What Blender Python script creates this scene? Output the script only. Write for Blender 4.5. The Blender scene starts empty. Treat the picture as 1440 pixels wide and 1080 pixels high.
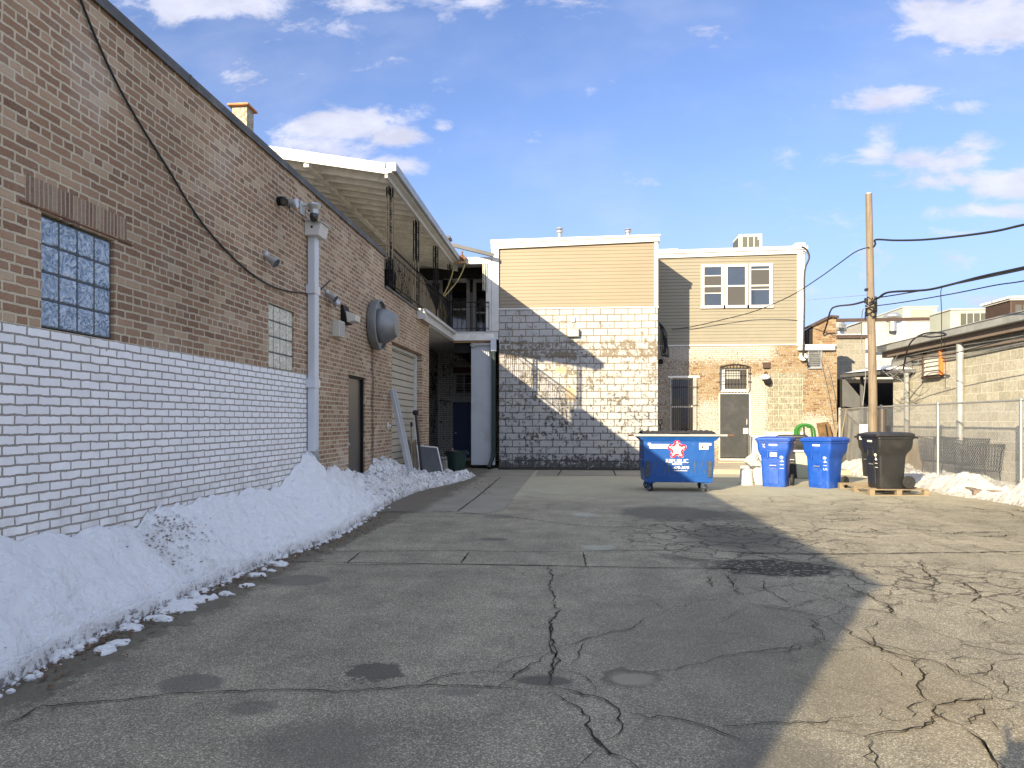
import bpy, math, random
from mathutils import Vector, Matrix, noise
R = math.radians
random.seed(7)
SC = bpy.context.scene
COL = SC.collection

SUN_E = 5.0; SKY_S = .077; EXPO = 1.27
SKY_TINT = (1.06, 1.06, 1.30); SKY_HOR = (1.95, 2.6, 4.7); CLOUD = (4.9, 5.0, 6.0); HIGH_FILL = (6.6, 7.3, 8.8)
# ------------------------------------------------------------------ camera model
TH = math.atan(0.085); CT, ST = math.cos(TH), math.sin(TH)
CAMH = 1.43
def at(px, py, X=None, Y=None, Z=None):
    """world point seen at a photo pixel (1440x1080) on the plane X=, Y= or Z="""
    a = (px - 720) / 1000.0
    kx, ky = a * CT - ST, a * ST + CT
    if X is not None: d = X / kx
    elif Y is not None: d = Y / ky
    else: d = (CAMH - Z) * 1000.0 / (py - 592)
    return Vector((kx * d, ky * d, CAMH - (py - 592) * d / 1000.0))

# ------------------------------------------------------------------ mesh builder
class MB:
    def __init__(s): s.v = []; s.f = []
    def add(s, vs, fs):
        n = len(s.v); s.v += [tuple(v) for v in vs]; s.f += [tuple(i + n for i in f) for f in fs]; return s
    def box(s, x0, x1, y0, y1, z0, z1, m=None):
        if x0 > x1: x0, x1 = x1, x0
        if y0 > y1: y0, y1 = y1, y0
        if z0 > z1: z0, z1 = z1, z0
        vs = [Vector(p) for p in ((x0,y0,z0),(x1,y0,z0),(x1,y1,z0),(x0,y1,z0),(x0,y0,z1),(x1,y0,z1),(x1,y1,z1),(x0,y1,z1))]
        if m is not None: vs = [m @ v for v in vs]
        return s.add(vs, [(0,3,2,1),(4,5,6,7),(0,1,5,4),(1,2,6,5),(2,3,7,6),(3,0,4,7)])
    def hexa(s, bot, top):
        """two matching rings of points joined into a closed solid"""
        n = len(bot)
        return s.add(list(bot) + list(top), [tuple(range(n - 1, -1, -1)), tuple(range(n, 2 * n))] +
                     [(i, (i + 1) % n, n + (i + 1) % n, n + i) for i in range(n)])
    def bar(s, a, b, w, h, up=(0,0,1)):
        a, b = Vector(a), Vector(b); d = (b - a).normalized(); u = Vector(up)
        x = d.cross(u)
        if x.length < 1e-4: x = d.cross(Vector((0,1,0)))
        x.normalize(); y = x.cross(d)
        q = [x * (-w/2) + y * (-h/2), x * (w/2) + y * (-h/2), x * (w/2) + y * (h/2), x * (-w/2) + y * (h/2)]
        return s.hexa([a + k for k in q], [b + k for k in q])
    def tube(s, pts, r, n=8, cap=True):
        pts = [Vector(p) for p in pts]; rings = []
        rr = r if isinstance(r, (list, tuple)) else [r] * len(pts)
        prev = None
        for i, p in enumerate(pts):
            d = (pts[min(i+1, len(pts)-1)] - pts[max(i-1, 0)]).normalized()
            if prev is None:
                x = d.cross(Vector((0,0,1)))
                if x.length < 1e-3: x = d.cross(Vector((0,1,0)))
            else: x = prev - d * prev.dot(d)
            x.normalize(); prev = x; y = d.cross(x)
            rings.append([p + (x * math.cos(2*math.pi*k/n) + y * math.sin(2*math.pi*k/n)) * rr[i] for k in range(n)])
        vs = [v for g in rings for v in g]; fs = []
        for i in range(len(pts) - 1):
            for k in range(n):
                fs.append((i*n+k, i*n+(k+1) % n, (i+1)*n+(k+1) % n, (i+1)*n+k))
        if cap: fs += [tuple(range(n-1, -1, -1)), tuple(range((len(pts)-1)*n, len(pts)*n))]
        return s.add(vs, fs)
    def lathe(s, prof, c=(0,0,0), axis='Z', n=32):
        c = Vector(c); vs = []; fs = []
        for r, z in prof:
            for k in range(n):
                a = 2*math.pi*k/n; p = (r*math.cos(a), r*math.sin(a), z)
                if axis == 'X': p = (p[2], p[0], p[1])
                if axis == 'Y': p = (p[0], p[2], p[1])
                vs.append(c + Vector(p))
        m = len(prof)
        for i in range(m - 1):
            for k in range(n): fs.append((i*n+k, i*n+(k+1) % n, (i+1)*n+(k+1) % n, (i+1)*n+k))
        fs += [tuple(range(n-1, -1, -1)), tuple(range((m-1)*n, m*n))]
        return s.add(vs, fs)
    def loft(s, rings):
        n = len(rings[0]); vs = [v for g in rings for v in g]; fs = []
        for i in range(len(rings) - 1):
            for k in range(n): fs.append((i*n+k, i*n+(k+1) % n, (i+1)*n+(k+1) % n, (i+1)*n+k))
        fs += [tuple(range(n-1, -1, -1)), tuple(range((len(rings)-1)*n, len(rings)*n))]
        return s.add(vs, fs)
    def prism(s, poly, off):
        o = Vector(off); return s.hexa([Vector(p) for p in poly], [Vector(p) + o for p in poly])
    def grid(s, fn, nu, nv):
        vs = [fn(i/nu, j/nv) for j in range(nv+1) for i in range(nu+1)]
        return s.add(vs, [(j*(nu+1)+i, j*(nu+1)+i+1, (j+1)*(nu+1)+i+1, (j+1)*(nu+1)+i) for j in range(nv) for i in range(nu)])
    def build(s, name, mat, parent=None, world=False, bevel=0, smooth=False, m=None):
        me = bpy.data.meshes.new(name); vs = s.v
        if m is not None: vs = [tuple(m @ Vector(v)) for v in vs]
        me.from_pydata(vs, [], s.f); me.update()
        import bmesh
        bm = bmesh.new(); bm.from_mesh(me); bmesh.ops.recalc_face_normals(bm, faces=bm.faces); bm.to_mesh(me); bm.free()
        o = bpy.data.objects.new(name, me); COL.objects.link(o)
        if mat: me.materials.append(mat)
        if parent is not None:
            o.parent = parent
            if world:
                l = Vector(parent.location); p = parent.parent
                while p is not None: l += Vector(p.location); p = p.parent
                o.location = -l
        if smooth:
            me.polygons.foreach_set('use_smooth', [True] * len(me.polygons))
        if bevel:
            b = o.modifiers.new('bevel', 'BEVEL'); b.width = bevel; b.segments = 2; b.limit_method = 'ANGLE'; b.angle_limit = R(35)
        return o

def tag(o, label=None, cat=None, group=None, kind=None):
    if label: o['label'] = label
    if cat: o['category'] = cat
    if group: o['group'] = group
    if kind: o['kind'] = kind
    return o
def thing(name, label, cat, loc=(0,0,0), rotz=0, group=None):
    o = bpy.data.objects.new(name, None); COL.objects.link(o); o.empty_display_size = .2
    o.location = loc; o.rotation_euler = (0, 0, rotz)
    return tag(o, label, cat, group)
def copy_tree(o, parent=None):
    c = o.copy(); COL.objects.link(c); c.parent = parent
    for ch in [x for x in bpy.data.objects if x.parent == o]: copy_tree(ch, c)
    return c
def auto_smooth(o, ang=40):
    me = o.data; me.polygons.foreach_set('use_smooth', [True] * len(me.polygons))
    try: me.set_sharp_from_angle(angle=R(ang))
    except Exception: pass
    return o

# ------------------------------------------------------------------ node helpers
class NT:
    def __init__(s, name):
        s.m = bpy.data.materials.new(name); s.m.use_nodes = True; s.t = s.m.node_tree
        s.b = s.t.nodes['Principled BSDF']; s.out = s.t.nodes['Material Output']
        s.pos = None
    def n(s, typ, **kw):
        nd = s.t.nodes.new(typ)
        for k, v in kw.items():
            if k.startswith('_'): setattr(nd, k[1:], v)
        return nd
    def link(s, a, b): s.t.links.new(a, b)
    def put(s, sock, v):
        if hasattr(v, 'is_output') or isinstance(v, bpy.types.NodeSocket): s.link(v, sock)
        else:
            if isinstance(v, (tuple, list)) and len(v) == 3 and sock.type == 'RGBA': v = (*v, 1)
            sock.default_value = v
    def P(s):
        if s.pos is None:
            s.pos = s.n('ShaderNodeTexCoord').outputs['Object']
        return s.pos
    def xyz(s, v=None):
        nd = s.n('ShaderNodeSeparateXYZ'); s.link(v or s.P(), nd.inputs[0]); return nd.outputs
    def comb(s, x=0, y=0, z=0):
        nd = s.n('ShaderNodeCombineXYZ')
        for i, k in enumerate((x, y, z)): s.put(nd.inputs[i], k)
        return nd.outputs[0]
    def math(s, op, a, b=0, c=None, clamp=False):
        nd = s.n('ShaderNodeMath', _operation=op, _use_clamp=clamp); s.put(nd.inputs[0], a); s.put(nd.inputs[1], b)
        if c is not None: s.put(nd.inputs[2], c)
        return nd.outputs[0]
    def vmath(s, op, a, b):
        nd = s.n('ShaderNodeVectorMath', _operation=op); s.put(nd.inputs[0], a); s.put(nd.inputs[1], b); return nd.outputs[0]
    def scale(s, a, k):
        nd = s.n('ShaderNodeVectorMath', _operation='SCALE'); s.put(nd.inputs[0], a); s.put(nd.inputs['Scale'], k); return nd.outputs[0]
    def mix(s, f, a, b, mode='MIX'):
        nd = s.n('ShaderNodeMix', _data_type='RGBA', _blend_type=mode)
        s.put(nd.inputs[0], f); s.put(nd.inputs[6], a); s.put(nd.inputs[7], b); return nd.outputs[2]
    def noise(s, sc, det=4, rough=.55, vec=None, col=False, dist=0):
        nd = s.n('ShaderNodeTexNoise'); s.link(vec or s.P(), nd.inputs['Vector'])
        nd.inputs['Scale'].default_value = sc; nd.inputs['Detail'].default_value = det; nd.inputs['Roughness'].default_value = rough
        nd.inputs['Distortion'].default_value = dist
        return nd.outputs['Color' if col else 'Fac']
    def vor(s, sc, feat='F1', vec=None, out='Distance', rnd=1):
        nd = s.n('ShaderNodeTexVoronoi', _feature=feat); s.link(vec or s.P(), nd.inputs['Vector'])
        nd.inputs['Scale'].default_value = sc; nd.inputs['Randomness'].default_value = rnd
        return nd.outputs[out]
    def ramp(s, f, stops, interp='LINEAR'):
        nd = s.n('ShaderNodeValToRGB'); s.put(nd.inputs[0], f); cr = nd.color_ramp; cr.interpolation = interp
        while len(cr.elements) < len(stops): cr.elements.new(.5)
        for e, (p, c) in zip(cr.elements, stops):
            e.position = p; e.color = (c, c, c, 1) if isinstance(c, (int, float)) else (*c, 1)
        return nd.outputs[0]
    def step(s, f, a, b):
        nd = s.n('ShaderNodeMapRange', _interpolation_type='SMOOTHSTEP'); s.put(nd.inputs[0], f)
        s.put(nd.inputs[1], a); s.put(nd.inputs[2], b); return nd.outputs[0]
    def bump(s, h, dist=.01, strength=1, normal=None):
        nd = s.n('ShaderNodeBump'); s.put(nd.inputs['Height'], h); nd.inputs['Distance'].default_value = dist
        nd.inputs['Strength'].default_value = strength
        if normal: s.link(normal, nd.inputs['Normal'])
        return nd.outputs[0]
    def fin(s, color=None, rough=None, metal=None, normal=None, spec=None):
        for k, v in (('Base Color', color), ('Roughness', rough), ('Metallic', metal), ('Normal', normal), ('Specular IOR Level', spec)):
            if v is not None: s.put(s.b.inputs[k], v)
        return s.m

def simple(name, col, rough=.6, metal=0, var=.15, scale=8, bump=0, bscale=60, dirt=None, dirt_amt=.3, dscale=3, spec=None):
    t = NT(name); c = tuple(col)
    nz = t.noise(scale, 5)
    f = t.ramp(nz, [(.3, 1 - var), (.7, 1 + var * .5)])
    cc = t.mix(1, c, f, 'MULTIPLY')
    if dirt: cc = t.mix(t.math('MULTIPLY', t.step(t.noise(dscale, 7, .65), .5, .72), dirt_amt), cc, dirt)
    r = t.math('ADD', rough - .06, t.math('MULTIPLY', t.noise(scale * 2, 3), .12))
    nrm = t.bump(t.noise(bscale, 4), bump) if bump else None
    return t.fin(cc, r, metal, nrm, spec)

def brick_tex(t, vec, bw, bh, mort, smooth=.15, squash=1, sqf=2, off=.5):
    nd = t.n('ShaderNodeTexBrick', _offset=off, _squash=squash, _squash_frequency=sqf)
    t.link(vec, nd.inputs['Vector'])
    nd.inputs['Color1'].default_value = (0,0,0,1); nd.inputs['Color2'].default_value = (1,1,1,1); nd.inputs['Mortar'].default_value = (.5,.5,.5,1)
    for k, v in (('Scale', 1), ('Mortar Size', mort), ('Mortar Smooth', smooth), ('Bias', 0), ('Brick Width', bw), ('Row Height', bh)):
        nd.inputs[k].default_value = v
    return nd.outputs['Color'], nd.outputs['Fac']

def wallcoords(t, axis, z0=0, jit=.006, u0=0):
    o = t.xyz(); u = o[1] if axis == 'Y' else o[0]
    v = t.comb(t.math('ADD', u, u0), t.math('SUBTRACT', o[2], z0), 0)
    d = t.scale(t.vmath('SUBTRACT', t.noise(9, 2, col=True), (.5,.5,.5)), jit * 1.5)
    d2 = t.scale(t.vmath('SUBTRACT', t.noise(45, 3, col=True), (.5,.5,.5)), jit * .8)
    return t.vmath('ADD', t.vmath('ADD', v, d), d2), o

def mat_left_brick():
    t = NT('red_common_brick'); v, o = wallcoords(t, 'Y', 2.08 - 40 * .0677, .013, 50)
    rnd, fac = brick_tex(t, v, .214, .0677, .0105, .25, .52, 5)
    base = t.ramp(rnd, [(0, (.20,.105,.058)), (.2, (.30,.165,.092)), (.42, (.37,.215,.122)), (.6, (.26,.150,.090)), (.8, (.44,.275,.165)), (1, (.54,.40,.26))])
    base = t.mix(t.math('MULTIPLY', t.step(t.noise(60, 5, .7), .35, .75), .5), base, (.36,.30,.25))
    base = t.mix(1, base, t.ramp(t.noise(150, 3), [(.3, .72), (.7, 1.2)]), 'MULTIPLY')
    mort = t.mix(t.noise(14, 5), (.46,.395,.28), (.68,.59,.43))
    col = t.mix(fac, base, mort)
    col = t.mix(t.math('MULTIPLY', t.step(t.noise(1.1, 6, .65), .5, .78), .38), col, (.50,.455,.41))
    col = t.mix(1, col, t.ramp(t.noise(.55, 5, .6), [(.32, .82), (.68, 1.14)]), 'MULTIPLY')
    # weathering: dark streak under the exhaust fan, damp foot
    y = o[1]; z = o[2]
    st = t.math('MULTIPLY', t.math('SUBTRACT', 1, t.step(t.math('ABSOLUTE', t.math('SUBTRACT', y, t.math('ADD', 13.0, t.math('MULTIPLY', t.math('SUBTRACT', t.noise(3, 2), .5), .2)))), .03, .14)), t.math('SUBTRACT', 1, t.step(z, 2.7, 2.95)))
    col = t.mix(t.math('MULTIPLY', st, t.ramp(t.noise(12, 5), [(.3, .25), (.6, .85)])), col, (.03,.026,.024))
    # white paint band
    rnd2 = t.noise(1.0, 1)
    band = t.math('MULTIPLY', t.math('LESS_THAN', z, 2.08), t.math('LESS_THAN', y, 9.73))
    chip = t.math('GREATER_THAN', t.math('ADD', rnd, t.math('MULTIPLY', t.noise(2.2, 2), .35)), 1.205)
    chip2 = t.math('GREATER_THAN', t.math('ADD', t.noise(55, 4, .7), t.math('MULTIPLY', t.noise(3.5, 2), .4)), .99)
    rndw, facw = brick_tex(t, v, .214, .0677, .0076, .22, 1, 2)
    rnd = rndw; fac0 = fac; fac = t.math('ADD', t.math('MULTIPLY', band, facw), t.math('MULTIPLY', t.math('SUBTRACT', 1, band), fac0))
    chip = t.math('GREATER_THAN', t.math('ADD', rndw, t.math('MULTIPLY', t.noise(2.2, 2), .35)), 1.222)
    col = t.mix(band, col, base)
    pm = t.math('MULTIPLY', band, t.math('MULTIPLY', t.math('SUBTRACT', 1, fac), t.math('SUBTRACT', 1, t.math('MAXIMUM', chip, chip2))))
    white = t.mix(1, (.90,.905,.91), t.ramp(t.noise(6, 7, .7), [(.3, .90), (.7, 1.03)]), 'MULTIPLY')
    white = t.mix(1, white, t.ramp(rndw, [(0, .93), (1, 1.02)]), 'MULTIPLY')
    white = t.mix(t.math('MULTIPLY', t.step(t.noise(24, 7, .75), .60, .72), .35), white, (.50,.49,.46))
    gm = t.mix(t.noise(20, 4), (.26,.235,.20), (.40,.37,.33))
    col = t.mix(t.math('MULTIPLY', band, fac), col, gm)
    col = t.mix(pm, col, white)
    spl = t.math('MULTIPLY', t.math('MULTIPLY', t.math('SUBTRACT', 1, t.step(z, .55, 1.15)), t.step(t.noise(3.2, 8, .72), .40, .66)), .42)
    col = t.mix(spl, col, (.36,.345,.31))
    h = t.math('ADD', t.math('MULTIPLY', fac, -1), t.math('MULTIPLY', t.noise(70, 5, .65), t.math('SUBTRACT', .75, t.math('MULTIPLY', pm, .5))))
    return t.fin(col, t.math('SUBTRACT', .92, t.math('MULTIPLY', pm, .3)), 0, t.bump(h, .011, .9), .25)

def mat_block_white():
    t = NT('peeling_white_block'); v, o = wallcoords(t, 'X', 0.03, .004, 30.15)
    rnd, fac = brick_tex(t, v, .405, .2075, .013, .2)
    z = o[2]
    nf = t.noise(9, 9, .74, dist=.7); nb = t.noise(1.3, 4, .6)
    def zone(a, b, w): return t.math('MULTIPLY', t.step(z, a - w, a + w), t.math('SUBTRACT', 1, t.step(z, b - w, b + w)))
    amt = t.math('ADD', t.math('MULTIPLY', zone(3.3, 3.84, .05), .085), t.math('MULTIPLY', t.math('SUBTRACT', 1, t.step(z, .0, .55)), .17))
    amt = t.math('ADD', amt, t.math('MULTIPLY', t.math('SUBTRACT', 1, t.step(z, 3.2, 3.9)), .055))
    amt = t.math('ADD', amt, t.math('MULTIPLY', t.math('SUBTRACT', nb, .5), .22))
    amt = t.math('ADD', amt, t.math('MULTIPLY', t.math('SUBTRACT', rnd, .5), .06))
    peel = t.step(t.math('ADD', nf, amt), .60, .635)
    up = t.step(z, 1.2, 3.4)
    raw = t.mix(up, (.10,.10,.098), (.20,.172,.13))
    raw = t.mix(1, raw, t.ramp(t.noise(40, 4), [(.3, .75), (.7, 1.15)]), 'MULTIPLY')
    mort = t.mix(up, (.055,.052,.046), (.17,.13,.08))  # lower mortar darkened as shade put into the colour, tan above
    paint = t.mix(1, (.41,.41,.405), t.ramp(t.noise(3, 6), [(.3, .86), (.7, 1.05)]), 'MULTIPLY')
    paint = t.mix(t.math('MULTIPLY', t.step(rnd, .86, .95), .35), paint, (.50,.46,.37))
    paint = t.mix(t.math('MULTIPLY', t.step(t.noise(22, 6, .7), .5, .7), .35), paint, (.47,.44,.37))
    col = t.mix(peel, paint, raw); col = t.mix(t.math('MULTIPLY', fac, .9), col, mort)
    x = o[0]
    for cx, cz, hx, hz in ((-.35, 2.95, .17, .10), (-.05, 2.22, .15, .2)):     # two blocks bare of paint
        m = t.math('MULTIPLY', t.math('LESS_THAN', t.math('ABSOLUTE', t.math('SUBTRACT', x, cx)), hx), t.math('LESS_THAN', t.math('ABSOLUTE', t.math('SUBTRACT', z, cz)), hz))
        col = t.mix(t.math('MULTIPLY', m, .8), col, (.52,.39,.24))
    h = t.math('ADD', t.math('MULTIPLY', fac, -1.2), t.math('ADD', t.math('MULTIPLY', t.noise(50, 5, .7), .5), t.math('MULTIPLY', peel, -.35)))
    return t.fin(col, .85, 0, t.bump(h, .010, .9), .3)

def mat_orange_brick():
    t = NT('orange_brick_with_old_paint'); v, o = wallcoords(t, 'X', 0, .008, 30)
    rnd, fac = brick_tex(t, v, .212, .0665, .008, .25, .6, 6)
    base = t.ramp(rnd, [(0, (.14,.075,.036)), (.25, (.20,.12,.055)), (.5, (.25,.165,.082)), (.75, (.28,.20,.105)), (1, (.25,.20,.13))])
    base = t.mix(1, base, t.ramp(t.noise(90, 4), [(.3, .75), (.7, 1.15)]), 'MULTIPLY')
    mort = t.mix(t.noise(20, 4), (.25,.21,.145), (.34,.30,.23))
    col = t.mix(fac, base, mort)
    x, z = o[0], o[2]
    def bx(cx, hx, cz, hz, s=.25):
        a = t.math('SUBTRACT', 1, t.step(t.math('ABSOLUTE', t.math('SUBTRACT', x, cx)), hx - s, hx + s))
        b = t.math('SUBTRACT', 1, t.step(t.math('ABSOLUTE', t.math('SUBTRACT', z, cz)), hz - s, hz + s)); return t.math('MULTIPLY', a, b)
    zone = bx(4.2, 2.3, 3.75, .35)
    zone = t.math('MAXIMUM', zone, t.math('MULTIPLY', bx(5.95, .35, 1.8, 1.1, .15), 1.15))
    zone = t.math('MAXIMUM', zone, t.math('MULTIPLY', bx(7.8, .45, 1.1, .5), 1.1))
    zone = t.math('MAXIMUM', zone, t.math('MULTIPLY', bx(4.4, .4, 1.3, .8), .9))
    zone = t.math('MAXIMUM', zone, t.math('MULTIPLY', bx(3.0, .8, 2.2, 1.8), .55))
    n1 = t.noise(24, 9, .78, dist=.5); sv = t.comb(t.math('MULTIPLY', x, 4), t.math('MULTIPLY', z, 1.1), 0); n2 = t.noise(9, 6, .7, vec=sv)
    nn = t.math('ADD', t.math('MULTIPLY', n1, .62), t.math('MULTIPLY', n2, .38))
    pm = t.step(t.math('ADD', nn, t.math('MULTIPLY', zone, .10)), .53, .565)
    pm = t.math('MULTIPLY', pm, t.math('SUBTRACT', 1, t.math('MULTIPLY', fac, .7)))
    col = t.mix(t.math('MULTIPLY', pm, .92), col, t.mix(t.noise(30, 5, .7), (.34,.335,.31), (.54,.53,.50)))
    h = t.math('ADD', t.math('MULTIPLY', fac, -1), t.math('MULTIPLY', t.noise(60, 5, .7), .7))
    return t.fin(col, .9, 0, t.bump(h, .012, 1), .2)

def mat_brick(name, axis, stops, mort, bw=.212, bh=.0677, ms=.009, z0=0, paint=None, pz=.55):
    t = NT(name); v, o = wallcoords(t, axis, z0, .008, 40)
    rnd, fac = brick_tex(t, v, bw, bh, ms, .2, .55, 6)
    col = t.mix(fac, t.mix(1, t.ramp(rnd, stops), t.ramp(t.noise(80, 4), [(.3, .75), (.7, 1.2)]), 'MULTIPLY'), mort)
    if paint:
        pm = t.step(t.math('ADD', t.noise(7, 8, .7), t.math('MULTIPLY', t.math('SUBTRACT', t.noise(.9, 2), .5), .5)), pz - .03, pz + .03)
        col = t.mix(t.math('MULTIPLY', pm, t.math('SUBTRACT', .9, t.math('MULTIPLY', fac, .75))), col, paint)
    h = t.math('ADD', t.math('MULTIPLY', fac, -1), t.math('MULTIPLY', t.noise(60, 5, .65), .7))
    return t.fin(col, .92, 0, t.bump(h, .012, 1), .2)

def mat_cinder(name, axis, c1, c2, mort, bw=.405, bh=.203, grime=.5):
    t = NT(name); v, o = wallcoords(t, axis, 0, .007, 30)
    rnd, fac = brick_tex(t, v, bw, bh, .008, .5)
    col = t.mix(rnd, c1, c2)
    col = t.mix(1, col, t.ramp(t.noise(14, 9, .78), [(.3, .55), (.7, 1.3)]), 'MULTIPLY')
    sm = t.step(t.math('ADD', t.noise(18, 8, .75), t.math('MULTIPLY', fac, .25)), .62, .72)
    col = t.mix(t.math('MULTIPLY', sm, .55), col, mort)
    col = t.mix(t.math('MULTIPLY', t.step(t.noise(.9, 6, .65), .5, .75), grime), col, tuple(k * .62 for k in c1))
    col = t.mix(t.math('MULTIPLY', fac, .8), col, mort)
    h = t.math('ADD', t.math('MULTIPLY', fac, -.4), t.math('MULTIPLY', t.noise(40, 6, .7), .9))
    return t.fin(col, .93, 0, t.bump(h, .011, 1), .2)

M = {}
M['left_brick'] = mat_left_brick()
M['block_white'] = mat_block_white()
M['orange_brick'] = mat_orange_brick()
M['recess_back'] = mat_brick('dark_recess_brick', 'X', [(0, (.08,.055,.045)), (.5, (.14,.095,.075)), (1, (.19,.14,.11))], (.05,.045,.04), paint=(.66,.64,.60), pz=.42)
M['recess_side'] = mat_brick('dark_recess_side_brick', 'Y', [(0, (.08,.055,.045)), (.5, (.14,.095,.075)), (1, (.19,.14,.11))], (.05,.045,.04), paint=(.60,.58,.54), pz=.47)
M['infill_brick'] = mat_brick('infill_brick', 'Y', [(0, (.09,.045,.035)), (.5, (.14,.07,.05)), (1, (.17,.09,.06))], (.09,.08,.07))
M['infill_brick_x'] = mat_brick('infill_brick_front', 'X', [(0, (.14,.06,.04)), (.5, (.20,.09,.055)), (1, (.24,.12,.07))], (.10,.09,.08))
M['reveal_brick'] = mat_brick('red_brick_reveal', 'X', [(0, (.13,.06,.045)), (.5, (.20,.11,.08)), (1, (.28,.19,.14))], (.33,.29,.24), z0=2.08)
M['left_brick_x'] = M['reveal_brick']
M['far_brick'] = mat_brick('tan_parapet_brick', 'X', [(0, (.19,.10,.05)), (.5, (.28,.18,.095)), (1, (.32,.24,.15))], (.27,.23,.17), paint=(.6,.58,.5), pz=.66)
M['lintel_brick'] = mat_brick('upright_brick_course', 'Y', [(0, (.20,.115,.08)), (.35, (.27,.17,.115)), (.65, (.38,.27,.185)), (.8, (.24,.14,.10)), (1, (.42,.31,.21))], (.42,.36,.27), bw=.078, bh=.24, ms=.008, z0=2.93)
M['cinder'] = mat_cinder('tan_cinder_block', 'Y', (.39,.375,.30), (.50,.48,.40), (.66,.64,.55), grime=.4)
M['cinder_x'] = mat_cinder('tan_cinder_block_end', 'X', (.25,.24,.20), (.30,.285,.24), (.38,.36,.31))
M['white_cinder'] = mat_cinder('white_painted_block', 'X', (.44,.44,.41), (.48,.475,.44), (.40,.39,.35), grime=.12)
M['tile_infill'] = None

def mat_tile():
    t = NT('scored_clay_tile'); o = t.xyz(); v = t.comb(t.math('ADD', o[0], 30.1), o[2], 0)
    rnd, fac = brick_tex(t, t.vmath('ADD', v, t.scale(t.noise(20, 3, col=True), .006)), .305, .2, .008, .4)
    stripe = t.math('SINE', t.math('MULTIPLY', o[0], 110)); blot = t.step(t.noise(6, 6, .7), .42, .6)
    g = t.math('MULTIPLY', t.step(stripe, -.3, .3), blot)
    col = t.mix(rnd, (.20,.195,.15), (.26,.25,.195)); col = t.mix(t.math('MULTIPLY', g, .7), col, (.15,.13,.09))
    col = t.mix(t.math('MULTIPLY', t.step(t.noise(25, 6, .7), .52, .62), .5), col, (.56,.52,.42)); col = t.mix(fac, col, (.46,.42,.33))
    return t.fin(col, .9, 0, t.bump(t.math('SUBTRACT', t.noise(50, 4), g), .008), .2)
M['tile'] = mat_tile()

S = simple
M['white_trim'] = S('white_painted_metal', (.58,.58,.565), .45, 0, .10, 2, dirt=(.42,.39,.32), dirt_amt=.45, dscale=5)
M['white_wood'] = S('white_painted_timber', (.82,.81,.76), .6, 0, .12, 5, .002, 40, dirt=(.42,.39,.32), dirt_amt=.5)
M['deck_wood'] = S('raw_pine_board', (.42,.25,.12), .7, 0, .2, 6)
M['siding_tan'] = S('tan_vinyl_siding', (.235,.195,.135), .5, 0, .05, 1.2, .001, 60)
M['siding_olive'] = S('beige_vinyl_siding', (.225,.207,.155), .5, 0, .05, 1.2, .001, 60, dirt=(.34,.28,.18), dirt_amt=.25, dscale=1.5)
M['coping'] = S('weathered_zinc_coping', (.10,.10,.095), .7, 0, .3, 3, dirt=(.2,.2,.19), dirt_amt=.5)
M['roof'] = S('tar_roof', (.06,.06,.06), .9)
M['hood_metal'] = S('dull_spun_metal', (.24,.25,.26), .5, .55, .2, 6, dirt=(.16,.15,.13), dirt_amt=.5)
M['galv'] = S('galvanised_steel', (.48,.50,.51), .42, .75, .18, 7, dirt=(.36,.36,.34), dirt_amt=.5)
M['galv_dull'] = S('dull_galvanised_gutter', (.38,.40,.40), .55, .4, .2, 4, dirt=(.28,.26,.22), dirt_amt=.5)
M['gutter_blue'] = S('grey_painted_downspout', (.56,.60,.66), .4, .1, .06, 2, dirt=(.4,.4,.4), dirt_amt=.3)
M['black_iron'] = S('black_wrought_iron', (.010,.010,.011), .6, 0, .2, spec=.2)
M['cream_iron'] = S('cream_painted_iron', (.50,.48,.40), .5, .1, .2)
M['dark_iron_bars'] = S('rusty_black_bars', (.045,.038,.033), .6, .2, .3, 20)
M['door_black'] = S('charcoal_steel_door', (.045,.048,.05), .42, .1, .15, 3, dirt=(.09,.09,.085), dirt_amt=.4)
M['door_bronze'] = S('brown_grey_steel_door', (.105,.10,.092), .33, .35, .12, 1.5, dirt=(.17,.15,.12), dirt_amt=.4)
M['door_blue'] = S('navy_painted_door', (.022,.05,.15), .5, 0, .15, 3)
M['panel_grey'] = S('pale_grey_panel', (.45,.48,.52), .6, 0, .1, 1.5, .002, 30, dirt=(.28,.28,.27), dirt_amt=.45, dscale=2)
M['garage'] = S('beige_garage_door', (.40,.37,.30), .5, .1, .08, 2, dirt=(.26,.23,.18), dirt_amt=.4)
M['pane_dark'] = S('dark_window_glass', (.012,.014,.017), .06, 0, .1, 1, spec=.8)
M['pane_screen'] = S('insect_screen', (.06,.06,.06), .8, 0, .1, 60)
M['pane_sky'] = S('window_glass_blind_behind', (.035,.05,.08), .08, 0, .15, 2, spec=.9)
M['rubber'] = S('black_rubber', (.018,.018,.018), .75)
M['cable'] = S('black_cable', (.012,.012,.013), .6)
M['cable_grey'] = S('grey_cable', (.22,.22,.22), .6)
M['stone_chim'] = S('pebbledash_render', (.42,.38,.30), .95, 0, .6, 28, .02, 30)
M['clay'] = S('orange_clay_tile', (.55,.24,.10), .8, 0, .2)
M['wood_pole'] = None
M['plastic_black'] = S('black_cart_plastic', (.017,.018,.020), .42, 0, .15, 5, .0006, 300, dirt=(.06,.058,.052), dirt_amt=.35)
M['plastic_blue'] = S('blue_cart_plastic', (.008,.072,.40), .46, 0, .18, 5, .0006, 300, dirt=(.06,.12,.30), dirt_amt=.6, dscale=5)
M['plastic_green'] = S('dark_green_plastic', (.012,.035,.032), .38, 0, .15, 5)
M['bucket_white'] = S('stained_white_plastic', (.62,.61,.55), .5, 0, .15, 6, dirt=(.33,.31,.26), dirt_amt=.6, dscale=8)
M['pallet_wood'] = None
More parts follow.
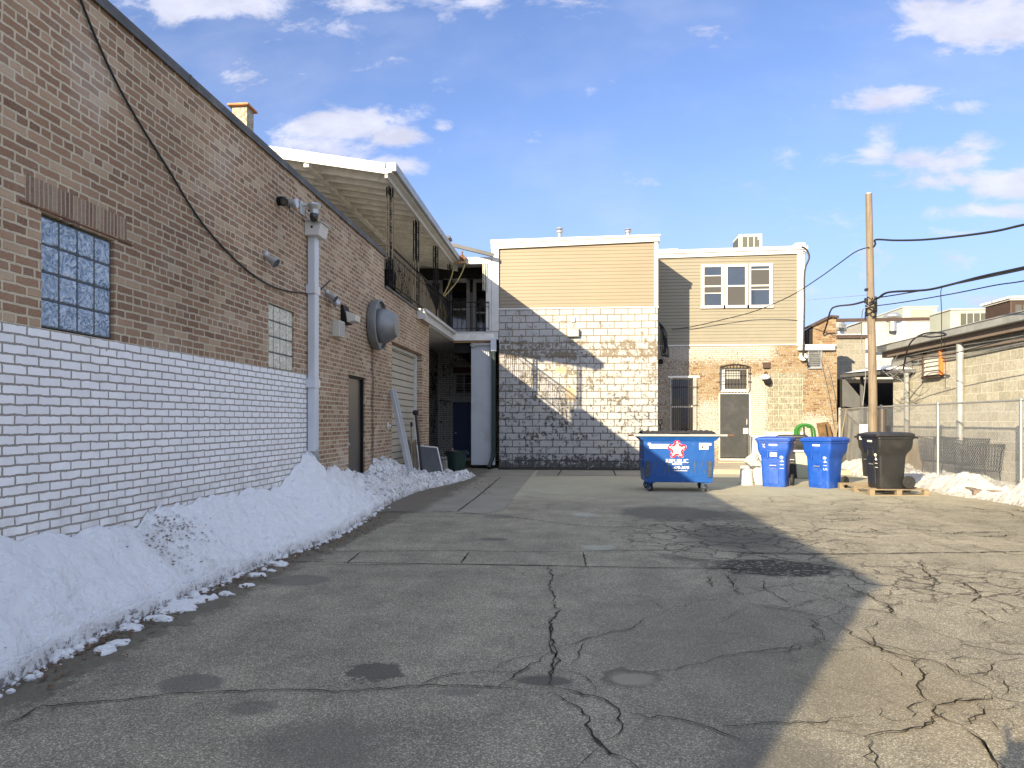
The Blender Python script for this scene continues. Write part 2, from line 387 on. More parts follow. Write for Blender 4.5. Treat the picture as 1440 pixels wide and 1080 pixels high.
M['rust'] = S('rusty_steel', (.18,.09,.05), .8, .2, .4, 15)
M['hvac'] = S('grey_green_unit_casing', (.40,.43,.36), .5, .1, .08, 2, dirt=(.3,.3,.25), dirt_amt=.4)
M['hvac_pale'] = S('pale_unit_casing', (.55,.54,.48), .5, .1, .08, 2)
M['grille'] = S('dark_coil_grille', (.10,.105,.095), .7, .2, .3, 90)
M['brown_metal'] = S('brown_painted_metal', (.07,.045,.035), .6, .2, .2)
M['concrete_step'] = S('worn_concrete', (.40,.35,.26), .9, 0, .2, 5, .006, 70, dirt=(.22,.19,.15), dirt_amt=.5)
M['red'] = S('red_decal', (.62,.02,.06), .45, 0, .05)
M['white_decal'] = S('white_decal', (.78,.78,.76), .5, 0, .06)
M['orange_decal'] = S('orange_decal', (.65,.25,.05), .5, 0, .05)
M['rope'] = S('yellow_rope', (.50,.42,.18), .85, 0, .3, 60)
M['hose'] = S('green_hose', (.035,.17,.03), .45, 0, .2)
M['marker'] = S('pale_marker_writing', (.62,.68,.75), .6, 0, .1)
M['orange_wood'] = S('orange_stained_board', (.13,.075,.025), .7, 0, .4, 6)
M['rust_orange'] = S('orange_painted_frame', (.55,.17,.04), .6, 0, .2)
M['weed'] = S('dry_weed', (.33,.24,.12), .9, 0, .3, 20)
M['dark_grey'] = S('dark_grey_matt', (.10,.105,.11), .7, 0, .2, 3, .01, 10)
M['near_black'] = S('near_black_matt', (.012,.011,.010), .9, 0, .3)  # near-black for several parts, also where deep shade is put into the colour
M['leaf'] = S('dead_brown_leaf', (.13,.075,.04), .85, 0, .5, 15)
M['trash_panel'] = S('grey_board', (.20,.20,.185), .7, 0, .15, 3)

def mat_wood(name, c1, c2, axis='Z', sc=3):
    t = NT(name); o = t.xyz(); k = {'X': (2, 40, 40), 'Y': (40, 2, 40), 'Z': (40, 40, 1.5)}[axis]
    v = t.comb(*[t.math('MULTIPLY', o[i], k[i] * sc / 3) for i in range(3)])
    g = t.noise(1, 6, .65, vec=v); col = t.mix(t.ramp(g, [(.3, 0), (.7, 1)]), c1, c2)
    col = t.mix(t.math('MULTIPLY', t.step(t.noise(2.2, 5), .5, .7), .4), col, tuple(q * .6 for q in c1))
    crackm = t.step(g, .36, .30)
    col = t.mix(t.math('MULTIPLY', crackm, .6), col, tuple(q * .3 for q in c1))
    return t.fin(col, .85, 0, t.bump(g, .006), .2)
M['wood_pole'] = mat_wood('weathered_pole_timber', (.13,.105,.08), (.26,.215,.155))
M['pallet_wood'] = mat_wood('pallet_timber', (.18,.14,.095), (.30,.245,.165), 'X')
M['grey_wood'] = mat_wood('grey_old_pallet_timber', (.13,.10,.085), (.24,.20,.17), 'X')

def mat_glassblock(name, c1, c2, emis=0):
    t = NT(name); n1 = t.noise(10, 2, .5, dist=3.2); n2 = t.noise(20, 3, .5, dist=2.0)
    col = t.mix(t.ramp(n1, [(.35, 0), (.65, 1)]), c1, c2); col = t.mix(t.step(n2, .64, .70), col, (.70,.76,.80))  # pale flecks are reflections painted into the glass colour
    return t.fin(col, .12, 0, t.bump(t.math('ADD', n1, t.math('MULTIPLY', n2, .4)), .03), .8)
M['gb_blue'] = mat_glassblock('blue_glass_block', (.14,.24,.36), (.55,.66,.80))  # blue painted in for the reflected sky
M['gb_cream'] = mat_glassblock('cream_glass_block', (.55,.54,.42), (.92,.90,.76))  # cream painted in for interior light and reflections
M['gb_mortar'] = S('glass_block_mortar', (.10,.11,.12), .8)

def mat_snow(name, dirtf, dirty=(.17,.155,.14), SNOWC=(.86,.88,.90)):
    t = NT(name); o = t.xyz()
    n = t.noise(5, 8, .6); sp = t.noise(24, 8, .8)
    df = dirtf(t, o)
    d = t.step(t.math('ADD', t.math('ADD', t.math('MULTIPLY', sp, .6), t.math('MULTIPLY', t.noise(6, 6, .7), .4)), t.math('MULTIPLY', df, .19)), .66, .74)
    col = t.mix(t.math('MULTIPLY', t.math('MULTIPLY', df, .55), t.step(n, .35, .65)), SNOWC, (.50,.48,.45))
    col = t.mix(t.math('MULTIPLY', d, .85), col, dirty)
    h = t.math('ADD', t.math('MULTIPLY', n, 1), t.math('ADD', t.math('MULTIPLY', t.noise(28, 6, .65), .35), t.math('MULTIPLY', t.vor(9, 'SMOOTH_F1', vec=t.P()), .4)))
    m = t.fin(col, .75, 0, t.bump(h, .10, 1), .3)
    t.b.inputs['Subsurface Weight'].default_value = .12; t.b.inputs['Subsurface Radius'].default_value = (.06,.08,.10)
    return m
def df_left(t, o):
    a = t.math('MULTIPLY', t.step(o[1], 9.8, 12.5), .85)
    lip = t.math('MULTIPLY', t.math('SUBTRACT', 1, t.step(o[2], .02, .17)), .95)
    bit = t.math('MULTIPLY', t.math('SUBTRACT', 1, t.step(t.math('ABSOLUTE', t.math('SUBTRACT', o[1], t.math('ADD', 6.0, t.math('MULTIPLY', o[2], -.5)))), .05, .45)), .55)
    return t.math('ADD', t.math('MAXIMUM', t.math('MAXIMUM', a, lip), bit), .02)
M['snow_left'] = mat_snow('roadside_snow', df_left)
M['snow'] = mat_snow('old_snow', lambda t, o: t.math('ADD', t.math('MULTIPLY', t.math('SUBTRACT', 1, t.step(o[2], .02, .12)), .6), .30), (.22,.18,.13), (.56,.55,.52))
M['snow_clean'] = mat_snow('thin_snow', lambda t, o: .1)
# ================================================================== GROUND
def ell(t, o, x, y, rx, ry, w=.25, wob=.35):
    dx = t.math('DIVIDE', t.math('SUBTRACT', o[0], x), rx); dy = t.math('DIVIDE', t.math('SUBTRACT', o[1], y), ry)
    d = t.math('SQRT', t.math('ADD', t.math('MULTIPLY', dx, dx), t.math('MULTIPLY', dy, dy)))
    d = t.math('ADD', d, t.math('MULTIPLY', t.math('SUBTRACT', t.ground_n, .5), wob * 2))
    return t.math('SUBTRACT', 1, t.step(d, 1 - w, 1 + w))

def mat_asphalt():
    t = NT('worn_asphalt'); o = t.xyz(); t.ground_n = t.math('ADD', t.math('MULTIPLY', t.noise(5, 3, .6), .7), t.math('MULTIPLY', t.noise(26, 5, .7), .3))
    big = t.noise(.35, 6, .6); med = t.noise(2.2, 7, .65)
    col = t.mix(t.ramp(big, [(.35, 0), (.65, 1)]), (0.243,0.224,0.169), (0.326,0.295,0.220))
    col = t.mix(1, col, t.ramp(med, [(.3, .72), (.7, 1.14)]), 'MULTIPLY')
    # traffic-smoothed dull streaks running with the yard
    sv = t.comb(t.math('MULTIPLY', o[0], 3.0), t.math('MULTIPLY', o[1], .35), 0)
    col = t.mix(1, col, t.ramp(t.noise(1, 6, .7, vec=sv), [(.3, .87), (.7, 1.08)]), 'MULTIPLY')
    # aggregate
    g1 = t.vor(170, vec=t.P(), out='Color'); g = t.n('ShaderNodeSeparateXYZ'); t.link(g1, g.inputs[0])
    gx = g.outputs[0]
    col = t.mix(1, col, t.ramp(gx, [(0, .5), (.4, .9), (.8, 1.15), (.94, 2.1)]), 'MULTIPLY')
    g2 = t.noise(80, 6, .85); col = t.mix(1, col, t.ramp(g2, [(.3, .72), (.7, 1.25)]), 'MULTIPLY')
    # ochre stain, oil and damp patches
    def patch(mask, c, a): 
        nonlocal col; col = t.mix(t.math('MULTIPLY', mask, a), col, c)
    e = lambda x, y, rx, ry, w=.25, wob=.35: ell(t, o, x, y, rx, ry, w, wob)
    patch(e(1.75, 3.9, .45, .7, .8, .8), (0.358,0.243,0.106), .16)
    patch(e(-1.12, 3.97, .165, .165, .08, 1.5), (0.083,0.076,0.063), .85)
    patch(e(-2.08, 3.72, .17, .14, .18, .5), (0.123,0.117,0.100), .75)
    patch(e(-1.6, 3.42, .12, .09, .3), (0.114,0.107,0.087), .6)
    patch(e(-1.12, 3.05, .30, .26, .5), (0.123,0.113,0.091), .6)
    patch(e(-.62, 3.72, .12, .06, .4), (0.129,0.122,0.098), .6)
    patch(e(-.15, 2.88, .03, .022, .3), (0.048,0.048,0.046), .8)
    patch(e(.03, 2.88, .018, .016, .3), (0.048,0.048,0.046), .8)
    patch(e(.62, 2.84, .03, .025, .3), (0.048,0.048,0.046), .8)
    patch(e(-2.45, 6.2, .28, .22, .15, .1), (0.139,0.133,0.111), .7)
    patch(e(-.95, 8.55, .17, .11, .2, .2), (0.098,0.096,0.083), .75)
    patch(e(-1.1, 10.6, .25, .25, .3), (0.129,0.129,0.106), .6)
    patch(e(.33, 3.98, .19, .15, .15, 1.6), (0.083,0.078,0.063), .75)
    patch(e(.34, 3.97, .13, .10, .3, 1.4), (0.454,0.438,0.314), .6)
    patch(e(-.17, 3.92, .15, .07, .2, .5), (0.089,0.082,0.067), .85)
    patch(e(.20, 10.9, .20, .2, .4, .8), (0.454,0.470,0.436), .4)
    patch(e(.30, 8.1, .18, .16, .15, .4), (0.454,0.470,0.405), .4)
    patch(e(1.55, 11.2, .8, .9, .2, .6), (0.089,0.086,0.071), .75)
    patch(e(2.35, 11.0, .55, .5, .2, .4), (0.098,0.092,0.075), .6)
    patch(e(1.0, 4.6, .9, 1.3, .7), (0.139,0.129,0.098), .5)
    patch(e(2.0, 8.9, .6, 1.0, .5, .5), (0.083,0.076,0.063), .7)
    patch(e(.9, 3.0, .25, .3, .5, .5), (0.114,0.107,0.091), .6)
    patch(e(1.2, 14.0, 1.0, .8, .4, .5), (0.147,0.129,0.098), .6)
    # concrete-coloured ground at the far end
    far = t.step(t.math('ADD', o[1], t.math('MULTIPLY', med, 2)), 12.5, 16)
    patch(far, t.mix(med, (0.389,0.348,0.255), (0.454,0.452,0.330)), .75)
    # wet, silty margin beside the snow bank
    wet = t.math('SUBTRACT', 1, t.step(t.math('ADD', o[0], t.math('ADD', t.math('MULTIPLY', t.ground_n, .8), t.math('MULTIPLY', t.math('SUBTRACT', o[1], 4), -.03))), -2.38, -2.28))
    patch(wet, t.mix(t.noise(30, 5, .75), (0.056,0.050,0.036), (0.162,0.138,0.093)), .82)
    # loose black gravel hole
    hole = e(1.98, 7.12, .58, .40, .12, .45)
    gr = t.vor(38, out='Color'); gs = t.n('ShaderNodeSeparateXYZ'); t.link(gr, gs.inputs[0])
    patch(hole, t.ramp(gs.outputs[0], [(0, (.014,.013,.010)), (.6, (.04,.037,.029)), (.85, (.11,.10,.08)), (.95, (.27,.25,.20))]), .95)
    # fine alligator cracking
    nv = t.vmath('ADD', t.P(), t.scale(t.vmath('SUBTRACT', t.noise(3.5, 5, .65, col=True), (0.454,0.470,0.463)), .42))
    fv = t.comb(t.xyz(nv)[0], t.xyz(nv)[1], 0)
    dd = t.vor(2.9, 'DISTANCE_TO_EDGE', fv); dd2 = t.vor(1.5, 'DISTANCE_TO_EDGE', fv)
    al = t.math('SUBTRACT', 1, t.step(dd, .012, .05)); al2 = t.math('SUBTRACT', 1, t.step(dd2, .004, .018))
    z1 = t.math('MAXIMUM', e(1.9, 8.8, 1.3, 1.9, .4, .5), e(3.3, 6.6, 1.0, .9, .4, .6))
    z2 = t.math('MAXIMUM', e(4.9, 11.0, 3.2, 3.4, .5, .7), e(3.6, 5.4, 2.4, 2.2, .4, .6))
    patch(t.math('MULTIPLY', al, z1), (0.046,0.042,0.034), .8)
    patch(t.math('MULTIPLY', al2, t.math('MULTIPLY', z2, t.step(t.noise(1.1, 4), .30, .45))), (0.056,0.048,0.036), .7)
    h = t.math('ADD', t.math('MULTIPLY', gx, .55), t.math('ADD', g2, t.math('MULTIPLY', t.math('MULTIPLY', al, z1), -2)))
    hb = t.math('ADD', h, t.math('MULTIPLY', hole, t.math('MULTIPLY', gs.outputs[0], 3)))
    r = t.math('SUBTRACT', .88, t.math('MULTIPLY', wet, .25))
    return t.fin(col, r, 0, t.bump(hb, .0045, 1), .3)
M['asphalt'] = mat_asphalt()
def mat_conc(name, c1, c2):
    t = NT(name); o = t.xyz(); med = t.noise(1.6, 8, .65)
    col = t.mix(t.ramp(med, [(.3, 0), (.7, 1)]), c1, c2)
    col = t.mix(1, col, t.ramp(t.noise(50, 5, .75), [(.3, .78), (.7, 1.18)]), 'MULTIPLY')
    wet = t.math('SUBTRACT', 1, t.step(t.math('ADD', o[0], t.math('MULTIPLY', med, .6)), -2.2, -1.9))
    col = t.mix(t.math('MULTIPLY', wet, .65), col, (.09,.075,.055))
    col = t.mix(t.math('MULTIPLY', t.step(t.noise(.8, 5, .6), .55, .7), .4), col, tuple(k * .45 for k in c1))
    return t.fin(col, .85, 0, t.bump(t.noise(60, 5, .75), .003), .3)
M['concrete'] = mat_conc('grey_concrete_strip', (.165,.160,.138), (.215,.208,.18))
M['concrete_tan'] = mat_conc('tan_concrete', (.22,.205,.165), (.30,.28,.23))

def crack_mat():
    t = NT('crack_fill'); n = t.noise(70, 5, .8)
    return t.fin(t.ramp(n, [(.35, (.016,.015,.014)), (.55, (.045,.04,.033)), (.75, (.12,.105,.08))]), .95, 0, t.bump(n, .006), .1)
M['crack'] = crack_mat()

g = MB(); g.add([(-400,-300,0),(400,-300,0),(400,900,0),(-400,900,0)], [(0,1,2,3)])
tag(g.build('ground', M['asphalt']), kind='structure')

def sheet(name, poly, mat, z=.004):
    b = MB(); b.add([(x, y, z) for x, y in poly], [tuple(range(len(poly)))]); o = b.build(name, mat); tag(o, kind='structure'); return o
def wob(a, b, n=14, s=.03):
    return [(a[0] + (b[0]-a[0])*i/n + random.uniform(-s, s), a[1] + (b[1]-a[1])*i/n + random.uniform(-s, s)) for i in range(n + 1)]
# concrete gutter strip that crosses the yard
gA = at(395, 795, Z=0); gB = at(960, 796, Z=0)
sheet('gutter_strip', [(-3.6, 7.02)] + wob((-2.9, 7.02), (1.55, 7.03), 20, .006) + [(1.75, 7.2), (1.85, 7.45), (1.7, 7.72)] + wob((1.6, 7.76), (-2.9, 7.76), 20, .006) + [(-3.6, 7.76)], M['asphalt'])
sheet('concrete_apron', [(-3.7, 10.9), (-1.35, 10.9), (-1.12, 11.3), (-1.05, 21.3), (-3.7, 21.3)], M['concrete_tan'])
sheet('concrete_walk', [(-.98, 18.62)] + wob((-.9, 18.62), (2.5, 18.6), 10, .01) + [(2.5, 21.3), (-.98, 21.3)], M['concrete_tan'])
sheet('rubble_strip', [(-2.2, 20.75)] + wob((-2.1, 20.72), (2.5, 20.75), 16, .05) + [(2.5, 21.3), (-2.2, 21.3)], M['crack'], .008)

# --- cracks and joints as narrow ragged strips
ck = MB()
def crack(pts, w=.012, rag=.5, jit=.03, world=False, z=.009):
    w *= .64 if w < .026 else .75; rag = min(.9, rag * 1.25)
    P = [Vector(p[:2]) if world else at(p[0], p[1], Z=0).xy for p in pts]
    out = [P[0]]
    for a, b in zip(P, P[1:]):
        L = (b - a).length; n = max(1, int(L / .045)); nrm = Vector((-(b-a).y, (b-a).x)).normalized()
        for i in range(1, n + 1):
            q = a + (b - a) * i / n
            if i < n: q = q + nrm * random.gauss(0, jit * .4)
            out.append(q)
    vs = []; fs = []
    for i, p in enumerate(out):
        d = (out[min(i+1, len(out)-1)] - out[max(i-1, 0)]).normalized(); nrm = Vector((-d.y, d.x))
        e = min(1, min(i, len(out)-1-i) / 4 + .25)
        w1 = w * .5 * e * random.uniform(1 - rag, 1 + rag * 1.4); w2 = w * .5 * e * random.uniform(1 - rag, 1 + rag * 1.4)
        a, b = p + nrm * w1, p - nrm * w2
        vs += [(a.x, a.y, z), (b.x, b.y, z)]
    for i in range(len(out) - 1): fs.append((2*i, 2*i+1, 2*i+3, 2*i+2))
    ck.add(vs, fs)
# long crack across the foreground
crack([(0,1022),(30,1012),(60,994),(120,990),(180,985),(250,977),(330,973),(400,971),(480,974),(560,968),(600,965),(660,966),(700,968),(730,971)], .014, .4, .015)
crack([(588,967),(605,958),(640,949),(690,946),(720,948),(745,940)], .010)
crack([(700,968),(722,955),(742,938),(760,928),(778,918)], .011)
crack([(692,944),(705,934),(730,926),(752,924),(762,920)], .008)
crack([(772,796),(777,812),(770,824),(779,838),(776,850),(785,861),(776,872),(774,890),(772,905),(776,918),(788,930),(780,940),(775,952),(780,968)], .012, .8)
crack([(776,870),(773,888),(779,905),(782,922),(776,940),(772,955)], .014, .7)
crack([(780,968),(800,972),(835,980),(860,992),(873,1006),(876,1020),(868,1036),(850,1044)], .014)
crack([(780,975),(800,990),(828,1010),(850,1015),(870,1022)], .012)
crack([(828,1010),(830,1028),(842,1045),(860,1062),(885,1072),(900,1085)], .020, .7)
crack([(845,1052),(825,1068),(812,1082)], .010)
crack([(876,1004),(900,1006),(940,1010),(965,1015),(1000,1026),(1030,1038),(1048,1046),(1070,1042)], .012)
crack([(860,992),(900,995),(930,998)], .006); crack([(1010,1024),(1050,1022),(1080,1018),(1112,1020),(1180,1016),(1215,1022)], .009)
crack([(785,912),(800,908),(828,898),(860,890),(885,886),(905,872),(930,867)], .009)
crack([(818,902),(817,915),(812,928),(803,935)], .009); crack([(788,884),(805,890),(828,894)], .006)
crack([(782,944),(800,946),(820,952),(832,962),(838,975)], .007)
crack([(882,945),(920,946),(958,940),(985,935),(1010,926),(1040,920),(1070,917),(1100,912),(1150,905),(1170,902)], .008)
crack([(690,796),(715,800),(740,812),(755,814)], .007); crack([(760,813),(790,810),(815,802),(835,797)], .007)
# joint lines of the gutter strip and beyond
crack([(440,777),(520,776),(640,775),(760,777),(870,775),(960,774),(1020,776)], .016, .5, .01)
crack([(430,794),(520,795),(640,794),(760,796),(830,798),(900,799),(960,800)], .016, .5, .01)
crack([(1020,776),(1080,779),(1160,780),(1240,779),(1320,778),(1400,777),(1500,775),(1600,775)], .026, .6, .02)
for a, b in (((507,777),(487,793)), ((660,777),(648,793)), ((820,777),(824,797))): crack([a, b], .022, .4, .01)
crack([(538,720),(600,719),(643,720)], .03, .5, .01); crack([(643,720),(670,700),(690,683),(704,671)], .03, .4, .01)
crack([(643,720),(680,724),(740,730),(800,738),(860,742),(905,741)], .02); crack([(540,690),(600,676),(660,670),(712,669)], .03)
crack([(705,669),(760,670),(830,669),(925,670)], .04, .4, .01); crack([(790,661),(784,669)], .04, .3, .005); crack([(862,661),(866,669)], .04, .3, .005)
crack([(905,741),(930,737),(950,745),(975,748),(1000,742)], .02)
crack([(1000,742),(1020,748),(1060,744),(1100,748),(1140,748),(1165,743)], .018)
# right side network
right = [
 ([(1294,788),(1298,800),(1308,810),(1318,816),(1314,824),(1302,830)], .020), ([(1303,802),(1330,808),(1352,816),(1340,820)], .014),
 ([(1318,814),(1350,820),(1370,830),(1378,840),(1364,850)], .022), ([(1350,816),(1380,824),(1410,832),(1440,845),(1480,856)], .010),
 ([(1232,820),(1260,824),(1300,828),(1316,832)], .010), ([(1215,835),(1250,838),(1290,836),(1320,830),(1350,826)], .012),
 ([(1240,841),(1280,841),(1320,845),(1350,852),(1380,860),(1400,874),(1420,880),(1450,888)], .014),
 ([(1320,845),(1345,838),(1365,838)], .010), ([(1400,874),(1385,877),(1378,880)], .012), ([(1380,850),(1410,856),(1425,868),(1440,868)], .010),
 ([(1406,846),(1420,850),(1428,860)], .010), ([(1186,820),(1200,830),(1222,838),(1240,848),(1258,852),(1270,846)], .018),
 ([(1245,850),(1256,860),(1262,868)], .030), ([(1262,868),(1240,874),(1225,882),(1222,892),(1230,902)], .012),
 ([(1262,870),(1285,874),(1296,882)], .014), ([(1060,850),(1100,856),(1140,864),(1170,872),(1186,884),(1202,896),(1212,902)], .014),
 ([(1110,864),(1140,872),(1155,888),(1160,902)], .012), ([(1060,920),(1110,918),(1135,910),(1160,905)], .010),
 ([(1200,897),(1220,905),(1240,915),(1262,922),(1285,928),(1310,930)], .030), ([(1222,893),(1230,905),(1270,916),(1290,926)], .016),
 ([(1310,930),(1330,940),(1350,950),(1366,955)], .024), ([(1310,930),(1345,927),(1385,929)], .014), ([(1366,955),(1385,948),(1394,944),(1400,932)], .020),
 ([(1400,932),(1420,930),(1450,926)], .018), ([(1394,944),(1420,948),(1450,948)], .012), ([(1366,955),(1380,965),(1394,972),(1400,980)], .018),
 ([(1396,946),(1412,958),(1418,972),(1408,982)], .014), ([(1418,966),(1450,958)], .010), ([(1293,930),(1292,942),(1300,950),(1290,962),(1296,978),(1306,988)], .022),
 ([(1300,948),(1318,952)], .010), ([(1232,925),(1255,938),(1268,948),(1288,962)], .012), ([(1306,988),(1316,994),(1340,990),(1370,986),(1394,980)], .028),
 ([(1394,980),(1410,986),(1440,992)], .020), ([(1306,986),(1285,992),(1276,998),(1282,1012)], .020), ([(1316,994),(1318,1008),(1335,1016),(1352,1022)], .030),
 ([(1352,1022),(1370,1010),(1384,1000),(1376,990)], .020), ([(1384,1000),(1410,1000),(1440,992)], .012), ([(1352,1022),(1370,1036),(1385,1052),(1396,1070),(1404,1085)], .024),
 ([(1318,1008),(1300,1024),(1270,1030),(1240,1032),(1215,1038)], .026), ([(1215,1038),(1200,1034),(1170,1028),(1150,1026)], .018), ([(1215,1038),(1222,1055),(1230,1075),(1232,1090)], .022),
 ([(1236,995),(1236,1008),(1256,1016),(1282,1014)], .014), ([(1236,1011),(1200,1010),(1168,1012),(1160,1020),(1130,1018),(1060,1020)], .010),
 ([(1290,1030),(1300,1042)], .014), ([(1380,1010),(1400,1022),(1410,1034)], .012), ([(1412,1010),(1424,1018),(1418,1030)], .012), ([(1362,870),(1370,875)], .010),
 ([(1075,815),(1073,828),(1090,838),(1112,852)], .016), ([(1000,822),(1040,828),(1070,828),(1110,824),(1140,820)], .012), ([(1140,820),(1180,818),(1232,822)], .010),
 ([(995,812),(1000,826)], .022), ([(1022,808),(1030,824),(1040,838)], .020), ([(880,835),(905,842),(925,852),(945,862)], .008), ([(940,858),(985,846),(1030,843)], .008),
 ([(1040,845),(1080,856),(1130,862)], .012), ([(1170,800),(1195,812),(1230,822)], .010)]
for p, w in right:
    crack(p, w * .62, .8, .035)
    if w > .018: crack([(a + random.uniform(-4, 4), c + random.uniform(-3, 3)) for a, c in p], w * .35, .9, .05)
random.seed(11)
for i in range(34):     # far sunny side: short wandering cracks
    x = random.uniform(1010, 1440); y = random.uniform(702, 772)
    if x < 1000 + (y - 690) * 1.87 + 20: continue
    pts = [(x, y)]
    for k in range(random.randint(2, 5)): x += random.uniform(12, 34); y += random.uniform(-3, 5); pts.append((x, y))
    crack(pts, random.uniform(.010, .024), .8, .07)
tag(ck.build('asphalt_cracks', M['crack']), kind='structure')

# ================================================================== WALL WITH OPENINGS
def wall_face(mb, axis, c, u0, u1, z0, z1, holes, depth, out):
    """front face at axis=c with rectangular holes (ua,ub,za,zb,depth); reveals go inward (opposite to out)"""
    us = sorted({u0, u1} | {h[0] for h in holes} | {h[1] for h in holes}); zs = sorted({z0, z1} | {h[2] for h in holes} | {h[3] for h in holes})
    us = [u for u in us if u0 <= u <= u1]; zs = [z for z in zs if z0 <= z <= z1]
    p = lambda u, z, k=0: (c - out * k, u, z) if axis == 'X' else (u, c - out * k, z)
    for i in range(len(us) - 1):
        for j in range(len(zs) - 1):
            um, zm = (us[i]+us[i+1])/2, (zs[j]+zs[j+1])/2
            if any(h[0] < um < h[1] and h[2] < zm < h[3] for h in holes): continue
            mb.add([p(us[i],zs[j]), p(us[i+1],zs[j]), p(us[i+1],zs[j+1]), p(us[i],zs[j+1])], [(0,1,2,3)])
    for a, b, e, f, d in holes:
        for q in (((a,e),(a,f)), ((b,e),(b,f)), ((a,f),(b,f)), ((a,e),(b,e))):
            (ua, za), (ub, zb) = q
            mb.add([p(ua,za), p(ub,zb), p(ub,zb,d), p(ua,za,d)], [(0,1,2,3)])
    return mb

def glass_block_window(parent, X, y0, y1, z0, z1, n, m, gmat):
    fr = MB(); fr.box(X - .10, X - .075, y0, y1, z0, z1)
    w = (y1 - y0) / n; h = (z1 - z0) / m; t = .011
    for i in range(n + 1): fr.box(X - .075, X - .026, max(y0, y0 + i*w - t/2), min(y1, y0 + i*w + t/2), z0, z1)
    for j in range(m + 1): fr.box(X - .075, X - .027, y0, y1, max(z0, z0 + j*h - t/2), min(z1, z0 + j*h + t/2))
    f = fr.build('window', M['gb_mortar'], parent, world=True)
    p = MB()
    for i in range(n):
        for j in range(m):
            a, b, c, d = y0 + i*w + t/2 + .001, y0 + (i+1)*w - t/2 - .001, z0 + j*h + t/2 + .001, z0 + (j+1)*h - t/2 - .001
            p.box(X - .07, X - .022, a, b, c, d)
    p.build('glass_block_pane', gmat, f, world=True, bevel=.012)
    return f

# ================================================================== LEFT BRICK BUILDING
WX = -3.72
LB = thing('brick_building', 'long red brick building with a white painted lower band, left of the yard', 'building', (WX, 6.4, 0))
H1 = 4.74; H2 = 4.08
b = MB()
holes = [(4.70, 5.50, 2.085, 2.90, .12), (8.45, 9.26, 2.085, 2.89, .12), (11.58, 12.54, 0, 2.21, .13), (14.44, 17.40, 0, 3.07, .20)]
wall_face(b, 'X', WX, -5.3, 13.85, 0, H1, [h for h in holes if h[1] < 13.85], .1, 1)
wall_face(b, 'X', WX, 13.85, 18.25, 0, H2, [holes[3]], .1, 1)
b.add([(WX,13.85,H2),(WX-.35,13.85,H2),(WX-.35,13.85,H1),(WX,13.85,H1)], [(0,1,2,3)])
b.build('wall', M['left_brick'], LB, world=True)
b = MB(); b.add([(WX,18.25,0),(WX-1.1,18.25,0),(WX-1.1,18.25,H2),(WX,18.25,H2)], [(0,1,2,3)])
b.build('end_wall', M['reveal_brick'], LB, world=True)
b = MB(); b.add([(-13,-5.3,0),(WX,-5.3,0),(WX,-5.3,H1),(-13,-5.3,H1)], [(0,1,2,3)])
b.build('end_wall', M['reveal_brick'], LB, world=True)
b = MB(); b.box(-13, WX - .26, -5.28, 13.8, .0, H1 - .3).box(-13, WX - .26, 13.8, 18.23, 0, H2 - .16)
b.build('roof', M['roof'], LB, world=True)
b = MB(); b.box(WX - .34, WX - .32, -5.28, 13.84, H1 - .32, H1 - .01); b.build('parapet_back', M['left_brick_x'], LB, world=True)
# coping on the parapet
b = MB(); y = -5.36
while y < 13.9:
    y2 = min(y + 2.4, 13.90)
    b.box(WX - .37, WX + .03, y, y2 - .004, H1, H1 + .045); b.box(WX + .017, WX + .03, y, y2 - .004, H1 - .045, H1 + .002)
    b.box(WX - .375, WX + .034, y2 - .05, y2 - .006, H1 - .047, H1 + .048)
    y = y2
b.build('coping', M['coping'], LB, world=True)
b = MB(); b.box(WX - .35, WX + .03, 13.92, 18.27, H2, H2 + .05); b.build('ledge', M['coping'], LB, world=True)
# brick lintel course over the first window, steel angle
b = MB(); b.box(WX - .001, WX + .0015, 4.55, 5.66, 2.935, 3.12); b.build('lintel', M['lintel_brick'], LB, world=True)
b = MB(); b.box(WX - .05, WX + .012, 4.50, 5.74, 2.915, 2.924); b.build('lintel_angle', M['rust'], LB, world=True)
w = glass_block_window(LB, WX, 4.715, 5.485, 2.10, 2.885, 4, 4, M['gb_blue'])
w = glass_block_window(LB, WX, 8.455, 9.255, 2.09, 2.885, 4, 4, M['gb_cream'])
# steel side door
b = MB(); b.box(WX - .12, WX - .075, 11.63, 12.49, .02, 2.17); d = b.build('door', M['door_bronze'], LB, world=True, bevel=.003)
b = MB(); b.lathe([(.028,0),(.03,.03),(.02,.05)], (WX-.075, 11.72, 1.03), 'X', 14); b.build('handle', M['galv'], d, world=True); b = MB(); b.lathe([(.03,0),(.03,.012)], (WX-.075, 11.72, 1.22), 'X', 14); b.build('deadbolt', M['galv'], d, world=True)
b = MB(); b.box(WX-.125, WX-.03, 11.58, 11.63, 0, 2.21).box(WX-.125, WX-.03, 12.49, 12.54, 0, 2.21).box(WX-.124, WX-.031, 11.63, 12.49, 2.17, 2.21)
b.build('door_frame', M['black_iron'], LB, world=True)
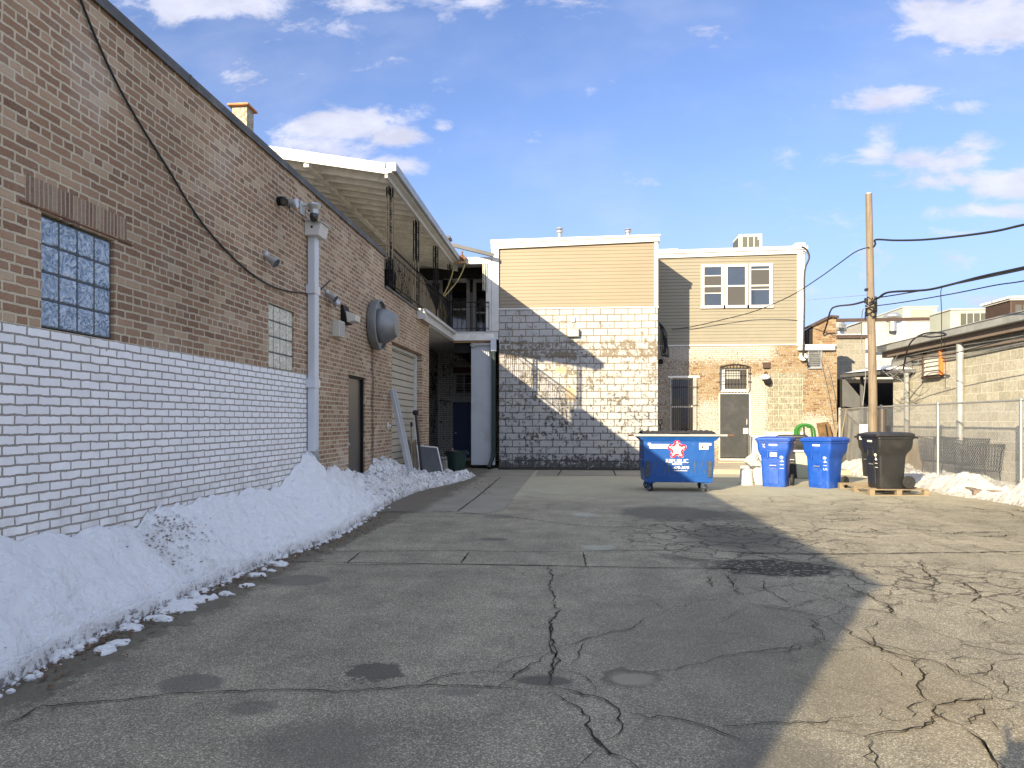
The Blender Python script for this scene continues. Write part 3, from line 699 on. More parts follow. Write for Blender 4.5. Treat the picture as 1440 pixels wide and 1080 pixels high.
# garage door: horizontal ribs
b = MB(); z = .0
while z < 3.0:
    z2 = min(z + .148, 3.02); b.hexa([Vector((WX-.22, 14.44, z)), Vector((WX-.172, 14.44, z+.012)), Vector((WX-.18, 14.44, z2-.01)), Vector((WX-.22, 14.44, z2))],
           [Vector((WX-.22, 17.28, z)), Vector((WX-.172, 17.28, z+.012)), Vector((WX-.18, 17.28, z2-.01)), Vector((WX-.22, 17.28, z2))]); z = z2
gd = b.build('garage_door', M['garage'], LB, world=True)
b = MB(); b.box(WX-.2, WX-.13, 17.28, 17.395, 0, 3.06).box(WX-.2, WX-.13, 14.45, 17.28, 3.00, 3.06); b.build('garage_frame', M['white_trim'], LB, world=True)
b = MB(); b.box(WX-.12, WX+.004, 14.40, 17.44, 3.073, 3.09); b.build('garage_lintel', M['rust'], LB, world=True)
# downspout with hopper head
b = MB(); b.box(WX+.012, WX+.125, 9.70, 9.86, 1.0, 4.06)
dp = b.build('downspout', M['gutter_blue'], LB, world=True, bevel=.012)
b = MB(); b.hexa([Vector((WX+.005,9.62,4.02)),Vector((WX+.20,9.62,4.02)),Vector((WX+.20,9.94,4.02)),Vector((WX+.005,9.94,4.02))],
       [Vector((WX+.005,9.62,4.22)),Vector((WX+.24,9.62,4.19)),Vector((WX+.24,9.94,4.19)),Vector((WX+.005,9.94,4.22))])
b.hexa([Vector((WX+.003,9.59,4.221)),Vector((WX+.27,9.59,4.185)),Vector((WX+.27,9.97,4.185)),Vector((WX+.003,9.97,4.221))],[Vector((WX+.003,9.59,4.24)),Vector((WX+.27,9.59,4.20)),Vector((WX+.27,9.97,4.20)),Vector((WX+.003,9.97,4.24))]); b.build('hopper_head', M['white_trim'], dp, world=True, bevel=.004)
for z in (1.9, 3.22):
    b = MB(); b.box(WX+.004, WX+.132, 9.67, 9.89, z, z+.12); b.build('bracket', M['gutter_blue'], dp, world=True)
b = MB(); b.tube([(WX+.07,9.78,1.02),(WX+.09,9.80,.93),(WX+.06,9.82,.8),(WX+.06,9.82,.1)], [.065,.06,.07,.07], 12); b.build('cast_iron_boot', M['galv_dull'], dp, world=True)
# chimney stack on the roof behind the parapet
cx = at(322, 150, Y=9.0).x; c1 = at(355, 150, Y=9.0).x
z1 = at(340, 147, Y=9.0).z
CH = thing('chimney', 'pebbledashed chimney with orange clay cap on the red brick roof', 'chimney', (cx + .15, 9.3, H1 - .3))
b = MB(); b.box(cx + .02, c1 - .10, 9.05, 9.25, H1 - .3, z1); b.build('stack', M['stone_chim'], CH, world=True)
b = MB(); b.box(cx - .03, c1 - .06, 9.0, 9.30, z1, z1 + .03); b.box(cx + .08, cx + .14, 9.05, 9.25, z1 + .03, z1 + .055); b.build('clay_cap', M['clay'], CH, world=True, bevel=.01)

# ================================================================== WALL FIXTURES (left wall)
def on_wall(px, py): return at(px, py, X=WX)
def cone_light(name, px, py, label, twin=False):
    p = on_wall(px, py); t = thing(name, label, 'floodlight', p)
    b = MB(); b.lathe([(.05,0),(.05,.03),(.035,.04)], (0,0,.02), 'X', 16); b.tube([(.03,0,.02),(.07,0,0)], .015); b.build('mount', M['galv'], t)
    for k in ((0,), (0, 1))[twin]:
        m = Matrix.Translation((.06, k * .17 - .02, -.02 - k * .03)) @ Matrix.Rotation(R(35 + 20*k), 4, 'Y') @ Matrix.Rotation(R(18 * k), 4, 'Z')
        b = MB(); b.lathe([(.028,-.05),(.034,0),(.06,.09),(.068,.12)], (0,0,0), 'X', 20); b.build('lamp_head', M['galv'], t, m=m, smooth=False)
        b = MB(); b.lathe([(.06,.118),(.055,.125)], (0,0,0), 'X', 20); b.build('lens', M['pane_sky'], t, m=m)
    return t
cone_light('floodlight', 372, 361, 'single grey floodlight above the second glass block window')
cone_light('floodlight', 458, 413, 'twin grey floodlights just right of the white downspout', True)
# dome camera pair and round junction box
p = on_wall(391, 283); t = thing('security_camera', 'black bullet security camera high on the red brick wall', 'camera', p)
b = MB(); b.lathe([(.055,0),(.06,.06),(.05,.10)], (0,0,0), 'X', 20); b.build('mount', M['black_iron'], t)
m = Matrix.Translation((.09, -.01, -.01)) @ Matrix.Rotation(R(-70), 4, 'Z') @ Matrix.Rotation(R(18), 4, 'Y')
b = MB(); b.lathe([(.03,-.02),(.05,0),(.052,.09),(.046,.10)], (0,0,0), 'X', 22); b.build('body', M['plastic_black'], t, m=m)
b = MB(); b.lathe([(.034,.10),(.03,.108)], (0,0,0), 'X', 22); b.build('lens', M['pane_dark'], t, m=m)
p = on_wall(406, 286); t = thing('junction_box', 'round grey junction box beside the bullet camera', 'box', p)
b = MB(); b.lathe([(.05,0),(.055,.03),(.055,.09),(.05,.1)], (0,0,0), 'X', 20); b.build('body', M['galv'], t)
b = MB(); b.lathe([(.06,.1),(.06,.115)], (0,0,0), 'X', 20); b.build('cover', M['gutter_blue'], t)
b = MB(); b.tube([(.03,-.04,-.04),(.05,-.10,-.10),(.05,-.16,-.09),(.06,-.2,-.03)], .006, 6); b.build('wire', M['cable'], t)
p = on_wall(424, 293); t = thing('dome_camera', 'grey dome camera on a bracket over the downspout head', 'camera', p)
b = MB(); b.box(0, .02, -.07, .07, -.09, .09).box(.01, .16, -.03, .03, .03, .07); b.build('bracket', M['white_trim'], t, bevel=.005)
b = MB(); b.lathe([(.09,.06),(.095,.04),(.085,.02),(.06,-.02),(.055,-.08)], (.17,.02,0), 'Z', 24); b.build('housing', M['galv'], t, smooth=False)
b = MB(); b.lathe([(.058,-.075),(.062,-.12),(.045,-.17),(.012,-.19)], (.17,.02,0), 'Z', 24); b.build('dome', M['pane_dark'], t, smooth=True)
b = MB(); b.tube([(.06,.1,.0),(.12,.16,-.02),(.13,.16,-.16),(.1,.1,-.24)], .018, 8); b.build('conduit', M['cable'], t)
# wall pack lamp and meter box
p = on_wall(483, 444); t = thing('wall_pack_lamp', 'dark wall pack lamp with a pale lens above the small grey box', 'wall lamp', p)
b = MB(); b.prism([(0,-.15,-.14),(.10,-.15,-.14),(.04,-.15,.16),(0,-.15,.16)], (0,.30,0)); b.build('housing', M['black_iron'], t, bevel=.006)
b = MB(); b.prism([(.10,-.13,-.12),(.24,-.13,-.10),(.24,-.13,.0),(.075,-.13,.06)], (0,.26,0)); b.build('lens', M['hvac_pale'], t, bevel=.006)
p = on_wall(470, 463); t = thing('meter_box', 'small grey metal box below the wall pack lamp', 'box', p)
b = MB(); b.box(0, .12, -.10, .16, -.12, .13); b.build('body', M['hvac_pale'], t, bevel=.006)
b = MB(); b.box(.12, .126, -.085, .145, -.10, .11); b.build('cover', M['galv_dull'], t)
# exhaust fan
p = on_wall(524, 457); t = thing('exhaust_fan', 'big round metal exhaust fan hood on the red brick wall', 'exhaust fan', p)
b = MB(); b.lathe([(.40,0),(.45,.02),(.47,.10),(.465,.17),(.44,.18),(.43,.12),(.30,.10)], (0,0,0), 'X', 40); auto_smooth(b.build('shroud', M['hood_metal'], t))
b = MB(); b.lathe([(.20,.08),(.31,.10),(.325,.20),(.31,.29),(.26,.37),(.22,.43),(.20,.47),(.12,.49)], (0,0,-.02), 'X', 40); auto_smooth(b.build('hood', M['hood_metal'], t))
for k in range(8):
    a = k * math.pi / 4; b = MB(); b.tube([(.1, .30*math.cos(a), .30*math.sin(a)), (.1, .44*math.cos(a), .44*math.sin(a))], .012, 6); b.build('spoke', M['galv_dull'], t)
# white paint-can lid patch on wall near the garage
p = on_wall(545, 599); t = thing('pipe_vent', 'small white pipe vent fixed to the brick left of the garage door', 'vent', p)
b = MB(); b.lathe([(.07,0),(.08,.015),(.03,.03)], (0,0,0), 'X', 14); b.build('plate', M['white_trim'], t)
b = MB(); b.lathe([(.03,.03),(.03,.06),(.02,.065)], (0,0,0), 'X', 12); b.build('nozzle', M['white_trim'], t)
# cable strung along the wall
pts = [on_wall(*q) + Vector((.02, 0, 0)) for q in ((97,-40),(110,0),(135,62),(165,125),(200,185),(235,240),(262,285),(285,318),(315,352),(345,380),(375,400),(400,409),(428,412.5))]
def smooth_pts(pts, n=6):
    out = []
    P = [pts[0]] + list(pts) + [pts[-1]]
    for i in range(1, len(P) - 2):
        for k in range(n):
            t_ = k / n; a, b_, c, d = P[i-1], P[i], P[i+1], P[i+2]
            out.append(.5 * ((2*b_) + (-a + c) * t_ + (2*a - 5*b_ + 4*c - d) * t_*t_ + (-a + 3*b_ - 3*c + d) * t_**3))
    out.append(P[-2]); return out
b = MB(); b.tube(smooth_pts(pts), .011, 6); tag(b.build('wall_cable', M['cable']), 'black cable sagging across the red brick wall to the downspout', 'cable')
pts = [on_wall(*q) + Vector((.02, 0, 0)) for q in ((447,409),(455,402),(463,394))]
b = MB(); b.tube(smooth_pts(pts), .009, 6); tag(b.build('wall_cable', M['cable']), 'short black cable end just right of the white downspout', 'cable')

# ================================================================== BALCONY, CANOPY AND COURT BEHIND THE LEFT BUILDING
BZ = 4.08; YB2 = 24.15
BK = thing('rear_porch', 'two storey rear porch with white rafter canopy and black iron railing', 'porch', (-3.2, 21.3, 0))
cor = at(587, 437, X=-3.60); c2 = at(637, 474, X=-3.60)
YF = 21.28
# floor slab and white fascia
b = MB(); b.prism([(-8,18.26,3.86),(-3.62,18.26,3.86),(-3.62,YF-.02,3.86),(-2.36,YF-.02,3.86),(-2.36,26,3.86),(-8,26,3.86)], (0,0,.2)); b.build('floor', M['white_wood'], BK, world=True)
b = MB(); b.box(-3.61, -3.57, 16.85, YF, 3.88, 4.13).box(-3.61, -2.22, YF, YF+.045, 3.88, 4.13); b.box(-3.57, -3.50, 16.83, YF+.0, 4.06, 4.13).box(-3.71, -3.5, 16.80, 16.85, 3.88, 4.13)
b.build('fascia', M['white_trim'], BK, world=True)
b = MB(); b.box(-3.6, -2.3, YF+.05, YF+.12, 3.80, 3.86); b.build('beam', M['deck_wood'], BK, world=True)
# canopy: posts, edge gutter, rafters, deck
XO = -3.56; YN = 13.4; ZO = 6.16; SL = .172
def cz(x): return ZO + (XO - x) * SL
b = MB()
b.prism([(XO,YN,cz(XO)+.15),(-8.2,YN,cz(-8.2)+.15),(-8.2,YN,cz(-8.2)+.19),(XO,YN,cz(XO)+.19)], (0,13,0)); b.box(XO, -2.42, YF, 26.4, ZO+.15, ZO+.19); b.build('roof', M['white_wood'], BK, world=True)
b = MB(); b.prism([(XO+.04,YN-.03,cz(XO)-.0),(-8.2,YN-.03,cz(-8.2)),(-8.2,YN-.03,cz(-8.2)+.11),(XO+.04,YN-.03,cz(XO)+.10)], (0,.04,0))
b.prism([(XO-.02,YN-.05,cz(XO)+.11),(-8.2,YN-.05,cz(-8.2)+.12),(-8.2,YN-.05,cz(-8.2)+.22),(XO-.02,YN-.05,cz(XO)+.21)], (0,.05,0))
b.build('front_fascia', M['white_trim'], BK, world=True)
b = MB(); b.box(XO+.02, XO+.12, YN-.06, YF+.02, ZO+.02, ZO+.20); b.box(XO-.03, XO+.02, YN, YF, ZO-.06, ZO+.14)
b.build('side_fascia', M['white_trim'], BK, world=True)
b = MB(); b.box(XO+.02, -2.44, YF-.05, YF, ZO-.0, ZO+.20); b.build('end_fascia', M['white_trim'], BK, world=True)
b = MB(); b.box(XO+.12, XO+.20, YN-.05, YF-.06, ZO+.05, ZO+.21); b.build('gutter', M['galv_dull'], BK, world=True)
b = MB(); y = YN + .40
while y < 26:
    b.prism([(XO-.03,y,cz(XO)-.03),(-8.1,y,cz(-8.1)-.03),(-8.1,y,cz(-8.1)+.15),(XO-.03,y,cz(XO)+.15)], (0,.05,0)); y += .46
b.build('rafters', M['white_wood'], BK, world=True)
b = MB(); b.box(-5.2, -5.1, YN+.02, 26, cz(-5.15)-.07, cz(-5.15)+.03); b.build('cross_beam', M['white_wood'], BK, world=True)
def iron_post(x, y, z0, z1, mat, w=.16):
    p = MB(); p.box(x-w/2, x-w/2+.025, y-.012, y+.012, z0, z1).box(x+w/2-.025, x+w/2, y-.012, y+.012, z0, z1)
    p.box(x-.012, x+.012, y-w/2, y-w/2+.025, z0, z1).box(x-.012, x+.012, y+w/2-.025, y+w/2, z0, z1)
    z = z0 + .05; k = 0
    while z < z1 - .15:
        pts = [Vector((x + (w/2-.02) * math.sin(a) * (1 if k % 2 else -1), y, z + .16 * a / (2*math.pi))) for a in [i * math.pi / 6 for i in range(13)]]
        p.tube(pts, .008, 5); pts = [Vector((x, y + (w/2-.02) * math.sin(a) * (1 if k % 2 else -1), z + .16 * a / (2*math.pi))) for a in [i * math.pi / 6 for i in range(13)]]
        p.tube(pts, .008, 5); z += .16; k += 1
    return p.build('post', mat, BK, world=True)
for y, z1 in ((14.12, 6.16), (16.55, 6.16), (18.95, 6.16), (21.2, 6.16)): iron_post(-3.68, y, BZ + .05, z1, M['black_iron'], .15)
iron_post(-2.62, 21.22, 5.35, 6.16, M['cream_iron'], .14)
# railings
def railing(a, b_, z0, z1, step, name='railing', mat='black_iron'):
    p = MB(); a = Vector(a); b_ = Vector(b_); n = int((b_ - a).length / step)
    p.bar((*a, z1), (*b_, z1), .045, .02); p.bar((*a, z0+.10), (*b_, z0+.10), .03, .012); p.bar((*a, z1-.14), (*b_, z1-.14), .02, .012)
    for i in range(n + 1):
        q = a + (b_ - a) * i / n; p.bar((q.x, q.y, z0+.04), (q.x, q.y, z1), .014, .014, up=(0,1,0))
        if i % 4 == 2:
            pts = [Vector((q.x, q.y, z0+.2)) + Vector(((b_-a).normalized().x, (b_-a).normalized().y, 0)) * .05 * math.sin(k*math.pi/6) + Vector((0,0,.55*k/12)) for k in range(13)]
            p.tube(pts, .009, 5)
    return p.build(name, M[mat], BK, world=True)
railing((-3.68, 14.2), (-3.68, 21.2), BZ + .04, 4.98, .115)
railing((-5.4, 14.12), (-3.7, 14.12), BZ + .04, 5.0, .115)
railing((-3.6, 21.22), (-2.5, 21.22), BZ + .04, 5.0, .13)
# white posts
b = MB(); b.box(-2.62+.03, -2.43, YF-.03, YF+.12, 4.13, ZO); b.build('corner_post', M['white_trim'], BK, world=True)
b = MB(); b.box(-8.2, -7.5, 13.95, YB2, 4.07, cz(-7.5)-.04); b.build('inner_wall', M['siding_tan'], BK, world=True)
# upper rear wall with tall windows
YB = 24.2
b = MB(); wall_face(b, 'Y', YB, -8, -2.2, 4.0, 5.85, [(at(598,400,Y=YB).x, at(619,400,Y=YB).x, 4.3, at(598,398,Y=YB).z, .08), (at(634,400,Y=YB).x, at(657,400,Y=YB).x, 4.35, at(640,398,Y=YB).z, .08), (at(669,400,Y=YB).x, at(684,400,Y=YB).x, 4.1, at(640,398,Y=YB).z, .08)], .08, -1)
b.box(-8, -2.21, YB+.1, YB+.2, 4, 5.85)
b.build('rear_wall', S('grey_clapboard', (.22,.23,.25), .6, 0, .1, 3), BK, world=True)
b = MB(); b.box(-8, -2.21, YB-.0, YB+.1, 5.852, 6.4); b.box(-8, -2.43, 22.4, 22.5, 5.98, 6.305); b.build('shade_header', M['near_black'], BK, world=True)  # added near-black boxes stand in for the shade under the porch roof
for x0, x1, z0 in ((at(598,400,Y=YB).x, at(619,400,Y=YB).x, 4.3), (at(634,400,Y=YB).x, at(657,400,Y=YB).x, 4.35), (at(669,400,Y=YB).x, at(684,400,Y=YB).x, 4.1)):
    z1 = at(640,398,Y=YB).z
    b = MB(); b.box(x0-.09, x0+.02, YB-.04, YB+.02, z0, z1).box(x1-.02, x1+.09, YB-.04, YB+.02, z0, z1).box(x0-.09, x1+.09, YB-.045, YB+.02, z1-.001, z1+.11).box(x0-.1, x1+.1, YB-.06, YB+.02, z0-.06, z0).box(x0+.02, x1-.02, YB+.0, YB+.03, (z0+z1)/2-.02, (z0+z1)/2+.03)
    f = b.build('window', M['panel_grey'], BK, world=True)
    b = MB(); b.box(x0+.021, x1-.021, YB+.035, YB+.05, z0, z1); b.build('pane', M['pane_dark'], f, world=True)
# lower court: back wall, side wall, arch, blue door
YC = 25.2
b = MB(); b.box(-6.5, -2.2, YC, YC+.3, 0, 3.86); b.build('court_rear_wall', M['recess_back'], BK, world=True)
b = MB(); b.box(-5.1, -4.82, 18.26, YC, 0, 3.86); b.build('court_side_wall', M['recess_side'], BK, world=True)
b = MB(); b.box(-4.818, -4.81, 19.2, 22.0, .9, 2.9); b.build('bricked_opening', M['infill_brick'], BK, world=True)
def arch(mb, cx, z, rad, span, th, n, fn):
    for i in range(n):
        a0 = math.pi/2 + span/2 - span * i / n; a1 = a0 - span / n * .82
        P = [(cx + rad*math.cos(a0), z - rad + rad*math.sin(a0)), (cx + (rad+th)*math.cos(a0), z - rad + (rad+th)*math.sin(a0)), (cx + (rad+th)*math.cos(a1), z - rad + (rad+th)*math.sin(a1)), (cx + rad*math.cos(a1), z - rad + rad*math.sin(a1))]
        mb.hexa([fn(u, w, 0) for u, w in P], [fn(u, w, .012) for u, w in P])
b = MB(); arch(b, 20.6, 2.95, 1.9, 1.5, .24, 22, lambda u, w, k: Vector((-4.82 + k, u, w))); b.build('brick_arch', S('limewashed_arch_brick', (.32,.30,.27), .9, 0, .4, 15), BK, world=True)
dx0 = at(637.5,600,Y=YC).x; dx1 = at(665,600,Y=YC).x
b = MB(); b.box(dx0, dx1, YC-.05, YC-.002, .12, 2.10); d = b.build('door', M['door_blue'], BK, world=True)
b = MB(); b.lathe([(.03,-.06),(.035,-.03),(.02,0)], (dx0+.1, YC-.05, 1.0), 'Y', 14); b.build('handle', M['galv'], d, world=True)
b = MB(); b.box(dx0-.1, dx1+.1, YC-.08, YC-.002, 2.13, 2.26).box(dx0-.3, dx1+.1, YC-.1, YC-.002, 2.30, 2.36); b.build('door_lintel', M['galv_dull'], BK, world=True)
wx0 = at(641,500,Y=YC).x
b = MB(); b.box(wx0, dx1, YC-.03, YC-.002, 2.42, 3.12); f = b.build('window', M['pane_dark'], BK, world=True)
b = MB()
for i in range(3): b.box(wx0 + (dx1-wx0)*i/2-.02, wx0+(dx1-wx0)*i/2+.02, YC-.06, YC-.03, 2.42, 3.12)
for z in (2.42, 2.76, 3.10): b.box(wx0, dx1, YC-.061, YC-.031, z-.015, z+.015)
for i in range(7):
    for j in range(7):
        c = Vector((wx0+.05+(dx1-wx0-.1)*i/6, YC-.05, 2.47+.6*j/6)); pts = [c + Vector((.028*math.cos(a), 0, .028*math.sin(a))) for a in [k*math.pi/5 for k in range(11)]]; b.tube(pts, .006, 4, False)
b.build('window_grille', M['galv_dull'], f, world=True)
b = MB(); arch(b, (wx0+dx1)/2, 3.42, .9, 1.3, .2, 13, lambda u, w, k: Vector((u, YC - k - .002, w))); b.build('brick_arch', bpy.data.materials['limewashed_arch_brick'], BK, world=True)
b = MB(); b.box(wx0-.1, dx1+.05, YC-.006, YC-.002, 3.14, 3.36); b.build('bricked_panel', M['infill_brick_x'], BK, world=True)
# grey panel closing the court
xa = at(662.5,600,Y=21.3).x; xb = at(696,600,Y=21.3).x
b = MB(); b.box(xa, xb, 21.30, 21.42, .10, 3.78); pn = b.build('sliding_panel', M['panel_grey'], BK, world=True, bevel=.006)
b = MB(); b.box(xa-.02, xb+.0, 21.25, 21.296, 3.70, 3.74).box(xa+.02, xa+.14, 21.22, 21.296, 3.66, 3.78); b.build('track', M['galv_dull'], pn, world=True)
b = MB(); b.box(-3.6, -2.2, 21.45, 25.2, 3.5, 3.855); b.build('black_beam', M['near_black'], BK, world=True)  # near-black box under the porch floor
# hanging rope on pulley
px0 = at(650, 362, Y=21.1)
RP = thing('rope_hoist', 'yellow rope looped over a pulley beside the porch post', 'rope', px0)
b = MB(); b.lathe([(.10,-.02),(.08,0),(.10,.02)], (0,0,-.02), 'Y', 20); b.box(-.02,.02,-.04,.04,-.05,.18); b.build('pulley', M['rust'], RP)
b = MB(); b.box(-.30,.12,-.06,.06,-.19,-.13); b.build('bracket_board', M['deck_wood'], RP)
lo = at(619, 420, Y=21.1)
def rel(px, py): return at(px, py, Y=21.1) - px0
b = MB()
b.tube(smooth_pts([rel(*q) for q in ((638,371),(636,385),(630,402),(622,418),(619,421))]), .018, 6)
b.tube(smooth_pts([rel(*q) for q in ((645,362),(653,364),(653,374),(645,392),(632,409),(621,420),(619,421))]), .018, 6)
for k in range(7):
    ax = random.uniform(-5, 2); bx_ = random.uniform(-1, 6)
    b.tube(smooth_pts([rel(619, 421), rel(619 + ax, 440), rel(620 + ax * .7, 455 + random.uniform(-4, 3)), rel(623 + bx_ * .5, 456), rel(622 + bx_, 440), rel(620, 423)]), .014, 5)
b.build('rope', M['rope'], RP)
# dark beam and small stack above the canopy end
a_ = at(622, 341, Y=21.0); b_ = at(694, 359, Y=21.0)
b = MB(); b.bar(a_, b_, .12, .10); tag(b.build('hoist_beam', M['dark_grey']), 'dark beam sloping from the canopy to the block building roof', 'beam')
a_ = at(612, 332, Y=24.5)
t = thing('chimney', 'small dark brick chimney behind the end of the white canopy', 'chimney', (a_.x + .3, 24.7, 6.4))
x1 = at(631, 332, Y=24.5).x
b = MB(); b.box(x1-.42, x1, 24.5, 24.9, 6.3, a_.z-.09); b.build('stack', S('dark_brick_stack', (.12,.10,.08), .9, 0, .4, 20), t, world=True)
b = MB(); b.box(x1-.46, x1+.05, 24.45, 24.95, a_.z-.09, a_.z); b.build('cap', M['coping'], t, world=True, bevel=.01)
# ================================================================== WHITE BLOCK BUILDING
YW = 21.3; XL = -2.2; XR = 2.51
BB = thing('block_building', 'white painted block building with tan siding upper storey, in the middle of the view', 'building', (.15, 23, 0))
def siding(mb, x0, x1, y, z0, z1, step, out=.014, top=None, yaxis=False):
    """real lapped courses; top(x) gives a raked upper edge"""
    z = z0; 
    while z < z1 - .005:
        z2 = min(z + step, z1)
        if top:
            za, zb = min(z2, top(x0)), min(z2, top(x1))
        else: za = zb = z2
        if za > z + .002 or zb > z + .002:
            za, zb = max(za, z+.001), max(zb, z+.001)
            mb.hexa([Vector((x0,y,z)), Vector((x0,y-out,z+.002)), Vector((x0,y-.004,za)), Vector((x0,y,za))],
                    [Vector((x1,y,z)), Vector((x1,y-out,z+.002)), Vector((x1,y-.004,zb)), Vector((x1,y,zb))])
        z = z2
    return mb
rl = lambda x: 6.60 + (x - XL) / (XR - XL) * .13
b = MB(); b.box(XL, XR, YW, YW + 9, 0, 4.77); b.build('wall', M['block_white'], BB, world=True)
b = MB(); b.prism([(XL,YW+.03,4.77),(XR,YW+.03,4.77),(XR,YW+.03,rl(XR)),(XL,YW+.03,rl(XL))], (0,8.9,0)); b.build('upper_wall', M['siding_tan'], BB, world=True)
b = MB(); siding(b, XL + .01, XR - .09, YW + .03, 4.84, 6.9, .104, .016, rl); b.build('siding', M['siding_tan'], BB, world=True)
b = MB(); b.box(XL-.01, XR+.02, YW-.03, YW+.03, 4.775, 4.82).box(XR-.10, XR+.01, YW-.015, YW+.06, 4.82, rl(XR)+.02)
b.build('corner_trim', M['white_trim'], BB, world=True)
b = MB(); b.box(XL-.225, XL-.005, YW-.05, YW+.15, 4.13, 6.62); b.build('corner_board', M['white_trim'], BB, world=True, bevel=.006)
b = MB(); zl, zr = 6.60, 6.73
b.prism([(XL-.24,YW-.06,zl),(XR+.05,YW-.06,zr),(XR+.05,YW-.06,zr+.14),(XL-.24,YW-.06,zl+.15)], (0,.12,0))
b.prism([(XL-.25,YW-.09,zl+.155),(XR+.07,YW-.09,zr+.145),(XR+.07,YW-.09,zr+.20),(XL-.25,YW-.09,zl+.27)], (0,9.1,0))
b.prism([(XR+.012,YW+.07,zr-.0),(XR+.06,YW+.07,zr-.0),(XR+.06,YW+.07,zr+.14),(XR+.012,YW+.07,zr+.14)], (0,8.9,0))
b.build('roof_fascia', M['white_trim'], BB, world=True)
for px, s in ((787, 1), (883, .7)):
    q = at(px, 330, Y=22.5); t = thing('flue_pipe', 'tall metal flue pipe with cap on the tan sided roof' if s == 1 else 'short metal flue pipe near the right end of the tan sided roof', 'flue pipe', (q.x, 22.5, 7.06 if s == 1 else 7.12))
    b = MB(); b.lathe([(.065,-.5),(.065,.28*s)], (0,0,0), 'Z', 18); auto_smooth(b.build('pipe', M['galv'], t))
    b = MB(); b.lathe([(.09,.30*s),(.11,.32*s),(.11,.36*s),(.09,.38*s)], (0,0,0), 'Z', 18).lathe([(.12,.42*s),(.10,.46*s),(.04,.48*s)], (0,0,0), 'Z', 18).lathe([(.05,.2*s),(.05,.43*s)], (0,0,0), 'Z', 12); auto_smooth(b.build('cap', M['galv'], t))
# black downpipe at the left corner, kicked out at the foot
xp = at(694.5, 560, Y=YW-.1).x
b = MB(); b.box(xp-.07, xp+.05, YW-.14, YW-.03, .40, 3.55); b.bar((xp-.01,YW-.09,.42), (xp-.10,YW-.55,.05), .11, .09, up=(1,0,0)); b.box(xp-.09, xp+.07, YW-.16, YW-.01, .38, .46)
d = b.build('downpipe', M['plastic_green'], BB, world=True, bevel=.006)
b = MB(); b.box(xp-.09, xp+.07, YW-.16, YW-.01, 3.52, 3.9); b.build('pipe_collar', M['gutter_blue'], d, world=True)
# wall lamp, small conduit box, left socket
q = at(806, 468, Y=YW); t = thing('flood_lamp', 'rectangular flood lamp with cable box on the white block wall', 'wall lamp', q)
b = MB(); b.prism([(-.17,-.02,-.11),(-.17,-.14,-.13),(-.17,-.18,.10),(-.17,-.02,.12)], (.34,0,0)); b.build('housing', M['galv_dull'], t, bevel=.008)
b = MB(); b.prism([(-.15,-.142,-.115),(-.15,-.150,-.115),(-.15,-.19,.08),(-.15,-.182,.08)], (.30,0,0)); b.build('lens', M['hvac_pale'], t)
b = MB(); b.tube([(.02,-.02,.10),(.02,-.02,.34)], .012, 6); b.box(-.05,.05,-.05,-.001,.32,.46); b.build('conduit', M['galv'], t)
q = at(717, 458, Y=YW); t = thing('outlet_box', 'round grey outlet box with a conduit down the white block wall', 'outlet box', q)
b = MB(); b.lathe([(.07,-.06),(.08,-.04),(.08,0)], (0,0,0), 'Y', 16); b.build('body', M['galv_dull'], t)
b = MB(); b.tube([(0,-.02,-.07),(0,-.02,-.55)], .014, 6); b.build('conduit', M['galv_dull'], t)

# ================================================================== RIGHT BRICK BUILDING (behind, to the right)
YR = 23.7
XE = at(1177, 500, Y=YR).x
RB = thing('brick_house', 'old orange brick building with beige sided upper storey and three white windows', 'building', (5.5, 24, 0))
def rx(px): return at(px, 600, Y=YR).x
def rz(py, px=1000): return at(px, py, Y=YR).z
ZS = rz(486)
w1 = (rx(943), rx(980), .95, rz(531), .18); d2 = (rx(1011), rx(1055), .20, rz(553), .06); t2 = (rx(1013), rx(1053), rz(552), rz(517), .16)
b = MB(); wall_face(b, 'Y', YR, XR-.5, XE, 0, ZS, [w1, d2, t2], .1, -1); b.build('wall', M['orange_brick'], RB, world=True)
b = MB(); b.box(XR-.5, XE-.001, YR+.25, YR+9, 0, ZS-.05).add([(XE,YR,0),(XE,YR+9,0),(XE,YR+9,ZS),(XE,YR,ZS)], [(0,1,2,3)]); b.build('side_wall', M['left_brick_x'], RB, world=True)
xr2 = rx(1130); ztopL, ztopR = rz(364, 925), rz(357, 1127)
rl2 = lambda x: ztopL + (x - XR) / (xr2 - XR) * (ztopR - ztopL)
b = MB(); b.prism([(XR-.4,YR-.0,ZS),(xr2,YR-.0,ZS),(xr2,YR-.0,rl2(xr2)),(XR-.4,YR-.0,rl2(XR-.4))], (0,7,0)); b.build('upper_wall', M['siding_olive'], RB, world=True)
b = MB(); siding(b, XR-.35, xr2-.2, YR-.001, ZS+.03, 7.5, .108, .020, lambda x: rl2(x)+.02); b.build('siding', M['siding_olive'], RB, world=True)
b = MB(); b.box(xr2-.21, xr2+.02, YR-.03, YR+.1, ZS+.01, rl2(xr2)+.03).box(XR-.35, xr2-.21, YR-.03, YR, ZS-.01, ZS+.03)
b.build('corner_trim', M['white_trim'], RB, world=True)
b = MB(); zl, zr = rl2(XR-.4), rl2(xr2+.05)
b.prism([(XR-.4,YR-.08,zl),(xr2+.07,YR-.08,zr),(xr2+.07,YR-.08,zr+.12),(XR-.4,YR-.08,zl+.13)], (0,.12,0))
b.prism([(XR-.4,YR-.12,zl+.135),(xr2+.10,YR-.12,zr+.125),(xr2+.10,YR-.12,zr+.24),(XR-.4,YR-.12,zl+.25)], (0,7.2,0))
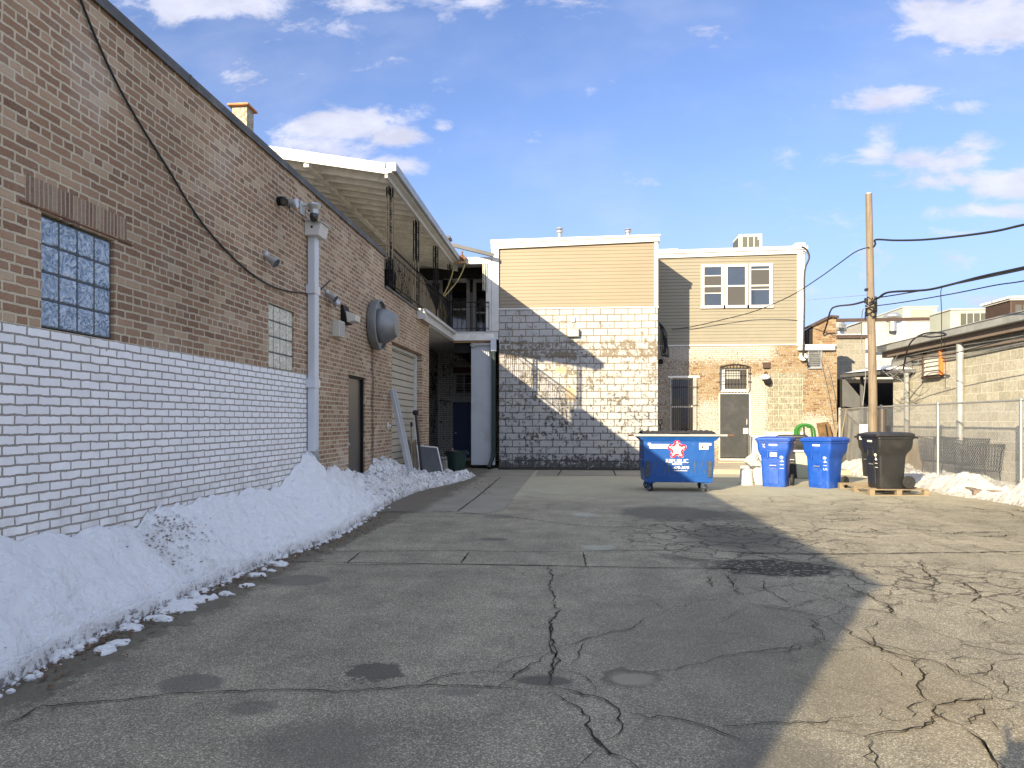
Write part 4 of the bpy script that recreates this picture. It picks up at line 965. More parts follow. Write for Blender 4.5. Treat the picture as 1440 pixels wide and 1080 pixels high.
b.prism([(XR-.4,YR+.3,zl+.25),(rx(955),YR+.3,zl+.26),(rx(955),YR+.3,zl+.40),(XR-.4,YR+.3,zl+.38)], (0,.2,0))
b.prism([(rx(1112),YR-.12,zr+.245),(xr2+.02,YR-.12,zr+.245),(xr2+.02,YR-.12,zr+.33),(rx(1118),YR-.12,zr+.33)], (0,.2,0))
b.build('roof_fascia', M['white_trim'], RB, world=True)
# triple double-hung window
wz0, wz1 = rz(431, 1030), rz(374, 1030)
for k, (pa, pb) in enumerate(((988.5, 1015.5), (1021, 1049), (1054, 1083))):
    x0, x1 = rx(pa), rx(pb); f = MB()
    f.box(x0-.07, x0+.035, YR-.06, YR+.0, wz0, wz1).box(x1-.035, x1+.07, YR-.06, YR, wz0, wz1).box(x0-.07, x1+.07, YR-.062, YR, wz1-.035, wz1+.05).box(x0-.09, x1+.09, YR-.075, YR, wz0-.06, wz0+.03)
    m_ = (wz0 + wz1) / 2
    f.box(x0+.035, x1-.035, YR-.05, YR-.01, m_-.025, m_+.025)
    if k == 0: f.box(x0+.035, x1-.035, YR-.045, YR-.01, wz1-.33, wz1-.30).box(x0+.035, x1-.035, YR-.045, YR-.01, wz0+.42, wz0+.45)
    if k == 2: f.box(x0+.035, x1-.035, YR-.045, YR-.01, wz1-.15, wz1-.12).box(x0+.035, x1-.035, YR-.045, YR-.01, wz0+.52, wz0+.55)
    fr = f.build('window', M['white_trim'], RB, world=True)
    p = MB(); p.box(x0+.03, x1-.03, YR-.026, YR-.021, wz0, wz1); p.build('pane', M['pane_sky'], fr, world=True)
    s = MB()
    if k == 0: s.box(x0+.036, x1-.036, YR-.032, YR-.030, wz0+.45, wz1-.33)
    if k == 1: s.box(x0+.036, x1-.036, YR-.032, YR-.030, wz0+.03, m_-.026)
    if k == 2: s.box(x0+.036, x1-.036, YR-.032, YR-.030, wz0+.55, wz1-.15)
    s.build('screen', M['pane_screen'], fr, world=True)
# steel door
b = MB(); b.box(d2[0]+.03, d2[1]-.03, YR+.0, YR+.05, .23, d2[3]-.02); d = b.build('door', M['door_black'], RB, world=True, bevel=.004)
b = MB(); b.box(d2[0], d2[0]+.03, YR-.0, YR+.06, .2, d2[3]).box(d2[1]-.03, d2[1], YR-.0, YR+.06, .2, d2[3]).box(d2[0]+.03, d2[1]-.03, YR, YR+.06, d2[3]-.02, d2[3]).box(d2[0], d2[1], YR-.05, YR+.06, .14, .2)
b.build('door_frame', M['white_wood'], RB, world=True)
hx = rx(1049)
b = MB(); b.box(hx-.09, hx+.07, YR-.012, YR-.001, rz(610), rz(602)); b.lathe([(.02,-.05),(.028,-.03),(.028,-.012)], (hx, YR, rz(606)), 'Y', 12); b.build('lock_plate', M['white_trim'], d, world=True)
b = MB(); b.tube([(hx+.02,YR,rz(598)),(hx+.02,YR-.05,rz(597)),(hx+.02,YR-.05,rz(590)),(hx+.02,YR,rz(589))], .012, 8); b.build('handle', M['galv'], d, world=True)
# transom window + bars
def bars(parent, x0, x1, y, z0, z1, n, mat, hz=(), arch_=0, name='security_bars', lean=0):
    p = MB()
    for i in range(n + 1):
        x = x0 + (x1-x0)*i/n; dz = arch_ * (1 - (2*i/n - 1)**2)
        p.tube([(x,y+.05,z0),(x,y,z0+.03),(x,y-lean,(z0+z1)/2),(x,y,z1+dz-.03),(x,y+.05,z1+dz)], .010, 6)
    for z in hz: p.bar((x0-.05,y,z), (x1+.05,y,z), .02, .02)
    if arch_: p.tube([(x0+(x1-x0)*i/12, y, z1+arch_*(1-(2*i/12-1)**2)) for i in range(13)], .016, 6)
    return p.build(name, mat, parent, world=True)
x0, x1, z0, z1, dd = t2
b = MB(); b.box(x0, x1, YR+dd-.03, YR+dd, z0, z1); f = b.build('transom_window', M['white_wood'], RB, world=True)
b = MB(); b.box(x0+.16, x1-.04, YR+dd-.04, YR+dd-.032, z0+.12, z1-.06); b.build('pane', M['pane_screen'], f, world=True)
b = MB(); b.box(x0+.2, x1-.25, YR+dd-.045, YR+dd-.041, z0+.45, z1-.12); b.build('blind', S('pale_blind', (.42,.43,.40), .7), f, world=True)
bars(f, x0-.02, x1+.02, YR-.06, z0+.05, z1+.02, 9, M['dark_iron_bars'], (z0+.35, z0+.62), .08)
b = MB()
for i in range(9): b.hexa([Vector((x0+(x1-x0)*i/9,YR-.10,z0+.02)),Vector((x0+(x1-x0)*(i+.55)/9,YR-.10,z0+.02)),Vector((x0+(x1-x0)*(i+.55)/9,YR-.0,z0+.02)),Vector((x0+(x1-x0)*i/9,YR-.0,z0+.02))],
     [Vector((x0+(x1-x0)*(i+.4)/9,YR-.08,z0+.08)),Vector((x0+(x1-x0)*(i+.9)/9,YR-.08,z0+.08)),Vector((x0+(x1-x0)*(i+.9)/9,YR,z0+.08)),Vector((x0+(x1-x0)*(i+.4)/9,YR,z0+.08))])
b.build('sill', M['white_wood'], f, world=True)
# tall barred window
x0, x1, z0, z1, dd = w1
b = MB(); b.box(x0, x1, YR+dd-.03, YR+dd, z0, z1).box(x0, x0+.05, YR-.0, YR+dd-.03, z0, z1).box(x1-.11, x1, YR+.02, YR+dd-.03, z0, z1).box(x0-.08, x1+.08, YR-.04, YR+.02, z1, z1+.06).box(x0, x1, YR+dd-.06, YR+dd-.03, (z0+z1)/2-.03, (z0+z1)/2+.03)
f = b.build('window', M['white_wood'], RB, world=True)
b = MB(); b.box(x0+.05, x1-.12, YR+dd-.04, YR+dd-.031, z0, (z0+z1)/2-.03).box(x0+.05, x1-.12, YR+dd-.04, YR+dd-.031, (z0+z1)/2+.03, z1-.05); b.build('pane', M['pane_dark'], f, world=True)
b = MB(); b.box(x0+.08, x0+.35, YR+dd-.048, YR+dd-.042, z0, z0+1.25); b.build('curtain', S('dim_curtain', (.18,.18,.16), .8), f, world=True)
bars(f, x0+.03, x1-.02, YR-.05, z0-.1, z1-.04, 13, M['dark_iron_bars'], (z0+.1, z0+1.0, z1-.3))
# filled-in opening of scored tile, sill, louvre vent, white gutter
x0, x1 = rx(1080), rx(1129)
b = MB(); b.box(x0, x1, YR-.006, YR, rz(607), rz(525)); b.build('tile_infill', M['tile'], RB, world=True)
b = MB(); b.box(x0-.06, x1+.03, YR-.09, YR, rz(612), rz(607)-.005); b.build('sill', M['white_wood'], RB, world=True)
x0, x1, z0, z1 = rx(1137), rx(1153), rz(517), rz(496)
b = MB(); b.box(x0-.04, x0, YR-.05, YR, z0-.04, z1+.04).box(x1, x1+.04, YR-.05, YR, z0-.04, z1+.04).box(x0, x1, YR-.05, YR, z1, z1+.04).box(x0-.04, x1+.04, YR-.07, YR, z0-.06, z0)
for i in range(8):
    z = z0 + (z1-z0)*i/8; b.hexa([Vector((x0,YR-.055,z)),Vector((x0,YR-.05,z-.012)),Vector((x0,YR-.0,z+.045)),Vector((x0,YR-.0,z+.055))], [Vector((x1,YR-.055,z)),Vector((x1,YR-.05,z-.012)),Vector((x1,YR-.0,z+.045)),Vector((x1,YR-.0,z+.055))])
b.build('louvre_vent', M['galv'], RB, world=True)
b = MB(); b.box(rx(1121), rx(1172), YR-.16, YR-.02, rz(493,1150), rz(487,1150)); b.box(rx(1120), rx(1173), YR-.19, YR+.0, rz(487,1150), rz(485,1150)); b.build('gutter', M['white_trim'], RB, world=True, bevel=.01)
# raked parapet above the right part
zz = lambda px, py: at(px, py, Y=YR+.3)
pp = [zz(1129, 487), zz(1177, 487), zz(1176, 446), zz(1168, 446), zz(1147, 456), zz(1129, 466)]
pl = [zz(1143, 487), zz(1177, 487), zz(1176, 447), zz(1167, 447), zz(1146, 457), zz(1143, 458)]
b = MB(); b.prism(pl, (0,.35,0)); b.build('parapet', M['far_brick'], RB, world=True)
b = MB(); b.prism([zz(1129,487), zz(1143,487), zz(1143,459), zz(1129,467)], (0,.3,0)); b.build('tarred_parapet', M['near_black'], RB, world=True)
b = MB()
cp = [zz(1128,464), zz(1147,455), zz(1167,445), zz(1178.5,446)]
for a, c in zip(cp, cp[1:]): b.bar(a + Vector((0,.15,0)), c + Vector((0,.15,0)), .5, .07)
b.build('parapet_coping', M['brown_metal'], RB, world=True)
# --- fixtures on this wall
q = at(1076, 536, Y=YR); t = thing('snowy_wall_lamp', 'wall lamp capped with snow right of the charcoal door', 'wall lamp', q)
b = MB(); b.lathe([(.07,-.2),(.11,-.16),(.12,-.05),(.06,0)], (.06,0,-.02), 'Y', 16); b.build('housing', M['black_iron'], t)
b = MB(); b.lathe([(.02,-.06),(.12,-.04),(.16,.02),(.12,.08),(.03,.11)], (-.03,-.12,.10), 'Z', 14); b.build('snow_cap', M['snow_clean'], t, smooth=True)
b = MB(); b.tube(smooth_pts([Vector(v) for v in ((-.02,-.02,.12),(-.04,-.05,.26),(.04,-.03,.3),(.05,-.01,.2))]), .012, 6); b.build('gooseneck', M['rust'], t)
q = at(1077, 514, Y=YR); t = thing('bracket_box', 'small rusty metal box above the filled-in opening', 'box', q)
b = MB(); b.box(-.10, .10, -.10, 0, -.09, .08); b.build('body', M['brown_metal'], t, bevel=.006)
b = MB(); b.box(-.12, .12, -.12, 0, .08, .095); b.build('lid', M['rust'], t)
q = at(927, 510, Y=YR); t = thing('wall_bracket', 'small black box on the shaded brick beside the block building', 'box', at(929, 509, Y=YR))
b = MB(); b.box(-.07, .07, -.10, 0, -.07, .08); b.build('body', M['near_black'], t, bevel=.006)
b = MB(); b.box(-.05, .05, -.13, -.10, -.02, .04); b.build('arm', M['near_black'], t)
# rooftop condenser on the sided storey
xa, xb = at(1040, 340, Y=26).x, at(1072, 340, Y=26).x; za = rl2(5.5)+.15; zb = at(1050, 329, Y=26).z
AC = thing('condenser_unit', 'pale rooftop air conditioner above the three white windows', 'air conditioner', ((xa+xb)/2, 26.5, za))
b = MB(); b.box(xa-.02, xb, 26, 27.0, za-.1, zb); body = b.build('casing', M['hvac_pale'], AC, world=True, bevel=.02)
b = MB()
for k in range(3):
    u0 = xa + .10 + k * .21; b.box(u0, u0+.17, 25.985, 25.999, za+.05, zb-.1)
b.build('grille', M['grille'], AC, world=True)
b = MB(); b.box(xb-.16, xb-.05, 25.98, 25.999, zb-.22, zb-.12); b.build('badge', M['white_trim'], AC, world=True)
b = MB(); b.box(xa-.035, xa-.021, 26.1, 26.9, za+.05, zb-.1); b.build('side_grille', M['grille'], AC, world=True)
# raised doorstep slab
b = MB(); b.box(XR+.02, 8.3, 19.6, YR-.0, -.05, .12); b.box(rx(1000), rx(1066), 22.6, YR-.001, .12, .16); tag(b.build('concrete_step', M['concrete_step'], bevel=.015), kind='structure')

# ================================================================== CINDER BLOCK BUILDING (right)
CX = 8.7
CB = thing('cinder_block_building', 'long tan cinder block building with a grey gutter along the right side', 'building', (CX+2, 12, 0))
ye = at(1256, 600, X=CX).y; YG = at(1235, 600, X=CX-.3).y
b = MB(); b.add([(CX,2,0),(CX,ye,0),(CX,ye,3.35),(CX,2,3.35)], [(0,1,2,3)]); b.build('wall', M['cinder'], CB, world=True)
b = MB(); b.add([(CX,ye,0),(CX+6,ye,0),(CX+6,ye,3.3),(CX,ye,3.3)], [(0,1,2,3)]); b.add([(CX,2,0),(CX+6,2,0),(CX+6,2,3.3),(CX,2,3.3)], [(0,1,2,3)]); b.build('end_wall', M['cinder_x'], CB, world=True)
b = MB(); b.prism([(CX-.22,2,3.35),(CX+6,2,3.7),(CX+6,2,3.78),(CX-.22,2,3.43)], (0,YG-2,0)); b.build('roof', M['roof'], CB, world=True)
b = MB(); b.box(CX-.36, CX-.22, 2, YG, 3.31, 3.46).box(CX-.38, CX-.2, 2, YG, 3.46, 3.485); b.build('gutter', M['galv_dull'], CB, world=True, bevel=.012)
b = MB(); b.box(CX-.22, CX-.0, 2, YG-.05, 3.16, 3.34).box(CX-.06, CX+.0, 2, ye-.02, 2.98, 3.03); b.build('eaves_board', M['grey_wood'], CB, world=True)
b = MB(); 
for z, o_ in ((3.10, .09), (3.05, .05), (2.94, .06), (2.88, .035)):
    b.tube([(CX-o_, y, z + .03*math.sin(y*.9+o_*50)) for y in [2 + .6*k for k in range(31)]], .018, 6)
b.build('conduit', M['galv'], CB, world=True)
for px in (1350, 1275):
    yy = at(px, 600, X=CX-.12).y
    b = MB(); b.lathe([(.075,0),(.075,3.36)], (CX-.12, yy, 0), 'Z', 16) if px == 1350 else b.lathe([(.055,0),(.055,2.7)], (CX-.12, yy, 0), 'Z', 14)
    auto_smooth(b.build('post', M['galv_dull'], CB, world=True))
# louvre window in an orange frame
y0, y1 = at(1326, 520, X=CX).y, at(1303, 520, X=CX).y; z0, z1 = at(1315, 527, X=CX).z, at(1315, 496, X=CX).z
b = MB(); b.box(CX-.10, CX+.0, y0-.05, y0, z0-.05, z1+.04); b.build('window_jamb', M['rust_orange'], CB, world=True)
b = MB(); b.box(CX-.10, CX, y1, y1+.04, z0-.05, z1+.04).box(CX-.12, CX, y0-.05, y1+.04, z0-.08, z0-.03).box(CX-.012, CX-.002, y0, y1, z0, z1); f = b.build('window', M['brown_metal'], CB, world=True)
b = MB()
for i in range(5):
    z = z0 + (z1-z0)*i/5; b.prism([(CX-.07,y0,z),(CX-.06,y0,z-.0),(CX-.02,y0,z+.10),(CX-.03,y0,z+.105)], (0,y1-y0,0))
b.build('louvre_pane', M['bucket_white'], f, world=True)
# dark louvred box near the wall end
y0, y1 = at(1284, 520, X=CX).y, at(1262, 520, X=CX).y
b = MB(); b.box(CX-.16, CX, y0, y1, at(1270, 530, X=CX).z, at(1270, 505, X=CX).z)
bx = b.build('breaker_box', M['dark_grey'], CB, world=True, bevel=.01)
b = MB(); b.box(CX-.175, CX-.161, y0+.1, y1-.1, at(1270, 528, X=CX).z, at(1270, 508, X=CX).z); b.build('cover', M['galv_dull'], bx, world=True)

# loading canopy between the brick house and the cinder building
LC = thing('loading_canopy', 'snow topped lean-to canopy over the dark passage by the utility pole', 'canopy', (8.9, 20.5, 0))
CY = at(1275, 600, X=8.46).y
poly = [(8.55,23.6),(8.42,CY),(8.69,CY),(8.69,ye+.03),(12,ye+.05),(12,23.6)]
b = MB(); b.prism([(x,y,2.66+(y-CY)*.035) for x, y in poly], (0,0,.09)); b.build('roof', M['dark_grey'], LC, world=True)
b = MB(); b.grid(lambda u, v: Vector((8.50 + u*3.3, ye + .08 + v*(23.5-ye-.1), 2.84 + .035*v*3 + .22*math.sin(math.pi*min(1,max(0,u*1.0)))**.5*math.sin(math.pi*v)**.5 * (0.7+.5*noise.noise(Vector((u*6,v*6,3))))) ), 20, 20)
b.grid(lambda u, v: Vector((8.44 + u*.24, CY + .03 + v*(ye-CY), 2.75 + .035*v*2.5 + .08*(math.sin(math.pi*u)*math.sin(math.pi*v))**.5)), 8, 16)
b.build('snow', M['snow_clean'], LC, world=True, smooth=True)
q = at(1204, 560, Y=23.2)
b = MB(); b.box(8.80,8.88,22.6,22.68,0,2.86); b.build('post', M['dark_grey'], LC, world=True)
b = MB(); b.box(8.44,8.52,CY+.03,CY+.11,0,2.66); b.build('post', M['galv_dull'], LC, world=True)
b = MB(); b.add([(8.6,23.55,2.84),(8.6,23.55,1.9),(9.2,23.5,1.7),(9.5,23.45,1.65)], [(0,1,2,3)]).prism([(8.60,23.4,2.80),(8.60,23.4,1.9),(9.45,23.4,1.75)], (0,.03,0)); b.build('shade_sheet', M['dark_grey'], LC, world=True)  # added dark sheet stands in for shade at the top of the passage
b = MB(); b.box(8.5,12.2,24.2,24.3,0,2.8).box(12.1,12.2,ye+.1,24.2,0,2.8); b.build('shade_boarding', M['near_black'], LC, world=True)  # black colour stands in for deep shade at the back of the passage
b = MB()
for k in range(5): b.box(8.62+k*.2, 8.80+k*.2, 23.30, 23.33, 0, 1.72 + .03*((k*7)%3))
b.build('plank_screen', M['trash_panel'], LC, world=True)
# small block wall with a brown coping and the white block building behind
t = thing('block_wall', 'short tan block wall with brown coping behind the snowy canopy', 'wall', (9.9, 27, 0))
xa, xb = at(1176, 480, Y=27).x, at(1217, 480, Y=27).x
b = MB(); b.box(xa, xb, 27, 27.3, 0, at(1200,476,Y=27).z); b.build('wall', M['cinder_x'], t, world=True)
b = MB(); b.box(xa, xb+.05, 26.92, 27.35, at(1200,476,Y=27).z, at(1200,471,Y=27).z); b.build('coping', M['brown_metal'], t, world=True)
b = MB(); b.box(xa, xb+.05, 26.95, 27.35, at(1200,471,Y=27).z, at(1200,470,Y=27).z+.0); b.build('snow', M['snow_clean'], t, world=True)
YV = 30
WB = thing('white_block_building', 'white painted block building seen over the roofs behind the utility pole', 'building', (15, 31, 0))
zt = at(1300, 452, Y=YV).z
b = MB(); b.box(at(1212,450,Y=YV).x, 24, YV, YV+8, 0, zt); b.build('wall', M['white_cinder'], WB, world=True)
b = MB(); b.box(at(1212,450,Y=YV).x-.05, 24, YV-.04, YV+8, zt, zt+.06); b.build('coping', M['white_trim'], WB, world=True)
b = MB(); b.box(at(1211,450,Y=YV).x, at(1219,450,Y=YV).x, YV-.15, YV-.02, 3, at(1215,478,Y=YV).z); b.build('downpipe', M['white_trim'], WB, world=True)
xs = at(1266,480,Y=YV).x
b = MB(); b.box(xs-.18, xs+.18, YV-.07, YV-.002, 2, zt); b.build('shadow_strip', M['gutter_blue'], WB, world=True)  # blue-grey strip stands in for a shadow band on the white wall
a_ = at(1176, 450.5, Y=27.5); c_ = at(1345, 448, Y=27.5)
b = MB(); b.bar(a_, c_, .10, .12); tag(b.build('steel_beam', M['brown_metal']), 'long thin brown steel beam above the white wall behind the pole', 'beam')
# rooftop units
def unit(name, label, px0, px1, py0, py1, Y, depth, split, roofz=None, mat='hvac'):
    x0, x1 = at(px0, py0, Y=Y).x, at(px1, py0, Y=Y).x; z1 = at(px0, py0, Y=Y).z; z0 = at(px0, py1, Y=Y).z
    t = thing(name, label, 'rooftop unit', ((x0+x1)/2, Y+depth/2, z0))
    b = MB(); b.box(x0, x1, Y, Y+depth, z0-.3, z1-.04); b.build('casing', M[mat], t, world=True, bevel=.02)
    b = MB(); b.box(x0-.03, x1+.03, Y-.03, Y+depth+.03, z1-.04, z1); b.build('top_cover', M['hvac_pale'], t, world=True)
    b = MB(); n = split
    for k in range(n):
        u0 = x0 + (x1-x0)*(.22 + .75*k/n); u1 = x0 + (x1-x0)*(.22 + .75*(k+.82)/n); b.box(u0, u1, Y-.015, Y-.001, z0+.02, z1-.14)
    b.build('grille', M['grille'] if n > 1 else S('tan_filter_panel', (.33,.31,.24), .7), t, world=True)
    return t, x0, x1, z0, z1
t, x0, x1, z0, z1 = unit('rooftop_unit', 'boxy grey green rooftop unit on the white block building', 1270, 1318, 431, 451, 31, 3.2, 1)
b = MB(); b.box(x0-.02, x0-.001, 31.3, 33.9, z0+.1, z1-.25); b.build('side_panel', M['hvac'], t, world=True)
t, x0, x1, z0, z1 = unit('rooftop_unit', 'long grey green condenser with five grilles on the cinder block roof', 1337, 1400, 434, 466, 21, 1.2, 5)
t, x0, x1, z0, z1 = unit('roof_box', 'dark brown boxed chimney at the right edge above the gutter', 1421, 1450, 420, 446, 17, 1.0, 2, mat='brown_metal')
b = MB(); b.box(x0-.06, x1+.1, 16.94, 18.1, z1, z1+.05); b.build('snow_cap', M['snow_clean'], t, world=True)
q = at(1255, 448, Y=29.8); t = thing('roof_ventilator', 'small mushroom ventilator beside the boxy rooftop unit', 'ventilator', q)
b = MB(); b.lathe([(.14,-.5),(.14,.0)], (0,0,0), 'Z', 16); b.build('stem', M['galv'], t)
b = MB(); b.lathe([(.30,0),(.34,.06),(.30,.14),(.18,.22)], (0,0,0), 'Z', 20); b.build('hood', M['galv'], t)
q = at(1179, 462, Y=28.5); t = thing('roof_ventilator', 'squat ribbed ventilator just right of the orange brick parapet', 'ventilator', q)
b = MB(); b.lathe([(.22,-.8),(.22,.0)], (0,0,0), 'Z', 16); b.build('stem', M['galv'], t)
b = MB(); b.lathe([(.30,-.1),(.34,0),(.25,.06),(.30,.12),(.22,.18),(.24,.28),(.16,.30)], (0,0,0), 'Z', 20); b.build('hood', M['galv'], t)

# ================================================================== UTILITY POLE AND OVERHEAD LINES
PY = 18.0; PX = at(1228, 600, Y=PY).x
UP = thing('utility_pole', 'tall weathered wooden utility pole behind the black carts', 'utility pole', (PX, PY, 0))
zt = at(1222, 273, Y=PY).z
b = MB(); b.tube([(0,0,0),(-.01,.0,2.2),(-.06,0,4.4),(-.105,0,zt)], [.105,.098,.087,.074], 20); auto_smooth(b.build('post', M['wood_pole'], UP))
b = MB(); b.lathe([(.078,zt-.0),(.076,zt+.02)], (-.105,0,0), 'Z', 14); b.build('top_cap', M['galv_dull'], UP)
b = MB()
random.seed(3)
for k in range(16):
    z0 = random.uniform(at(1225,445,Y=PY).z, at(1225,420,Y=PY).z); r = .105 + random.uniform(0,.03); a0 = random.uniform(0, 6)
    b.tube([(-.055 + r*math.cos(a0+i*.5), r*math.sin(a0+i*.5), z0 + .05*math.sin(i*random.uniform(.5,1)) + i*random.uniform(-.02,.02)) for i in range(10)], random.uniform(.008,.016), 5)
b.box(-.19,-.13,-.05,.05,4.6,4.66).box(-.20,-.14,-.05,.03,4.3,4.42); b.build('cable_clamps', M['cable'], UP)
b = MB(); b.lathe([(.09,0),(.09,1.72)], (.12,-.22,0), 'Z', 14); b.build('cable_guard', S('brown_guard_pipe', (.06,.05,.045), .5), UP)
b = MB(); b.box(-.38,-.2,-.18,-.12,.98,1.35); b.build('utility_tag', M['bucket_white'], UP)
def wire(pts, r, label, mat='cable', name='overhead_cable', cat='cable', n=6, group=None):
    b = MB(); b.tube(smooth_pts([Vector(p) for p in pts], 7), r, n); return tag(b.build(name, M[mat]), label, cat, group)
A = at
wire([A(1222,348,Y=17.9), A(1213,350,Y=18.2), A(1200,356,Y=18.7), A(1178,372,Y=19.6), A(1150,392,Y=20.8), A(1110,417,Y=22.3), A(1060,438,Y=23.2), A(1010,451,Y=23.45), A(970,460,Y=23.55), A(945,463,Y=23.6)], .014, 'thin black service cable from the pole sagging across the beige siding')
wire([A(1228,348,Y=17.85), A(1231,343,Y=17.8), A(1232,337,Y=17.7), A(1260,338,Y=17), A(1300,337,Y=16), A(1350,332,Y=15), A(1400,325,Y=14), A(1440,316,Y=13.2), A(1520,300,Y=12)], .022, 'thick twisted cable leaving the pole to the right, the highest of all')
wire([A(1158,470,Y=23.9), A(1163,455,Y=23.4), A(1168,437,Y=22.5), A(1176,431,Y=21), A(1200,428,Y=19), A(1222,422,Y=18.1), A(1235,419,Y=17.85), A(1250,411,Y=17.3), A(1300,408,Y=16), A(1330,402,Y=15.3), A(1380,389,Y=14), A(1440,376,Y=12.8), A(1520,357,Y=11)], .026, 'thick black bundle curving from the orange brick parapet past the pole')
wire([A(1232,419,Y=17.85), A(1270,413,Y=17), A(1320,404,Y=15.4), A(1440,379,Y=12.7), A(1520,361,Y=11)], .014, 'thin cable running just under the thick black bundle right of the pole')
wire([A(1232,430,Y=17.85), A(1270,425,Y=17), A(1340,413,Y=15.3), A(1400,401,Y=14), A(1440,395,Y=13.2), A(1520,377,Y=11.6)], .012, 'lowest straight cable leaving the pole to the right')
wire([A(1124,423,Y=23), A(1170,419,Y=21), A(1218,415,Y=18.1)], .006, 'very thin wire between the white corner trim and the pole', 'cable_grey')
wire([A(1325,402,Y=15.4), A(1323,412,Y=15.5), A(1324,440,Y=15.6), A(1324,495,Y=15.7)], .008, 'thin wire dropping from the bundle to the orange framed louvre', 'cable')
wire([A(1127,347,Y=23.4), A(1134,351,Y=23.4), A(1138,362,Y=23.4), A(1133,375,Y=23.4), A(1131,390,Y=23.4), A(1131,430,Y=23.4), A(1130,480,Y=23.4), A(1129,500,Y=23.45)], .028, 'cable loop hanging down beside the white corner trim')
wire([A(1220,432,Y=17.9), A(1213,437,Y=18), A(1212,460,Y=18.4), A(1212,485,Y=18.8), A(1217,515,Y=18.4), A(1216,545,Y=18.2), A(1213,570,Y=18)], .010, 'grey cable hanging in a loose line left of the pole', 'cable_grey')
wire([A(1270,520,Y=17.6), A(1276,492,Y=16.8), A(1284,478,Y=16.4), A(1300,469,Y=16.2), A(1322,468,Y=15.6), A(1330,471,Y=15.4), A(1310,474,Y=15.9), A(1292,472,Y=16.2)], .018, 'looped black cable lying on the gutter of the cinder block building')
wire([A(1235,528,Y=18), A(1260,517,Y=17.3), A(1290,505,Y=16.5), A(1340,497,Y=15.4), A(1400,482,Y=14), A(1450,470,Y=13)], .010, 'thin wire running just under the grey gutter')
for k in range(8):
    a = (1236 + k*5, 508 + (k*13) % 22); c = (1262 + k*6, 500 + (k*17) % 26)
    wire([A(*a, Y=18.2-.05*k), A((a[0]+c[0])/2, max(a[1],c[1]) + 9, Y=17.8-.05*k), A(*c, Y=17.4-.05*k)], .008, 'tangle of loose grey wires under the end of the gutter', 'cable_grey', 'loose_wire', 'wire', 6, 'loose wires under the gutter end')
q = A(927, 460, Y=23.4); t = thing('cable_coil', 'black cable bundle hanging at the corner of the block building', 'cable', q)
b = MB()
for k in range(5):
    b.tube(smooth_pts([Vector((0,0,.15)), Vector((.06+.04*k,-.02*k,-.2)), Vector((.05+.05*k,-.02*k,-.7-.05*k)), Vector((.1+.05*k,0,-.95)), Vector((.15+.03*k,0,-.6)), Vector((.1,0,-.1))]), .014, 5)
b.build('coil', M['cable'], t)
b = MB(); b.tube([(.2,0,-.35),(.2,0,-.65)], .05, 8); b.build('splice', M['rubber'], t)
q = A(1129, 502, Y=23.6); t = thing('cable_entry', 'white cable entry fitting at the foot of the cable loop beside the louvre vent', 'fitting', q)
b = MB(); b.lathe([(.12,-.08),(.14,-.03),(.10,.05)], (0,0,0), 'Y', 14); b.build('body', M['bucket_white'], t)
b = MB(); b.tube(smooth_pts([Vector((0,-.05,0)), Vector((.1,-.07,-.1)), Vector((.14,-.05,-.28)), Vector((.2,-.02,-.3))]), .03, 6); b.build('tail', M['cable'], t)
for i, (dx) in enumerate((0, 8)):
    wire([A(1150+dx*.4,487,Y=23.5), A(1157+dx,520,Y=23.5), A(1166+dx,560,Y=23.5), A(1172+dx*.6,600,Y=23.5)], .008, 'thin grey wire slanting down the orange brick right of the vent', 'cable_grey', 'hanging_wire', 'wire', 6, 'two wires slanting down the brick')
# ================================================================== TEXT AND STROKES
def text_mesh(parent, name, s, size, loc, rot, mat, ext=.001, shear=0, bold=0):
    cu = bpy.data.curves.new(name, 'FONT'); cu.body = s; cu.size = size; cu.extrude = ext; cu.align_x = 'CENTER'; cu.align_y = 'CENTER'; cu.shear = shear; cu.offset = bold
    tmp = bpy.data.objects.new(name, cu); COL.objects.link(tmp)
    dg = bpy.context.evaluated_depsgraph_get(); me = bpy.data.meshes.new_from_object(tmp.evaluated_get(dg))
    bpy.data.objects.remove(tmp); bpy.data.curves.remove(cu)
    o = bpy.data.objects.new(name, me); COL.objects.link(o); me.materials.clear(); me.materials.append(mat)
    o.parent = parent; o.location = loc; o.rotation_euler = rot; return o

